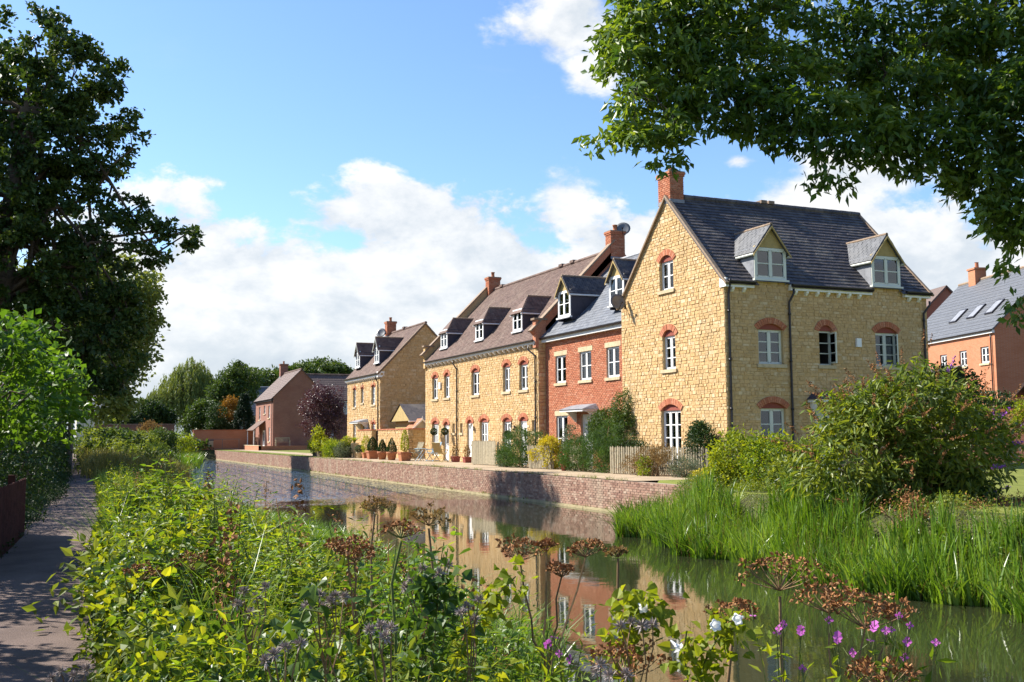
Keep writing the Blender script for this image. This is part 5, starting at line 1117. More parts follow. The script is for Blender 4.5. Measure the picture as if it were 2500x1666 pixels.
# purple-leaved plum
yp = 98; tree('plum_tree', 'round purple-leaved plum tree before the shaded brick wall', B1(740, yp), [B1(740, yp), (B1(740, yp)[0], yp, 2.4), (B1(740, yp)[0], yp, 4)], .12,
     [far(735, 905, 1.2, 1.2, yp), far(715, 935, 1.2, 1.2, yp), far(765, 915, 1.3, 1.2, yp), far(725, 975, 1.5, 1.2, yp), far(765, 965, 1.4, 1.2, yp), far(745, 940, 1.6, 1.5, yp), far(745, 990, 1.4, .8, yp)], 640, 20, .17, .17, 'leaf_purple', .5, hollow=.3, limbs=12, twigs=40)
# ------------------------------------------------------------------ wild growth on the near bank
def leafy_stem(h_, pairs, L, asp, spread=.9, droop=.2, rot=None, top=.15):
    """template: stem with opposite leaves (nettle, willowherb); returns leaf and stem meshes in local space"""
    P, AX = [], []; lean = rng.normal(size=2) * .08 * h_
    cur = lambda t: A3(lean[0] * t * t, lean[1] * t * t, h_ * t)
    for i in range(pairs):
        t = top + (1 - top) * (i + .5) / pairs; a = i * 1.57 + rng.normal() * .25
        for s in (0, math.pi): P.append(cur(t)); AX.append((math.cos(a + s) * spread, math.sin(a + s) * spread, .35 - droop))
    P, AX = np.array(P), np.array(AX); sc = np.interp(P[:, 2] / h_, [0, .5, 1], [.8, 1.0, .55])
    V, F = leaves(P, L * sc, asp, .75, .12, axis=AX, fold=.22, heart=asp > .4); T, G_ = tubes([([cur(t) for t in np.linspace(0, 1, 4)], np.linspace(.006, .003, 4))], 3); return (V, F), (T, G_)
def mound(r, h_, n, L, asp, heart=True):
    a = rng.random(n) * 2 * math.pi; q = np.sqrt(rng.random(n)); P = np.stack([r * q * np.cos(a), r * q * np.sin(a), h_ * np.sqrt(np.maximum(0, 1 - q ** 2)) * (.55 + .45 * rng.random(n))], 1); O = np.stack([np.cos(a), np.sin(a), .2 + 0 * a], 1)
    return leaves(P, L, asp, .65, .25, O * .7, .2, heart=heart)
def scatter(tmpl, pos, sc, tilt=.12):
    """copies of template meshes (V, F) at pos"""
    outV, outF, b = [], [], 0; k = rng.integers(0, len(tmpl), len(pos))
    for j, (V, F) in enumerate(tmpl):
        Pj, sj = pos[k == j], sc[k == j]; n = len(Pj)
        if not n: continue
        a = rng.random(n) * 2 * math.pi; c, s = np.cos(a), np.sin(a); W = np.empty((n, len(V), 3))
        W[..., 0] = c[:, None] * V[:, 0] - s[:, None] * V[:, 1]; W[..., 1] = s[:, None] * V[:, 0] + c[:, None] * V[:, 1]; W[..., 2] = V[:, 2]
        W *= sj[:, None, None]; tl = rng.normal(size=(n, 2)) * tilt; W[..., 0] += W[..., 2] * tl[:, :1]; W[..., 1] += W[..., 2] * tl[:, 1:]
        W += Pj[:, None]; outV.append(W.reshape(-1, 3)); outF.append((np.asarray(F)[None] + (np.arange(n) * len(V))[:, None, None]).reshape(-1, 3) + b); b += n * len(V)
    return np.concatenate(outV), np.concatenate(outF)
def on_bank(n, y0, y1, pw=1.0, inset=(.42, .25), x=None):
    y = y0 + (y1 - y0) * rng.random(n) ** pw; a, b = PR(y) + inset[0], XL(y) - inset[1]; xx = a + (b - a) * rng.random(n) if x is None else a + (b - a) * (x[0] + (x[1] - x[0]) * rng.random(n))
    return np.stack([xx, y, gz(xx, y) - .02], 1)
vis = lambda P: P[(np.abs((P - CP) @ CM[0]) < .53 * ((P - CP) @ CM[1]) + 1.2) & ((P - CP) @ CM[1] > 2.4)]
def tri(t): V, F = t; F = np.asarray(F); return (V, np.concatenate([F[:, :3], F[:, [0, 2, 3]]]) if F.shape[1] == 4 else F)
NET = [leafy_stem(1, 10, .084, .48) for _ in range(5)]; NETL = [t[0] for t in NET]; NETS = [tri(t[1]) for t in NET]
WIL = [leafy_stem(1, 16, .078, .26, .8, .1) for _ in range(4)]; WILL = [t[0] for t in WIL]; WILS = [tri(t[1]) for t in WIL]
MOU = [mound(.28, .36, 64, .052, .75) for _ in range(4)]; MOF = [mound(.28, .36, 34, .085, .6, False) for _ in range(4)]; NEF = [leaves(np.stack([rng.normal(size=26) * .05, rng.normal(size=26) * .05, rng.uniform(.15, 1, 26)], 1), .13, .4, .6, .1) for _ in range(4)]
def veg(name, parts, mat): V, F = cat_(parts); return tag(obj(name, V, F, mat), kind='stuff')
def patch(P, f, lo, hi): q = np.sin(P[:, 0] * f + 1.3) + np.sin(P[:, 1] * f * .8 + P[:, 0] * .6) + .6 * np.sin(P[:, 1] * f * 2.1); return (q > lo) & (q < hi)
# heights fall towards the water and stay low right in front of the lens
def hgt(P, base=.85):
    r = (P[:, 0] - PR(P[:, 1])) / (XL(P[:, 1]) - PR(P[:, 1])); lump = 1 + .30 * np.sin(P[:, 0] * 2.3 + P[:, 1] * 1.1) * np.sin(P[:, 1] * 1.7 + 1) + .18 * np.sin(P[:, 0] * 5.1 - P[:, 1] * 3.3)
    return base * (.7 + .6 * rng.random(len(P))) * np.interp(P[:, 1], [2, 4, 6, 9, 13, 20, 46], [.42, .6, .8, .95, .9, .62, .55]) * np.interp(r, [0, .15, .6, .85, 1], [.75, 1.1, 1.05, .8, .5]) * lump
FER = [mound(.30, .42, 66, .056, .42, False) for _ in range(3)]; DOC = [leaves(np.zeros((16, 3)) + rng.normal(size=(16, 3)) * .02 + A3(0, 0, .02), .30, .36, .35, -.25, heart=True) for _ in range(3)]
def species(P, nseed, probs, sy=.55):
    """patches: each plant takes the kind of its nearest seed point"""
    sx, syy = rng.uniform(-1, 8, nseed), rng.uniform(P[:, 1].min(), P[:, 1].max(), nseed); kind = rng.choice(len(probs), nseed, p=np.array(probs) / sum(probs))
    d = (P[:, :1] - sx) ** 2 + ((P[:, 1:2] - syy) * sy) ** 2 + rng.random((len(P), nseed)) * .15; return kind[d.argmin(1)]
near_, mid_ = vis(on_bank(6300, 2.6, 17, 1.05)), vis(on_bank(3900, 16, 46, 1.0)); bags = {}
for P, ns in ((near_, 230), (mid_, 170)):
    k = species(P, ns * 2, (3, 2.8, 1.9, 2.2, .4, 1.7)); h_ = hgt(P); far_ = P[:, 1].mean() > 20
    for sp_, tm, mt, f_, st in ((0, NETL, 'leaf_fresh', 1.05, 1), (1, WILL, 'leaf_bank', 1.15, 1), (3, FER, 'leaf_fern', 1.75, 2), (4, DOC, 'leaf_bank_dark', 1.3, 2)):
        q = k == sp_; idx = np.flatnonzero(q)[::st]
        if len(idx): bags.setdefault(mt, []).append(scatter(tm, P[idx], h_[idx] * f_))
    q = np.flatnonzero(k == 2)                         # bindweed and bramble heaped over the rest
    P2 = P[q].copy(); P2[:, 2] += h_[q] * .45 * rng.random(len(q)); s2 = h_[q] * 1.25 + .1; half = rng.random(len(q)) < .6
    bags.setdefault('leaf_lime', []).append(scatter(MOU, P2[half], s2[half])); bags.setdefault('leaf_bank_dark', []).append(scatter(MOU, P2[~half], s2[~half]))
    q = np.flatnonzero(k == 5); P5 = np.repeat(P[q], 9, 0) + rng.normal(size=(9 * len(q), 3)) * [.07, .07, 0]; bags.setdefault('reed', []).append(blades(P5, np.repeat(h_[q], 9) * .95, .014 if not far_ else .022, .6))
    idx = np.flatnonzero((k == 0) | (k == 1))[::4]; bags.setdefault('stem_green', []).append(scatter(NETS, P[idx], h_[idx]))
for mt, nm in (('leaf_fresh', 'nettles'), ('leaf_bank', 'willowherb_leaves'), ('leaf_fern', 'cow_parsley'), ('leaf_bank_dark', 'bramble_leaves'), ('leaf_lime', 'bindweed_leaves'), ('stem_green', 'weed_stems')): veg(nm, bags[mt], mt)
PS = vis(on_bank(6000, 9, 32, 1, (.15, -.1), (.86, 1.06))); PS[:, 2] = np.maximum(PS[:, 2], -.05)
veg('bank_grass', bags['reed'] + [blades(PS, np.interp(PS[:, 1], [9, 18, 32], [.85, .6, .5]), .02, .75)], 'reed')
PE = vis(on_bank(170, 6, 34)); ke = species(PE, 70, (1, 1.2)) == 0; veg('seeding_docks', [scatter([leaves(np.stack([rng.normal(size=110) * .022, rng.normal(size=110) * .022, rng.uniform(.35, 1, 110)], 1), .035, .6, .3, .1) for _ in range(4)], PE[ke], hgt(PE[ke], 1.0) + .08), scatter(WILS, PE[ke], hgt(PE[ke], .9))], 'seed_brown')
PD = vis(on_bank(520, 3, 40)); kd = species(PD, 60, (1, 1)) == 0; veg('dry_stalks', [scatter(WILL, PD[kd], hgt(PD[kd], .85)), scatter(WILS, PD[kd], hgt(PD[kd], .85))], 'leaf_dry')
# far bank, beyond the oak's shadow: rough grass, seeding weeds, brambles
PF_ = vis(on_bank(5200, 44, 116, 1.15, (.1, .5))); rf = (PF_[:, 0] - PR(PF_[:, 1])) / (XL(PF_[:, 1]) - PR(PF_[:, 1])); hf = (.7 + .8 * rng.random(len(PF_))) * np.interp(rf, [0, .5, 1], [1, .9, .4]) * np.interp(PF_[:, 1], [44, 60, 90], [.6, .9, 1.2]); kf = patch(PF_, .35, -9, -.2); kf2 = patch(PF_, .35, .55, 9); PF_[:, 2] += 0
veg('far_weeds', [scatter(MOF, PF_[kf][::2], hf[kf][::2] * 2.9), scatter(NEF, PF_[kf], hf[kf] * 1.6)], 'leaf_mid'); veg('far_grass', [blades(np.repeat(PF_[kf2 | ~kf], 5, 0) + rng.normal(size=(5 * (kf2 | ~kf).sum(), 3)) * [.25, .25, 0], 1.15, .05, .5)], 'grass_pale')
kk = ~kf & ~kf2; veg('far_seeding_weeds', [scatter(NEF, PF_[kk], hf[kk] * 1.5), scatter(MOF, PF_[kk][::2], hf[kk][::2] * 2.2)], 'leaf_fern')
PY = np.stack([PR(yv := rng.uniform(60, 118, 5000)) + rng.uniform(-.1, 3.5, 5000), yv, np.full(5000, .75)], 1); veg('far_verge_grass', [blades(PY, 1.0, .05, .6)], 'grass_pale')
PZ = np.stack([rng.uniform(-1, 15, 900), rng.uniform(117, 131, 900), np.full(900, .8)], 1); veg('far_brambles', [scatter(MOF, PZ, 2.2 + 2.4 * rng.random(900))], 'leaf_mid')
PV = np.stack([PL(yv := rng.uniform(7, 60, 1500)) - .25 + rng.normal(size=1500) * .14, yv, np.full(1500, .8)], 1); veg('verge_grass', [blades(PV, .28, .02, .7), scatter(MOF, PV[::4], .35 + .4 * rng.random(len(PV[::4])))], 'leaf_hedge')
PV2 = np.stack([PR(yv := rng.uniform(5, 60, 1500)) + .25 + rng.random(1500) * .25, yv, np.full(1500, .78)], 1); veg('verge_weeds', [blades(PV2, .3, .02, .7), scatter(MOF, PV2[::3], .35 + .35 * rng.random(len(PV2[::3])))], 'leaf_bank')
# big single bushes of the far bank
for X, Y, r, y, m_, lb in ((370, 1000, 1.3, 100, 'leaf_mid', 'rounded green bush on the far left bank below the willow'), (410, 1010, 1.7, 108, 'leaf_bank', 'bright green ivy mound left of the brick wall'), (330, 1010, 1.6, 92, 'leaf_fern', 'grey-green seeding bush on the far left bank'), (345, 985, 1.2, 104, 'leaf_dry', 'russet dried weeds on the far left bank'), (270, 1035, 1.2, 66, 'leaf_fern', 'pale bramble clump where the path meets the far bank'), (300, 1060, 1.0, 58, 'leaf_mid', 'dark shaded bramble clump beside the path')):
    b = wp(X, Y, y); bush('bank_bush', lb, (b[0], y, max(.3, float(gz(b[0], y)))), [(b[0], y, b[2] - r * .5, r, r * 1.2, r * .9)], 150, 26, .2, .2, m_, .45)
PRd = np.stack([XL(yv := rng.uniform(84, 102, 900)) + rng.uniform(-.6, 1.2, 900), yv, np.full(900, -.05)], 1); veg('far_reeds', [blades(PRd, 1.1, .07, .4)], 'reed')
# ------------------------------------------------------------------ reed bed on the right bank
n = 15000; yv = 6.5 + 17.3 * rng.random(n) ** .95; off = rng.random(n); xr_ = XR(yv) + .16 * np.sin(yv * 3.1) + .2 * np.sin(yv * 1.3) + .1 * np.sin(yv * 8.3)
xx = xr_ - .1 + off * np.interp(yv, [6, 10, 14, 20, 25], [1.1, 1.3, 1.6, 1.5, .9]); PQ = vis(np.stack([xx, yv, np.maximum(gz(xx, yv), -.05) - .03], 1)); m_ = len(PQ)
hq = np.interp(PQ[:, 1], [6, 12, 22, 25], [.64, .66, .66, .58]) * (.9 + .22 * np.sin(PQ[:, 1] * 2.9 + PQ[:, 0] * 2) * np.sin(PQ[:, 1] * 1.3 + 2 * PQ[:, 0]) + .12 * np.sin(PQ[:, 1] * 7 + PQ[:, 0] * 5))
edge = np.clip(1 - (PQ[:, 0] - XR(PQ[:, 1])) / .45, 0, 1); an = rng.random(m_) * 2 * math.pi; dirs = np.stack([np.cos(an) - edge * 1.1, np.sin(an) - .25 * edge, 0 * an], 1); bent = rng.random(m_) < .25
V, F = blades(PQ, hq,   .046 * (.5 + .8 * rng.random(m_)), .08 + .14 * rng.random(m_) + .30 * edge + np.where(bent, .45, 0), 4, dirs=dirs, hv=.5); tag(obj('reed_bed', V, F, 'reed'), kind='stuff')
PQ2 = PQ[::9]; veg('reed_litter', [blades(PQ2, .55, .02, .7, 3), blades(PQ2[::2], .9, .008, .15, 2)], 'leaf_dry')
PN = PQ[::40]; PN = PN[PN[:, 0] > XR(PN[:, 1]) + .35]; veg('reed_nettles', [scatter(NETL, PN, .55 + .3 * rng.random(len(PN))), scatter(FER, PN[::2], .5 + .3 * rng.random(len(PN[::2])))], 'leaf_fresh')
yw = rng.uniform(28, 100, 260); PWq = np.stack([16.0 + rng.normal(size=260) * .05, yw, np.full(260, .98)], 1); yb = rng.uniform(28, 100, 120); PWb = np.stack([np.full(120, 15.87), yb, np.full(120, .05)], 1)
veg('quay_weeds', [blades(np.repeat(PWq, 7, 0) + rng.normal(size=(1820, 3)) * [.05, .12, 0], .14, .012, .8), blades(np.repeat(PWb, 6, 0) + rng.normal(size=(720, 3)) * [.02, .1, .0], .16, .014, .9)], 'leaf_fern')
n = 600; yv = rng.uniform(6.5, 25, n); xx = XR(yv) + rng.uniform(1.1, np.interp(yv, [6, 11, 15, 25], [1.5, 1.7, 3.2, 3.2]), n); PW = vis(np.stack([xx, yv, gz(xx, yv)], 1)); kw = patch(PW, 1.1, -9, .2)
veg('bank_weeds', [scatter(FER, PW[kw], .45 + .5 * rng.random(kw.sum()))], 'leaf_buddleia'); veg('bank_tussocks', [blades(np.repeat(PW[~kw], 16, 0) + rng.normal(size=(16 * (~kw).sum(), 3)) * [.12, .12, 0], .24, .014, .6)], 'leaf_bank')
# ------------------------------------------------------------------ single plants in the foreground
def head_at(X, Y, d): return at_d(X * S, Y * S, d)
def umbel_plant(label, heads, root, seed, mat='seed_brown', stem='stem_brown', group='dried hogweed seed heads'):
    """dried hogweed: ribbed stem forking to flat umbels of rays, each ray ending in a knot of seeds. heads: (point, radius)"""
    r = np.random.default_rng(seed); root = A3(*root); t = thing('dried_hogweed', label, 'plant', root, None); fork = None
    m = np.mean([h_[0] for h_ in heads], 0); low = min(h_[0][2] for h_ in heads); fk = root + (m - root) * .45; fk[2] = root[2] + (low - root[2]) * (.55 if len(heads) > 1 else .9)
    if len(heads) == 1: fk = heads[0][0] - A3(0, 0, heads[0][1] * .9)
    V, F = tubes([(limb(root, fk, 0, 6, .018), np.linspace(.012, .007, 6))], 7); obj('stem', V, F, stem, t, True)
    for c, rad in heads:
        hub = c - A3(0, 0, rad * .75); rays = []; seeds = []; nr = int(11 + rad * 34)
        if len(heads) > 1: rays.append((limb(fk, hub, -.06, 6, .018), np.linspace(.007, .005, 6)))
        for i in range(nr):
            a = i * 2.4 + r.normal() * .3; q = rad * math.sqrt((i + .5) / nr); e = c + A3(q * math.cos(a), q * math.sin(a), r.normal() * rad * .13 - .35 * q * q / rad)
            mid = hub + (e - hub) * .55 + A3(math.cos(a), math.sin(a), 0) * q * .12; rays.append(([hub, mid, e], [.003, .0022, .0018]))
            k = 15; P = e + r.normal(size=(k, 3)) * rad * [.075, .075, .05]; seeds.append(P)
        V, F = tubes(rays, 4); obj('rays', V, F, stem, t)
        P = np.concatenate(seeds); ax = P - np.repeat([s.mean(0) for s in seeds], 15, 0) + A3(0, 0, .004); V, F = leaves(P, .020, .75, .3, 0, axis=ax / (np.linalg.norm(ax, axis=1)[:, None] + 1e-6), fold=.3); tag(obj('seed_head', V, F, mat, t), kind='stuff')
    return t
def rt(p, dx=0, dy=0): x, y = p[0] + dx, p[1] + dy; return (x, y, float(gz(x, y)) - .02)
UM = [('tall forked hogweed with two rust-brown seed heads standing over the canal in the middle', [(1195, 1248, 5.6, .13), (1255, 1245, 5.65, .06), (1345, 1248, 5.7, .10), (1290, 1300, 5.5, .08)], (1225, 5.6)),
      ('dark brown hogweed head on a green stalk left of the middle', [(922, 1205, 5.6, .10)], None), ('rusty hogweed head low among the nettles left of the middle', [(800, 1235, 5.4, .12), (815, 1258, 5.3, .10)], None),
      ('pale hogweed head leaning right before the reflected windows', [(985, 1175, 6.0, .11)], None), ('small pale hogweed head against the far blue water', [(862, 1152, 7.5, .10)], None),
      ('wide orange-brown hogweed head against the reeds', [(1790, 1288, 5.0, .19)], None), ('widest rust hogweed heads hanging over the green water at right', [(1905, 1350, 4.6, .15), (1985, 1375, 4.5, .17), (2050, 1395, 4.5, .08)], (1900, 4.5)),
      ('round orange hogweed head right of the reflected stone gable', [(1685, 1385, 4.8, .12)], None), ('flat dark hogweed head low beside the white bindweed', [(1440, 1490, 4.2, .16)], None), ('thin hogweed umbel on a slanting stalk at the reed edge', [(1420, 1262, 6.0, .06)], None),
      ('brown hogweed cluster in the left undergrowth', [(440, 1275, 7.5, .15)], None), ('second brown hogweed cluster nearer the path', [(360, 1145, 13, .2)], None), ('pale brown hogweed among the lime leaves', [(330, 1300, 7.2, .13)], None), ('low hogweed head at the bottom right corner', [(2020, 1530, 3.9, .12)], None)]
for k, (lb, hs, fx) in enumerate(UM):
    hd_ = [(head_at(X, Y, d), rd) for X, Y, d, rd in hs]; p = head_at(fx[0], 1500, fx[1]) if fx else hd_[0][0]; umbel_plant(lb, hd_, rt(p, rng.normal() * .05, rng.normal() * .05), k, 'seed_brown' if k not in (3, 4, 9) else 'leaf_dry', 'stem_green' if k == 1 else 'stem_brown')
def thistle(label, heads, mat='fluff', big=1.0):
    P0 = np.mean([h_ for h_ in heads], 0); root = A3(*rt(P0, .03, .05)); t = thing('thistle', label, 'plant', root); sp = []; V_, F_ = [], []
    top = root + (P0 - root) * .72; sp.append((limb(root, top, 0, 6, .01), np.linspace(.008, .005, 6)))
    for h_ in heads:
        sp.append((limb(top - (top - root) * rng.random() * .3, h_, .02, 5, .03), np.linspace(.004, .0025, 5))); n = 70; d = unit(rng.normal(size=(n, 3)) + A3(0, 0, .8)); V, F = leaves(h_ + d * .004, .026 * big, .22, .2, 0, axis=d); obj('flower_head', V, F, mat, t)
    V, F = tubes(sp, 4); obj('stem', V, F, 'stem_brown', t); 
    P = root + (top - root) * rng.uniform(.1, 1, 26)[:, None] + rng.normal(size=(26, 3)) * .01; V, F = leaves(P, .11, .2, .5, .2); obj('leaves', V, F, 'leaf_bank_dark', t)
TH = [('thistle with several grey fluffy heads left of centre', [(735, 1370), (760, 1385), (705, 1395), (770, 1372), (745, 1400), (790, 1375)], 4.2), ('dark seeded thistle beside the green-stalked hogweed', [(970, 1310), (1010, 1320), (945, 1330), (985, 1345), (1030, 1300), (930, 1350)], 4.6), ('low thistle with pale tufts at bottom centre', [(875, 1440), (900, 1445), (885, 1465), (850, 1450)], 3.8),
      ('brown thistle tangle at the lower left', [(560, 1360), (590, 1375), (545, 1390), (610, 1350), (575, 1410)], 4.6), ('faded thistle heads at the very bottom left', [(655, 1490), (630, 1505), (690, 1480), (610, 1520)], 3.7), ('grey thistle patch below the round white bindweed flower', [(1450, 1432), (1475, 1440), (1425, 1440), (1500, 1436)], 4.1), ('fluffy pinkish thistle tuft low at right of centre', [(1400, 1555), (1370, 1545), (1440, 1550), (1380, 1530)], 3.6), ('pale thistle fluff beside the path at bottom left', [(140, 1545), (170, 1555), (120, 1560), (200, 1540)], 4.6), ('thistle with brown heads above the reflected terrace doors', [(1075, 1395), (1060, 1410), (1090, 1425), (1100, 1380)], 4.5)]
for lb, hs, d in TH: thistle(lb, [head_at(X, Y, d + rng.normal() * .08) for X, Y in hs])
def flower5(P, n_, rad, petals, asp, nn=None):
    Vs = []; Fs = []; b = 0
    for p, nrm in zip(P, n_):
        u = unit(np.cross(nrm, A3(.3, .2, 1))); v = np.cross(nrm, u)
        for k in range(petals):
            a = 2 * math.pi * k / petals; d = u * math.cos(a) + v * math.sin(a); s_ = np.cross(nrm, d)
            Vs += [p, p + d * rad * .6 + s_ * rad * asp + nrm * rad * .18, p + d * rad + nrm * rad * .1, p + d * rad * .6 - s_ * rad * asp + nrm * rad * .18]; Fs += [(b, b + 1, b + 2), (b, b + 2, b + 3)]; b += 4
    return np.array(Vs), np.array(Fs)
tocam = lambda P: unit(CP - P + A3(0, 0, .5))
def willowherb(label, blooms, d, root_off=(0, 0)):
    P = np.array([head_at(X, Y, d + rng.normal() * .06) for X, Y in blooms]); m = P.mean(0); root = A3(*rt(m, *root_off)); t = thing('willowherb', label, 'plant', root); sp = []; LP = []
    for p in P:
        b = root + rng.normal(size=3) * [.1, .1, 0]; pts = limb(b, p, 0, 7, .012); sp.append((pts, np.linspace(.006, .0025, 7))); tt = rng.uniform(.2, .97, 34); LP.append(b + (p - b) * tt[:, None] + rng.normal(size=(34, 3)) * .012)
        for _ in range(4): q = p - A3(0, 0, rng.uniform(.0, .06)); sp.append(([q, q + A3(rng.normal() * .02, rng.normal() * .02, .05)], [.0022, .0016]))
    V, F = tubes(sp, 4); obj('stems', V, F, 'stem_green', t); V, F = leaves(np.concatenate(LP), .06, .3, .55, .05, fold=.2); obj('leaves', V, F, 'leaf_bank', t)
    N_ = tocam(P) * .8 + rng.normal(size=P.shape) * .3
    for p, q in zip(P, N_): V, F = flower5([p], [q], .0185, 4, .42); obj('blossom', V, F, 'petal_pink', t)
willowherb('pink willowherb in flower at the lower right over the green water', [(2048, 1447), (2090, 1437), (2065, 1415), (2000, 1472), (2085, 1475), (1912, 1487), (1925, 1465), (2010, 1440), (2035, 1450), (2078, 1510), (2150, 1477), (1845, 1536), (1905, 1425), (1960, 1500)], 4.0)
willowherb('willowherb with a double magenta flower beside the canal bindweed', [(1790, 1445), (1800, 1435), (1785, 1455), (1840, 1450), (1730, 1415)], 4.3); willowherb('small willowherb with lilac-pink flowers below the forked hogweed', [(1285, 1502), (1258, 1480), (1275, 1465), (1310, 1515)], 4.0)
def bindweed(label, trail, flowers, d, mat='leaf_lime', L=.07, n=260, spread=.07):
    """climbing bindweed: heart leaves along a trail, white trumpets"""
    T = np.array([head_at(X, Y, d) for X, Y in trail]); root = A3(*rt(T[0])); t = thing('bindweed', label, 'plant', root); pts = np.concatenate([[root], T]); k = np.linspace(0, len(pts) - 1, 30); path = np.stack([np.interp(k, range(len(pts)), pts[:, i]) for i in range(3)], 1)
    V, F = tubes([(path, .004)], 4); obj('vine', V, F, 'stem_green', t); i = rng.integers(4, 30, n); P = path[i] + rng.normal(size=(n, 3)) * spread; V, F = leaves(P, L * .62, .85, .5, .4, fold=.15, heart=True); obj('leaves', V, F, mat, t)
    for (X, Y) in flowers:
        p = head_at(X, Y, d - .08); a = unit(tocam(p) * .45 + unit(rng.normal(size=3)) * .6 + A3(0, 0, .25)); u = unit(np.cross(a, A3(.2, .1, 1))); v = np.cross(u, a); kk = 20
        Vv = [p + a * h_ + q * (1 + (.16 * math.cos(5 * 2 * math.pi * j / kk) if q > .015 else 0)) * (math.cos(2 * math.pi * j / kk) * u + math.sin(2 * math.pi * j / kk) * v) for h_, q in ((-.045, .003), (-.022, .006), (-.006, .011), (.002, .018), (-.002, .023)) for j in range(kk)]; obj('trumpet', Vv, [(r_ * kk + j, r_ * kk + (j + 1) % kk, (r_ + 1) * kk + (j + 1) % kk, (r_ + 1) * kk + j) for r_ in range(4) for j in range(kk)], 'petal_white', t, True)
bindweed('yellow-green bindweed mound with one round white flower', [(1420, 1540), (1440, 1470), (1450, 1430), (1470, 1395), (1500, 1410), (1430, 1450)], [(1480, 1398)], 4.4, L=.075, n=260, spread=.055)
bindweed('arching bindweed with two white trumpets right of centre', [(1610, 1560), (1620, 1520), (1640, 1480), (1670, 1450), (1700, 1440)], [(1645, 1437), (1694, 1424)], 4.1, n=150, spread=.035); bindweed('short bindweed twist with one white trumpet', [(1580, 1560), (1572, 1500), (1578, 1450)], [(1560, 1490)], 4.1, n=60, spread=.03)
bindweed('bindweed climbing the dark thistle left of centre', [(960, 1560), (985, 1480), (1000, 1400), (960, 1330), (1020, 1340)], [], 4.5, 'leaf_bank_dark', .08, 240, .06); bindweed('bright bindweed spray reaching over the reflected terrace', [(1050, 1520), (1080, 1430), (1120, 1390), (1160, 1350), (1185, 1325)], [], 4.7, n=170, spread=.04)
bindweed('large dark bindweed leaves at bottom centre', [(690, 1560), (680, 1460), (700, 1400), (760, 1410)], [], 4.0, 'leaf_bank_dark', .085, 70, .07); bindweed('bindweed clump with tiny white trumpets in the left undergrowth', [(430, 1330), (440, 1290), (420, 1250)], [], 8, 'leaf_bank', .09, 120, .12)
bindweed('pale-leaved bindweed at the lower left near the path', [(500, 1560), (440, 1540), (420, 1480), (350, 1450), (300, 1420)], [], 4.6, 'leaf_bank', .075, 200, .1)
# dry grass sprig over the blue water
p = head_at(612, 1105, 11); gs = thing('grass_sprig', 'single dry grass stalk against the blue water', 'plant', rt(p)); V, F = tubes([(limb(rt(p), p, 0, 6, .01), np.linspace(.006, .003, 6))], 4); obj('stalk', V, F, 'stem_brown', gs); V, F = leaves(p - A3(0, 0, 1) * rng.uniform(0, .35, 60)[:, None] + rng.normal(size=(60, 3)) * .025, .05, .2, .3, .1); obj('seeds', V, F, 'leaf_dry', gs)
# ------------------------------------------------------------------ shrubs of the right bank
bc = (14.6, 14.9); bd_e = [(13.9, 15.1, 2.0, 1.1, 1.1, 1.0), (15.2, 14.7, 2.05, 1.15, 1.0, 1.0), (14.5, 14.8, 2.8, 1.05, 1.0, .75), (13.4, 15.4, 1.75, .7, .9, .7), (15.9, 14.5, 1.95, .7, .8, .85), (15.0, 14.6, 2.95, .5, .5, .55), (13.8, 15.3, 2.75, .75, .7, .5), (13.6, 15.4, 2.5, .35, .4, .3), (14.5, 14.6, 1.3, 1.4, .9, .5)]
bd = bush('buddleia', 'big arching buddleia with brown spent spikes and a few purple flowers', (bc[0], bc[1], 1.05), [(a, b_, c, d, e, f) for a, b_, c, d, e, f in bd_e], 640, 20, .15, .17, 'leaf_buddleia', .31, .45, .45, .4, stems=40, out=.7)
SPR = []                                               # long arching sprays that break the outline
C, O = in_ells(bd_e, 115, .98); k_ = O[:, 2] > -.25; sp = []; LP = []; LA = []
for c, o in zip(C[k_], O[k_]):
    ln = rng.uniform(.4, 1.0); t_ = np.linspace(0, 1, 6)[:, None]; pth = c - o * .3 + unit(o + A3(0, 0, .5)) * ln * t_ - Z1 * (.35 * ln * t_ ** 2); sp.append((pth, np.linspace(.008, .003, 6))); q = rng.uniform(.15, 1, 22); LP.append(np.stack([np.interp(q, t_[:, 0], pth[:, i]) for i in range(3)], 1) + rng.normal(size=(22, 3)) * .02); SPR.append((pth[-1], unit(pth[-1] - pth[-2])))
V, F = tubes(sp, 4); tag(obj('spray_stems', V, F, 'stem_brown', bd), kind='stuff'); P = np.concatenate(LP); V, F = leaves(P, .15, .26, .5, .45); tag(obj('spray_leaves', V, F, 'leaf_bank', bd), kind='stuff')
C, O = in_ells(bd_e, 120, .97); up_ = O[:, 2] > -.3; C, O = np.concatenate([C[up_], [a for a, b_ in SPR]]), np.concatenate([O[up_], [b_ for a, b_ in SPR]]); spk = []
for i, (c, o) in enumerate(zip(C, O)):
    d = unit(o + A3(0, 0, .35)); n = 55; tt = rng.random(n) ** 1.2; P = c + o * .14 + d * (.32 * tt)[:, None] + rng.normal(size=(n, 3)) * (.016 * (1 - tt * .7))[:, None]; spk.append(P)
pur = [k for k in range(len(C)) if (C[k] - CP) @ CM[0] > 7.7][:10]
for k, q in enumerate(spk):
    V, F = leaves(q, .038 if k in pur else .032, .65, .3, 0); obj('flower_spike' if k in pur else 'spent_spike', V, F, 'purple' if k in pur else 'seed_brown', bd)
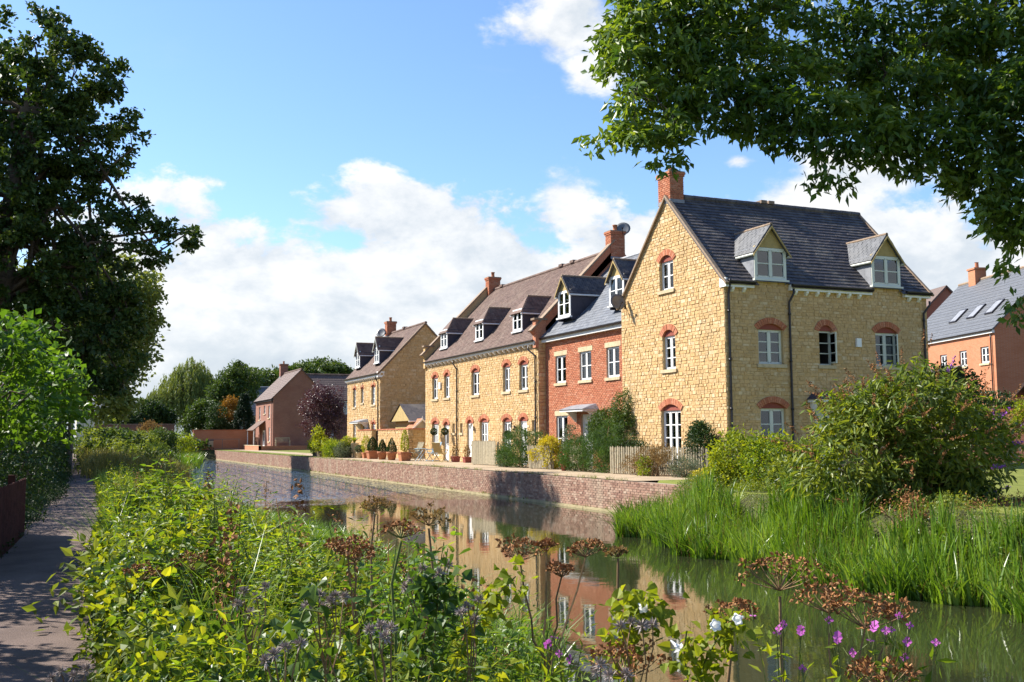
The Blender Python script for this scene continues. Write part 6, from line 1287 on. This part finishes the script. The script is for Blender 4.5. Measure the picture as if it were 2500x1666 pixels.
for lb, X, Y, y, r, rz, mt, L, a in (('yellow-green rose bush left of the buddleia', 1700, 1060, 21.0, .75, .75, 'leaf_lime', .09, .55), ('bright green bush behind the reeds touching the buddleia', 1775, 1075, 19.5, .7, .75, 'leaf_bank', .09, .5), ('dense green shrub low at the foot of the buddleia', 1840, 1110, 17.5, .6, .5, 'leaf_buddleia', .1, .4), ('small bright green climber on the reed edge', 1680, 1110, 21.5, .6, .45, 'leaf_bank', .08, .5), ('dark leafy skirt under the right side of the buddleia', 2190, 1110, 14.6, .45, .5, 'leaf_bank_dark', .1, .4)):
    b = wp(X, Y, y); bush('shrub', lb, (b[0], y, max(.6, float(gz(b[0], y)))), [(b[0], y, b[2], r, r, rz), (b[0] + .25, y - .2, b[2] - .35, r * .9, r * .9, rz * .7), (b[0] - .2, y + .1, b[2] + .2, r * .6, r * .6, rz * .6)], 230, 20, .1, L, mt, a, stems=12)
b = wp(2070, 1165, 13.4); bush('dried_dock', 'rust-brown dead dock clump in front of the buddleia', (b[0], 13.4, float(gz(b[0], 13.4))), [(b[0], 13.4, b[2], .3, .3, .26), (b[0] + .2, 13.3, b[2] - .15, .2, .2, .15)], 45, 22, .085, .05, 'seed_brown', .5)
b = wp(1620, 1112, 25.5); bush('sedum', 'small golden-yellow clump hanging over the end of the quay wall', (b[0], 25.5, 1.0), [(b[0], 25.5, 1.15, .35, .5, .2)], 70, 18, .05, .07, 'leaf_yellow', .6)
for k, (X, Y, y) in enumerate(((2310, 1160, 13.2), (2345, 1150, 14.0), (2240, 1165, 13.0))): b = wp(X, Y, y); bush('dead_weed', ('brown dead weed tuft beside the sunny lawn', 'brown dead weed at the right edge of the lawn', 'brown dead weed tuft under the buddleia skirt')[k], (b[0], y, float(gz(b[0], y))), [(b[0], y, b[2] - .12, .16, .2, .18)], 22, 16, .09, .045, 'seed_brown', .4)
# ------------------------------------------------------------------ quay plants, fences, pots, chairs
def qb(name, lb, X, Y, x, ells, n, per, s, L, mat, asp=.4, z0=1.0, **kw):
    p = at_x(X * S, Y * S, x); return bush(name, lb, (x, p[1], z0), [(x + e[0], p[1] + e[1], z0 + e[2], *e[3:]) for e in ells], n, per, s, L, mat, asp, **kw)
qb('rosemary', 'large dark rosemary bush between the terrace and the brick house', 1195, 1060, 18.5, [(0, 0, .95, .6, 1.1, .8), (.1, 1.1, .8, .5, .7, .7), (.3, -1.0, .85, .5, .8, .7), (-.1, .2, .5, .7, 1.3, .5)], 480, 22, .09, .13, 'leaf_rosemary', .14, up=.1, droop=-.5, out=.9)
qb('shrub', 'small grey-green shrub at the left foot of the big rosemary', 1165, 1065, 18.35, [(0, .2, .35, .35, .6, .35)], 110, 20, .07, .08, 'leaf_grey', .45)
qb('spindle', 'bright yellow variegated shrub behind the broken picket fence', 1262, 1055, 18.6, [(0, 0, .98, .38, .62, .36), (-.15, .75, .62, .3, .5, .32), (.1, -.15, .5, .38, .6, .5)], 330, 20, .07, .075, 'leaf_yellow', .55)
qb('rosemary', 'wide rosemary bush in front of the red brick house', 1340, 1065, 18.4, [(0, .4, .7, .5, .9, .65), (.1, -.9, .75, .5, .9, .7), (.35, -1.4, 1.3, .4, .6, .6), (.0, .9, .4, .5, .7, .4), (0, -1.6, .5, .5, .7, .5)], 560, 22, .08, .13, 'leaf_rosemary', .14, up=.1, droop=-.5, out=.9)
qb('climber', 'tall glossy climbing shrub in the corner of brick and stone houses', 1395, 1000, 19.75, [(.1, .2, 1.4, .4, 1.2, 1.0), (.2, -.9, 2.2, .35, .7, .75), (.2, -1.1, 1.3, .45, .8, 1.1), (.3, -1.3, 2.75, .25, .4, .4), (.1, .8, 1.7, .35, .7, .6)], 620, 24, .09, .08, 'leaf_mid', .55, stems=14)
qb('rose', 'thin rose bush with pale blooms beside the brick house window', 1312, 1010, 19.9, [(0, 0, 1.2, .25, .5, .7), (0, .3, .7, .3, .5, .5)], 130, 18, .07, .07, 'leaf_grey', .5)
qb('heather', 'low rounded olive bush against the stone gable', 1458, 1020, 19.3, [(0, 0, .75, .4, .7, .5)], 150, 20, .07, .07, 'leaf_hedge', .5)
qb('rose', 'evergreen bush with faint pink top beside the gable french window', 1610, 1000, 19.5, [(0, 0, 1.0, .42, .62, .75), (0, .1, 1.5, .25, .35, .4)], 330, 22, .07, .07, 'leaf_hedge', .5)
qb('dried_rose', 'straggly brown-green rose sprawling over the picket fence', 1505, 1055, 18.35, [(0, .5, .62, .3, .7, .35), (0, -.4, .75, .3, .6, .3), (-.1, 1.4, .35, .25, .4, .3)], 170, 20, .08, .06, 'leaf_dry', .45, stems=16)
qb('lavender', 'grey lavender tuft at the foot of the picket fence', 1575, 1080, 18.7, [(0, 0, .3, .4, .6, .3)], 120, 20, .08, .1, 'leaf_grey', .15, up=.1, droop=-.4)
qb('shrub', 'small pale green weed in front of the picket fence', 1482, 1075, 18.2, [(0, 0, .3, .22, .35, .3)], 60, 16, .06, .07, 'leaf_bank', .5)
def geranium(lb, X, Y, x):
    p = at_x(X * S, Y * S, x); t = thing('potted_geranium', lb, 'potted plant', (x, p[1], 1.0)); MB().lathe((x, p[1], 1.0), [(.09, 0), (.13, .22), (.15, .23), (.15, .27), (.13, .27)], 14).build('pot', 'brick_dark', t, True)
    P = A3(x, p[1], 1.42) + rng.normal(size=(220, 3)) * [.09, .11, .1]; V, F = leaves(P, .06, .8, .5, .1); obj('foliage', V, F, 'leaf_mid', t); P = A3(x, p[1], 1.55) + rng.normal(size=(160, 3)) * [.09, .12, .1]; V, F = leaves(P, .05, .8, .4, 0); m, g, out = newmat('petal_red'); b_ = g.n('ShaderNodeBsdfPrincipled'); b_.inputs['Base Color'].default_value = (.45, .05, .045, 1); g.link(b_.outputs[0], out.inputs[0]); obj('blossoms', V, F, 'petal_red', t)
geranium('red-flowered pot plant between the yellow shrub and the rosemary', 1296, 1075, 18.2)
def pickets(name, label, p, q, h_=.95, gap=.115, w_=.07, top='point', lean=0):
    p, q = A3(*p), A3(*q); L = np.linalg.norm(q - p); U = (q - p) / L; N = np.cross(U, Z1); f = Fr(p, U, N); t = thing(name, label, 'fence', p); u = 0
    if N[0] > 0: N = -N; f = Fr(p, U, N)
    me = [raw_mesh('picket', MB().prism(Fr((0, 0, 0), X1, -Y1), [(-w_ / 2, 0), (w_ / 2, 0), (w_ / 2, h_ + d - .05), (0, h_ + d), (-w_ / 2, h_ + d - .05)], 0, .02).V, [(4, 3, 2, 1, 0), (5, 6, 7, 8, 9), (0, 1, 6, 5), (1, 2, 7, 6), (2, 3, 8, 7), (3, 4, 9, 8), (4, 0, 5, 9)], 'weathered_wood') for d in (0, .012, -.015, .02)]
    k = 0
    while u <= L:
        M = np.eye(4); ln = random.uniform(-.02, .02) + lean; M[:3, 0] = U * math.cos(ln) + Z1 * math.sin(ln); M[:3, 1] = -N; M[:3, 2] = Z1 * math.cos(ln) - U * math.sin(ln); M[:3, 3] = f.p(u, .03, .025); place('picket', me[k % 4], M, t); u += gap; k += 1
    for v in (.22, h_ - .25): MB().box(f, -.04, L + .04, v, v + .06, -.03, .024).build('rail', 'weathered_wood', t)
    u = 0
    while u <= L + .01: MB().box(f, u - .04, u + .04, 0, h_ - .02, -.11, -.031).build('post', 'weathered_wood', t); u += max(1.2, L / max(1, round(L / 1.8)))
    return t
pickets('picket_fence', 'long weathered picket fence in front of the nearest stone gable', (18.25, 32.9, 1.0), (19.25, 28.6, 1.0)); pickets('picket_fence', 'short close-boarded picket gate beside the plain white door', (18.5, 47.1, 1.0), (18.66, 44.5, 1.0), 1.12, .105, .09)
pickets('picket_fence', 'broken leaning pickets around the yellow shrub', (18.25, 39.9, 1.0), (18.45, 38.3, 1.0), .95, .115, .07, lean=.12); pickets('picket_fence', 'bit of picket fence behind the red flowers', (19.0, 38.3, 1.0), (19.1, 36.8, 1.0), .95)
pickets('picket_fence', 'short picket return at the right end of the long fence', (19.28, 28.55, 1.0), (19.98, 28.9, 1.0), .95)
def pot(fr_x, y, kind, size=.24, h_=.42):
    """pot body by kind, returns vertices"""
    mb = MB()
    if kind == 'square':
        for z0, z1, a, b_ in ((0, h_ * .82, .8, .95), (h_ * .82, h_, 1.06, 1.06)):
            V = [(fr_x + sx * size * k, y + sy * size * k, 1.0 + z) for z, k in ((z0, a), (z1, b_)) for sx, sy in ((-1, -1), (1, -1), (1, 1), (-1, 1))]; mb.add(V, [(0, 1, 5, 4), (1, 2, 6, 5), (2, 3, 7, 6), (3, 0, 4, 7), (0, 3, 2, 1), (4, 5, 6, 7)])
    else: mb.lathe((fr_x, y, 1.0), [(size * .68, 0), (size * .8, h_ * .3), (size * .84, h_ * .31), (size * .93, h_ * .72), (size * 1.05, h_ * .76), (size * 1.08, h_), (size * .9, h_), (size * .85, h_ * .93)], 16)
    return mb
def potted(lb, x, y, kind, prof, mat, n=420, L=.05, size=.26, h_=.44, pm='terracotta', name='potted_topiary', asp=.6):
    """pot with clipped foliage; prof: (height, radius) outline"""
    t = thing(name, lb, 'potted plant', (x, y, 1.0)); pot(x, y, kind, size, h_).build('pot', pm, t, kind != 'square'); MB().lathe((x, y, 1.0 + h_ * .9), [(size * .85, 0), (size * .8, .02)], 12).build('soil', 'soil', t)
    z = np.array([q[0] for q in prof]); r = np.array([q[1] for q in prof]); zz = rng.uniform(z[0], z[-1], n * 3); rr = np.interp(zz, z, r); keep = rng.random(n * 3) < (rr + .02) / (r.max() + .02); zz, rr = zz[keep], rr[keep]; a = rng.random(len(zz)) * 2 * math.pi; q = rr * (.75 + .3 * rng.random(len(zz)))
    P = np.stack([x + q * np.cos(a), y + q * np.sin(a), 1.0 + h_ + zz], 1); O = np.stack([np.cos(a), np.sin(a), .4 + 0 * a], 1); V, F = leaves(P, L, asp, .3, 0, O * 1.0); obj('foliage', V, F, mat, t)
    V, F = tubes([([(x, y, 1.0 + h_ * .8), (x, y, 1.0 + h_ + z[-1] * .8)], [.02, .008])], 6); obj('stem', V, F, 'bark', t); return t
cone = [(0, .24), (.1, .28), (.5, .13), (.72, .02)]
potted('clipped cone topiary in a square terracotta pot, leftmost of the three cones', 17.9, 62.4, 'square', [(0, .28), (.2, .33), (.5, .24), (.75, .12), (.85, .03)], 'leaf_hedge', 1600, .05, .33, .5); potted('clipped cone topiary in a ribbed round terracotta pot, middle of three', 17.9, 60.3, 'round', cone, 'leaf_hedge', 1300, .05, .29, .48); potted('clipped cone topiary in a round terracotta pot next to the narrow golden shrub', 17.9, 58.4, 'round', [(0, .26), (.1, .3), (.5, .16), (.8, .02)], 'leaf_hedge', 1300, .05, .29, .48)
potted('narrow golden-leaved shrub in a square terracotta pot near the chairs', 17.95, 56.1, 'square', [(0, .05), (.15, .2), (.4, .22), (.9, .16), (1.25, .03)], 'leaf_lime', 700, .06, .32, .5)
potted('yellow spiky plant in a small terracotta pot', 18.1, 64.6, 'square', [(0, .12), (.3, .26), (.7, .2), (1.1, .04)], 'leaf_lime', 420, .12, .22, .36, asp=.2); potted('low variegated plant in a pale round pot', 18.0, 65.7, 'round', [(0, .2), (.2, .32), (.42, .1)], 'leaf_grey', 420, .09, .22, .38, 'stone_pale')
def spiky(lb, x, y, h_=.95, size=.26):
    t = thing('agave_pot', lb, 'potted plant', (x, y, 1.0)); MB().lathe((x, y, 1.0), [(.16, 0), (.13, .08), (.18, .4), (.27, h_ - .04), (.29, h_), (.24, h_)], 14).build('pot', 'stone_pale', t, True); n = 70; a = rng.random(n) * 2 * math.pi; d = np.stack([np.cos(a), np.sin(a), 0 * a], 1); V, F = blades(np.tile(A3(x, y, 1.0 + h_ - .03), (n, 1)), .55, .05, .9, 3, dirs=d); obj('foliage', V, F, 'leaf_lime', t)
spiky('spiky yellow-striped plant in a tall tapering urn', 17.9, 66.6)
def trough(lb, x, y, L_, h_, ells, mat, n, Lf, asp, m2=None):
    t = thing('planter', lb, 'planter', (x, y, 1.0)); f = Fr((x, y + L_ / 2, 1.0), -Y1, -X1); mb = MB()
    for k in range(int(L_ / .1)): mb.box(f, k * .1 + .004, k * .1 + .096, 0, h_, -.06, 0)
    mb.box(f, 0, L_, 0, h_ - .03, -.45, -.062); mb.build('trough', 'bark', t); C, O = in_ells([(x + .2 + e[0], y + e[1], 1.0 + h_ + e[2], *e[3:]) for e in ells], n, .4); P, O2 = clumps(C, O, 14, .1); V, F = leaves(P, Lf, asp, .5, .25, O2 * .6); obj('foliage', V, F, mat, t)
trough('dark wooden planter overflowing with bright green leaves beside the lawn', 16.5, 71.4, 2.3, .42, [(0, .9, .35, .5, .7, .5), (0, .0, .8, .4, .5, .6), (0, -.7, .4, .5, .6, .45), (0, .3, 1.3, .25, .3, .35)], 'leaf_lime', 180, .16, .5); trough('second dark planter with yellow-leaved plants next to the tall urn', 17.3, 67.3, 1.2, .4, [(0, 0, .35, .35, .5, .4), (0, -.3, .6, .25, .3, .35)], 'leaf_lime', 110, .13, .3)
qb('grass_mound', 'tall green grassy mound on the edge of the quay', 765, 1035, 17.0, [(0, .2, .5, .55, 1.3, .6), (.1, -.6, .45, .5, 1.0, .5)], 260, 20, .1, .2, 'leaf_bank', .12, droop=-.2, up=.1); qb('lavender', 'grey-green feathery mound beside the green one on the quay', 785, 1035, 17.3, [(0, -.4, .45, .5, 1.0, .5)], 200, 20, .1, .18, 'leaf_grey', .12, up=.1, droop=-.2)
b = wp(750, 1015, 73); bush('juniper', 'low spreading golden juniper on the lawn before the purple plum', (b[0], 73, 1.0), [(b[0], 73, 1.9, .9, .7, .2), (b[0] + .5, 73, 1.6, .6, .6, .4)], 110, 18, .1, .16, 'leaf_lime', .15)
def chair(lb, x, y, rz, mat, name='folding_chair'):
    """slatted folding armchair with crossed legs"""
    t = thing(name, lb, 'chair', (x, y, 1.0)); c, s = math.cos(rz), math.sin(rz); f = Fr((x, y, 1.0), A3(-s, c, 0), A3(c, s, 0))   # n points forwards
    bar = lambda a, b, r=.02: MB().tube([f.p(*a), f.p(*b)], r, 5)
    for k in range(5): n = -.2 + k * .1; MB().box(f, -.24, .24, .42 + .01 * k, .445 + .01 * k, n, n + .08).build('seat_slat', mat, t)
    for k in range(7): u = -.21 + k * .07; v = MB().slab([f.p(u - .027, .5, -.22), f.p(u + .027, .5, -.22), f.p(u + .027, 1.0, -.44), f.p(u - .027, 1.0, -.44)], .02).build('back_slat', mat, t)
    bar((-.26, 1.02, -.45), (.26, 1.02, -.45), .022).build('top_rail', mat, t)
    for u in (-.27, .27):
        bar((u, .0, .26), (u, .46, -.22)).build('leg', mat, t); bar((u, .0, -.28), (u, .64, .2)).build('leg', mat, t); bar((u, .46, -.2), (u, 1.04, -.46)).build('back_post', mat, t); bar((u, .64, .26), (u, .66, -.3), .024).build('armrest', mat, t)
    for n in (.24, -.26): bar((-.27, .04, n), (.27, .04, n), .015).build('stretcher', mat, t)
chair('grey slatted wooden folding chair nearest the garden wall', 18.4, 55.7, R(195), 'weathered_wood'); chair('blue-painted folding chair in the middle of the terrace front', 19.0, 54.4, R(205), 'blue_paint'); chair('pale wooden folding chair standing before the half-glazed white door', 18.75, 52.3, R(30), 'render_tan')
tb_ = thing('garden_table', 'small blue folding table between the two left chairs', 'table', (18.5, 54.9, 1.0)); f = Fr((18.5, 54.9, 1.0), -Y1, -X1)
for k in range(6): MB().box(f, -.3, .3, .68, .70, -.3 + k * .1, -.3 + k * .1 + .085).build('top_slat', 'blue_paint', tb_)
for u in (-.25, .25):
    for a, b_ in ((-.26, .24), (.24, -.26)): MB().tube([f.p(u, 0, a), f.p(u, .68, b_)], .016, 5).build('leg', 'blue_paint', tb_)
for lb, y, m_ in (('brown trough of dry stems left of the plain white door', 52.0, 'brick_dark'), ('round brown pot in front of the plain white door', 50.3, 'brick_dark')):
    potted(lb, 19.45, y, 'square', [(0, .1), (.3, .16), (.6, .03)], 'leaf_dry', 120, .07, .2, .3, m_, 'potted_plant')
def hanging_ball(lb, y, z, r=.19):
    x = 19.62; t = thing('topiary_ball', lb, 'hanging plant', (20, y, z + .35)); MB().tube([(20, y, z + .1), (19.98, y, z + .35), (x, y, z + .38), (x, y, z + .2)], .012, 6).build('bracket', 'black_metal', t)
    d = unit(rng.normal(size=(900, 3))); V, F = leaves(A3(x, y, z) + d * r * rng.uniform(.8, 1, (900, 1)), .05, .6, .3, 0, d * 1.2); obj('foliage', V, F, 'leaf_hedge', t); MB().lathe((x, y, z - .12), [(.02, -.1), (.1, 0), (.12, .1)], 10).build('basket', 'bark', t)
hanging_ball('clipped topiary ball hanging between the first french window and half-glazed door', 55.95, 2.62); hanging_ball('clipped topiary ball hanging right beside the half-glazed door', 54.15, 2.62); hanging_ball('small hanging basket above the big rosemary bush', 45.4, 2.45, .15)
# ------------------------------------------------------------------ dark red fence by the path, post, blackbird
def board_fence(label, x0, y0, y1, h_, step=.125):
    t = thing('board_fence', label, 'fence', (x0(y0), y0, .8)); y = y0; me = [raw_mesh('board', MB().box(Fr((0, 0, 0), -Y1, X1), 0, .118, 0, h_ + d, 0, .022).V, [(0, 2, 3, 1), (4, 5, 7, 6), (0, 1, 5, 4), (2, 6, 7, 3), (0, 4, 6, 2), (1, 3, 7, 5)], 'red_fence') for d in (0, .008, -.008)]; k = 0
    while y < y1:
        M = np.eye(4); M[:3, 3] = (x0(y), y, .8); place('board', me[k % 3], M, t); y += step; k += 1
    for v in (.3, h_ - .3): V = []; MB().slab([(x0(y0) - .03, y0, .8 + v), (x0(y1) - .03, y1, .8 + v), (x0(y1) - .03, y1, .8 + v + .09), (x0(y0) - .03, y0, .8 + v + .09)], .05).build('rail', 'red_fence', t)
    for y in np.arange(y0, y1 + .1, 2.0): MB().box(Fr((x0(y) - .06, y, .78), X1, -Y1), -.05, .05, 0, h_ + .12, -.05, .05).build('post', 'red_fence', t)
board_fence('dark red-brown board fence at the left of the path', lambda y: np.interp(y, [14, 16.7, 19.2], [-.76, -.57, -.43]), 13.6, 19.2, .95)
board_fence('open slatted stretch of red fence beside the near path', lambda y: -1.25, 9.6, 12.2, 1.0, .26)
V = []; bb = thing('blackbird', 'small blackbird standing on the shaded lawn at right', 'bird', at_z(2419, 1172, 1.14)); p = at_z(2419, 1172, 1.14)
bf = Fr(p, A3(-.92, .39, 0), A3(-.39, -.92, 0)); sp = [([bf.p(-.14, .10, 0), bf.p(-.06, .11, 0), bf.p(0, .12, 0), bf.p(.05, .15, 0), bf.p(.075, .185, 0), bf.p(.10, .19, 0), bf.p(.125, .187, 0)], [.008, .02, .04, .036, .026, .022, .003])]
V, F = tubes(sp, 10); obj('body', V, F, 'black_metal', bb, True); V, F = tubes([([bf.p(.12, .188, 0), bf.p(.15, .183, 0)], [.007, .001])], 5); obj('beak', V, F, 'leaf_orange', bb); V, F = tubes([([bf.p(.0, .09, s * .015), bf.p(.01, .0, s * .018)], .004) for s in (-1, 1)], 4); obj('legs', V, F, 'stem_brown', bb)
for lb, X, Y, y, r, rz in (('clipped dark hedge on top of the right garden wall', 2275, 925, 47, 1.5, .45), ('olive shrub behind the buddleia before the red house', 2190, 905, 40, 1.5, 1.1)):
    d = at_d(X * S, Y * S, y); bush('wall_hedge', lb, (d[0], d[1], 1.1), [(d[0], d[1], d[2], r, .7, rz), (d[0] + .3, d[1], d[2] - 1.0, r, .6, 1.0)], 170, 22, .14, .13, 'leaf_hedge', .6)
d = at_d(2350 * S, 945 * S, 43.5); bush('forsythia', 'yellow-green shrub over the wall at the right edge', (d[0], d[1], 1.1), [(d[0] + .3, d[1], d[2] - .2, .6, .5, .7)], 90, 20, .12, .12, 'leaf_lime', .5)

# ------------------------------------------------------------------ repeats share a group
GROUPS = {'dried_hogweed': 'dried hogweed plants on the near bank', 'thistle': 'seeding thistles on the near bank', 'willowherb': 'pink willowherbs by the water', 'bindweed': 'bindweeds in the foreground', 'picket_fence': 'weathered picket fences on the quay',
          'potted_topiary': 'potted shrubs along the quay', 'potted_plant': 'brown pots by the white doors', 'folding_chair': 'folding chairs before the terrace', 'topiary_ball': 'hanging plants on the terrace front', 'wall_lantern': 'lanterns on the terrace front', 'satellite_dish': 'satellite dishes on the houses',
          'bank_bush': 'bushes on the far left bank', 'shrub': 'shrubs on the right bank and quay', 'bush': 'dark bushes by the bridge', 'rosemary': 'rosemary bushes on the quay', 'planter': 'wooden planters on the quay', 'dead_weed': 'dead weeds beside the lawn', 'board_fence': 'red fences beside the path', 'stone_house': 'golden stone houses', 'brick_house': 'red brick houses', 'garden_wall': 'garden walls', 'wall_hedge': 'hedges behind the right wall', 'rose': 'roses by the brick and stone houses', 'lavender': 'grey mounds on the quay', 'ash_tree': 'ash trees'}
for o in list(scn.objects):
    if o.parent is None and o.get('label') and not o.get('group'):
        b = o.name.split('.')[0]
        if b in GROUPS: o['group'] = GROUPS[b]
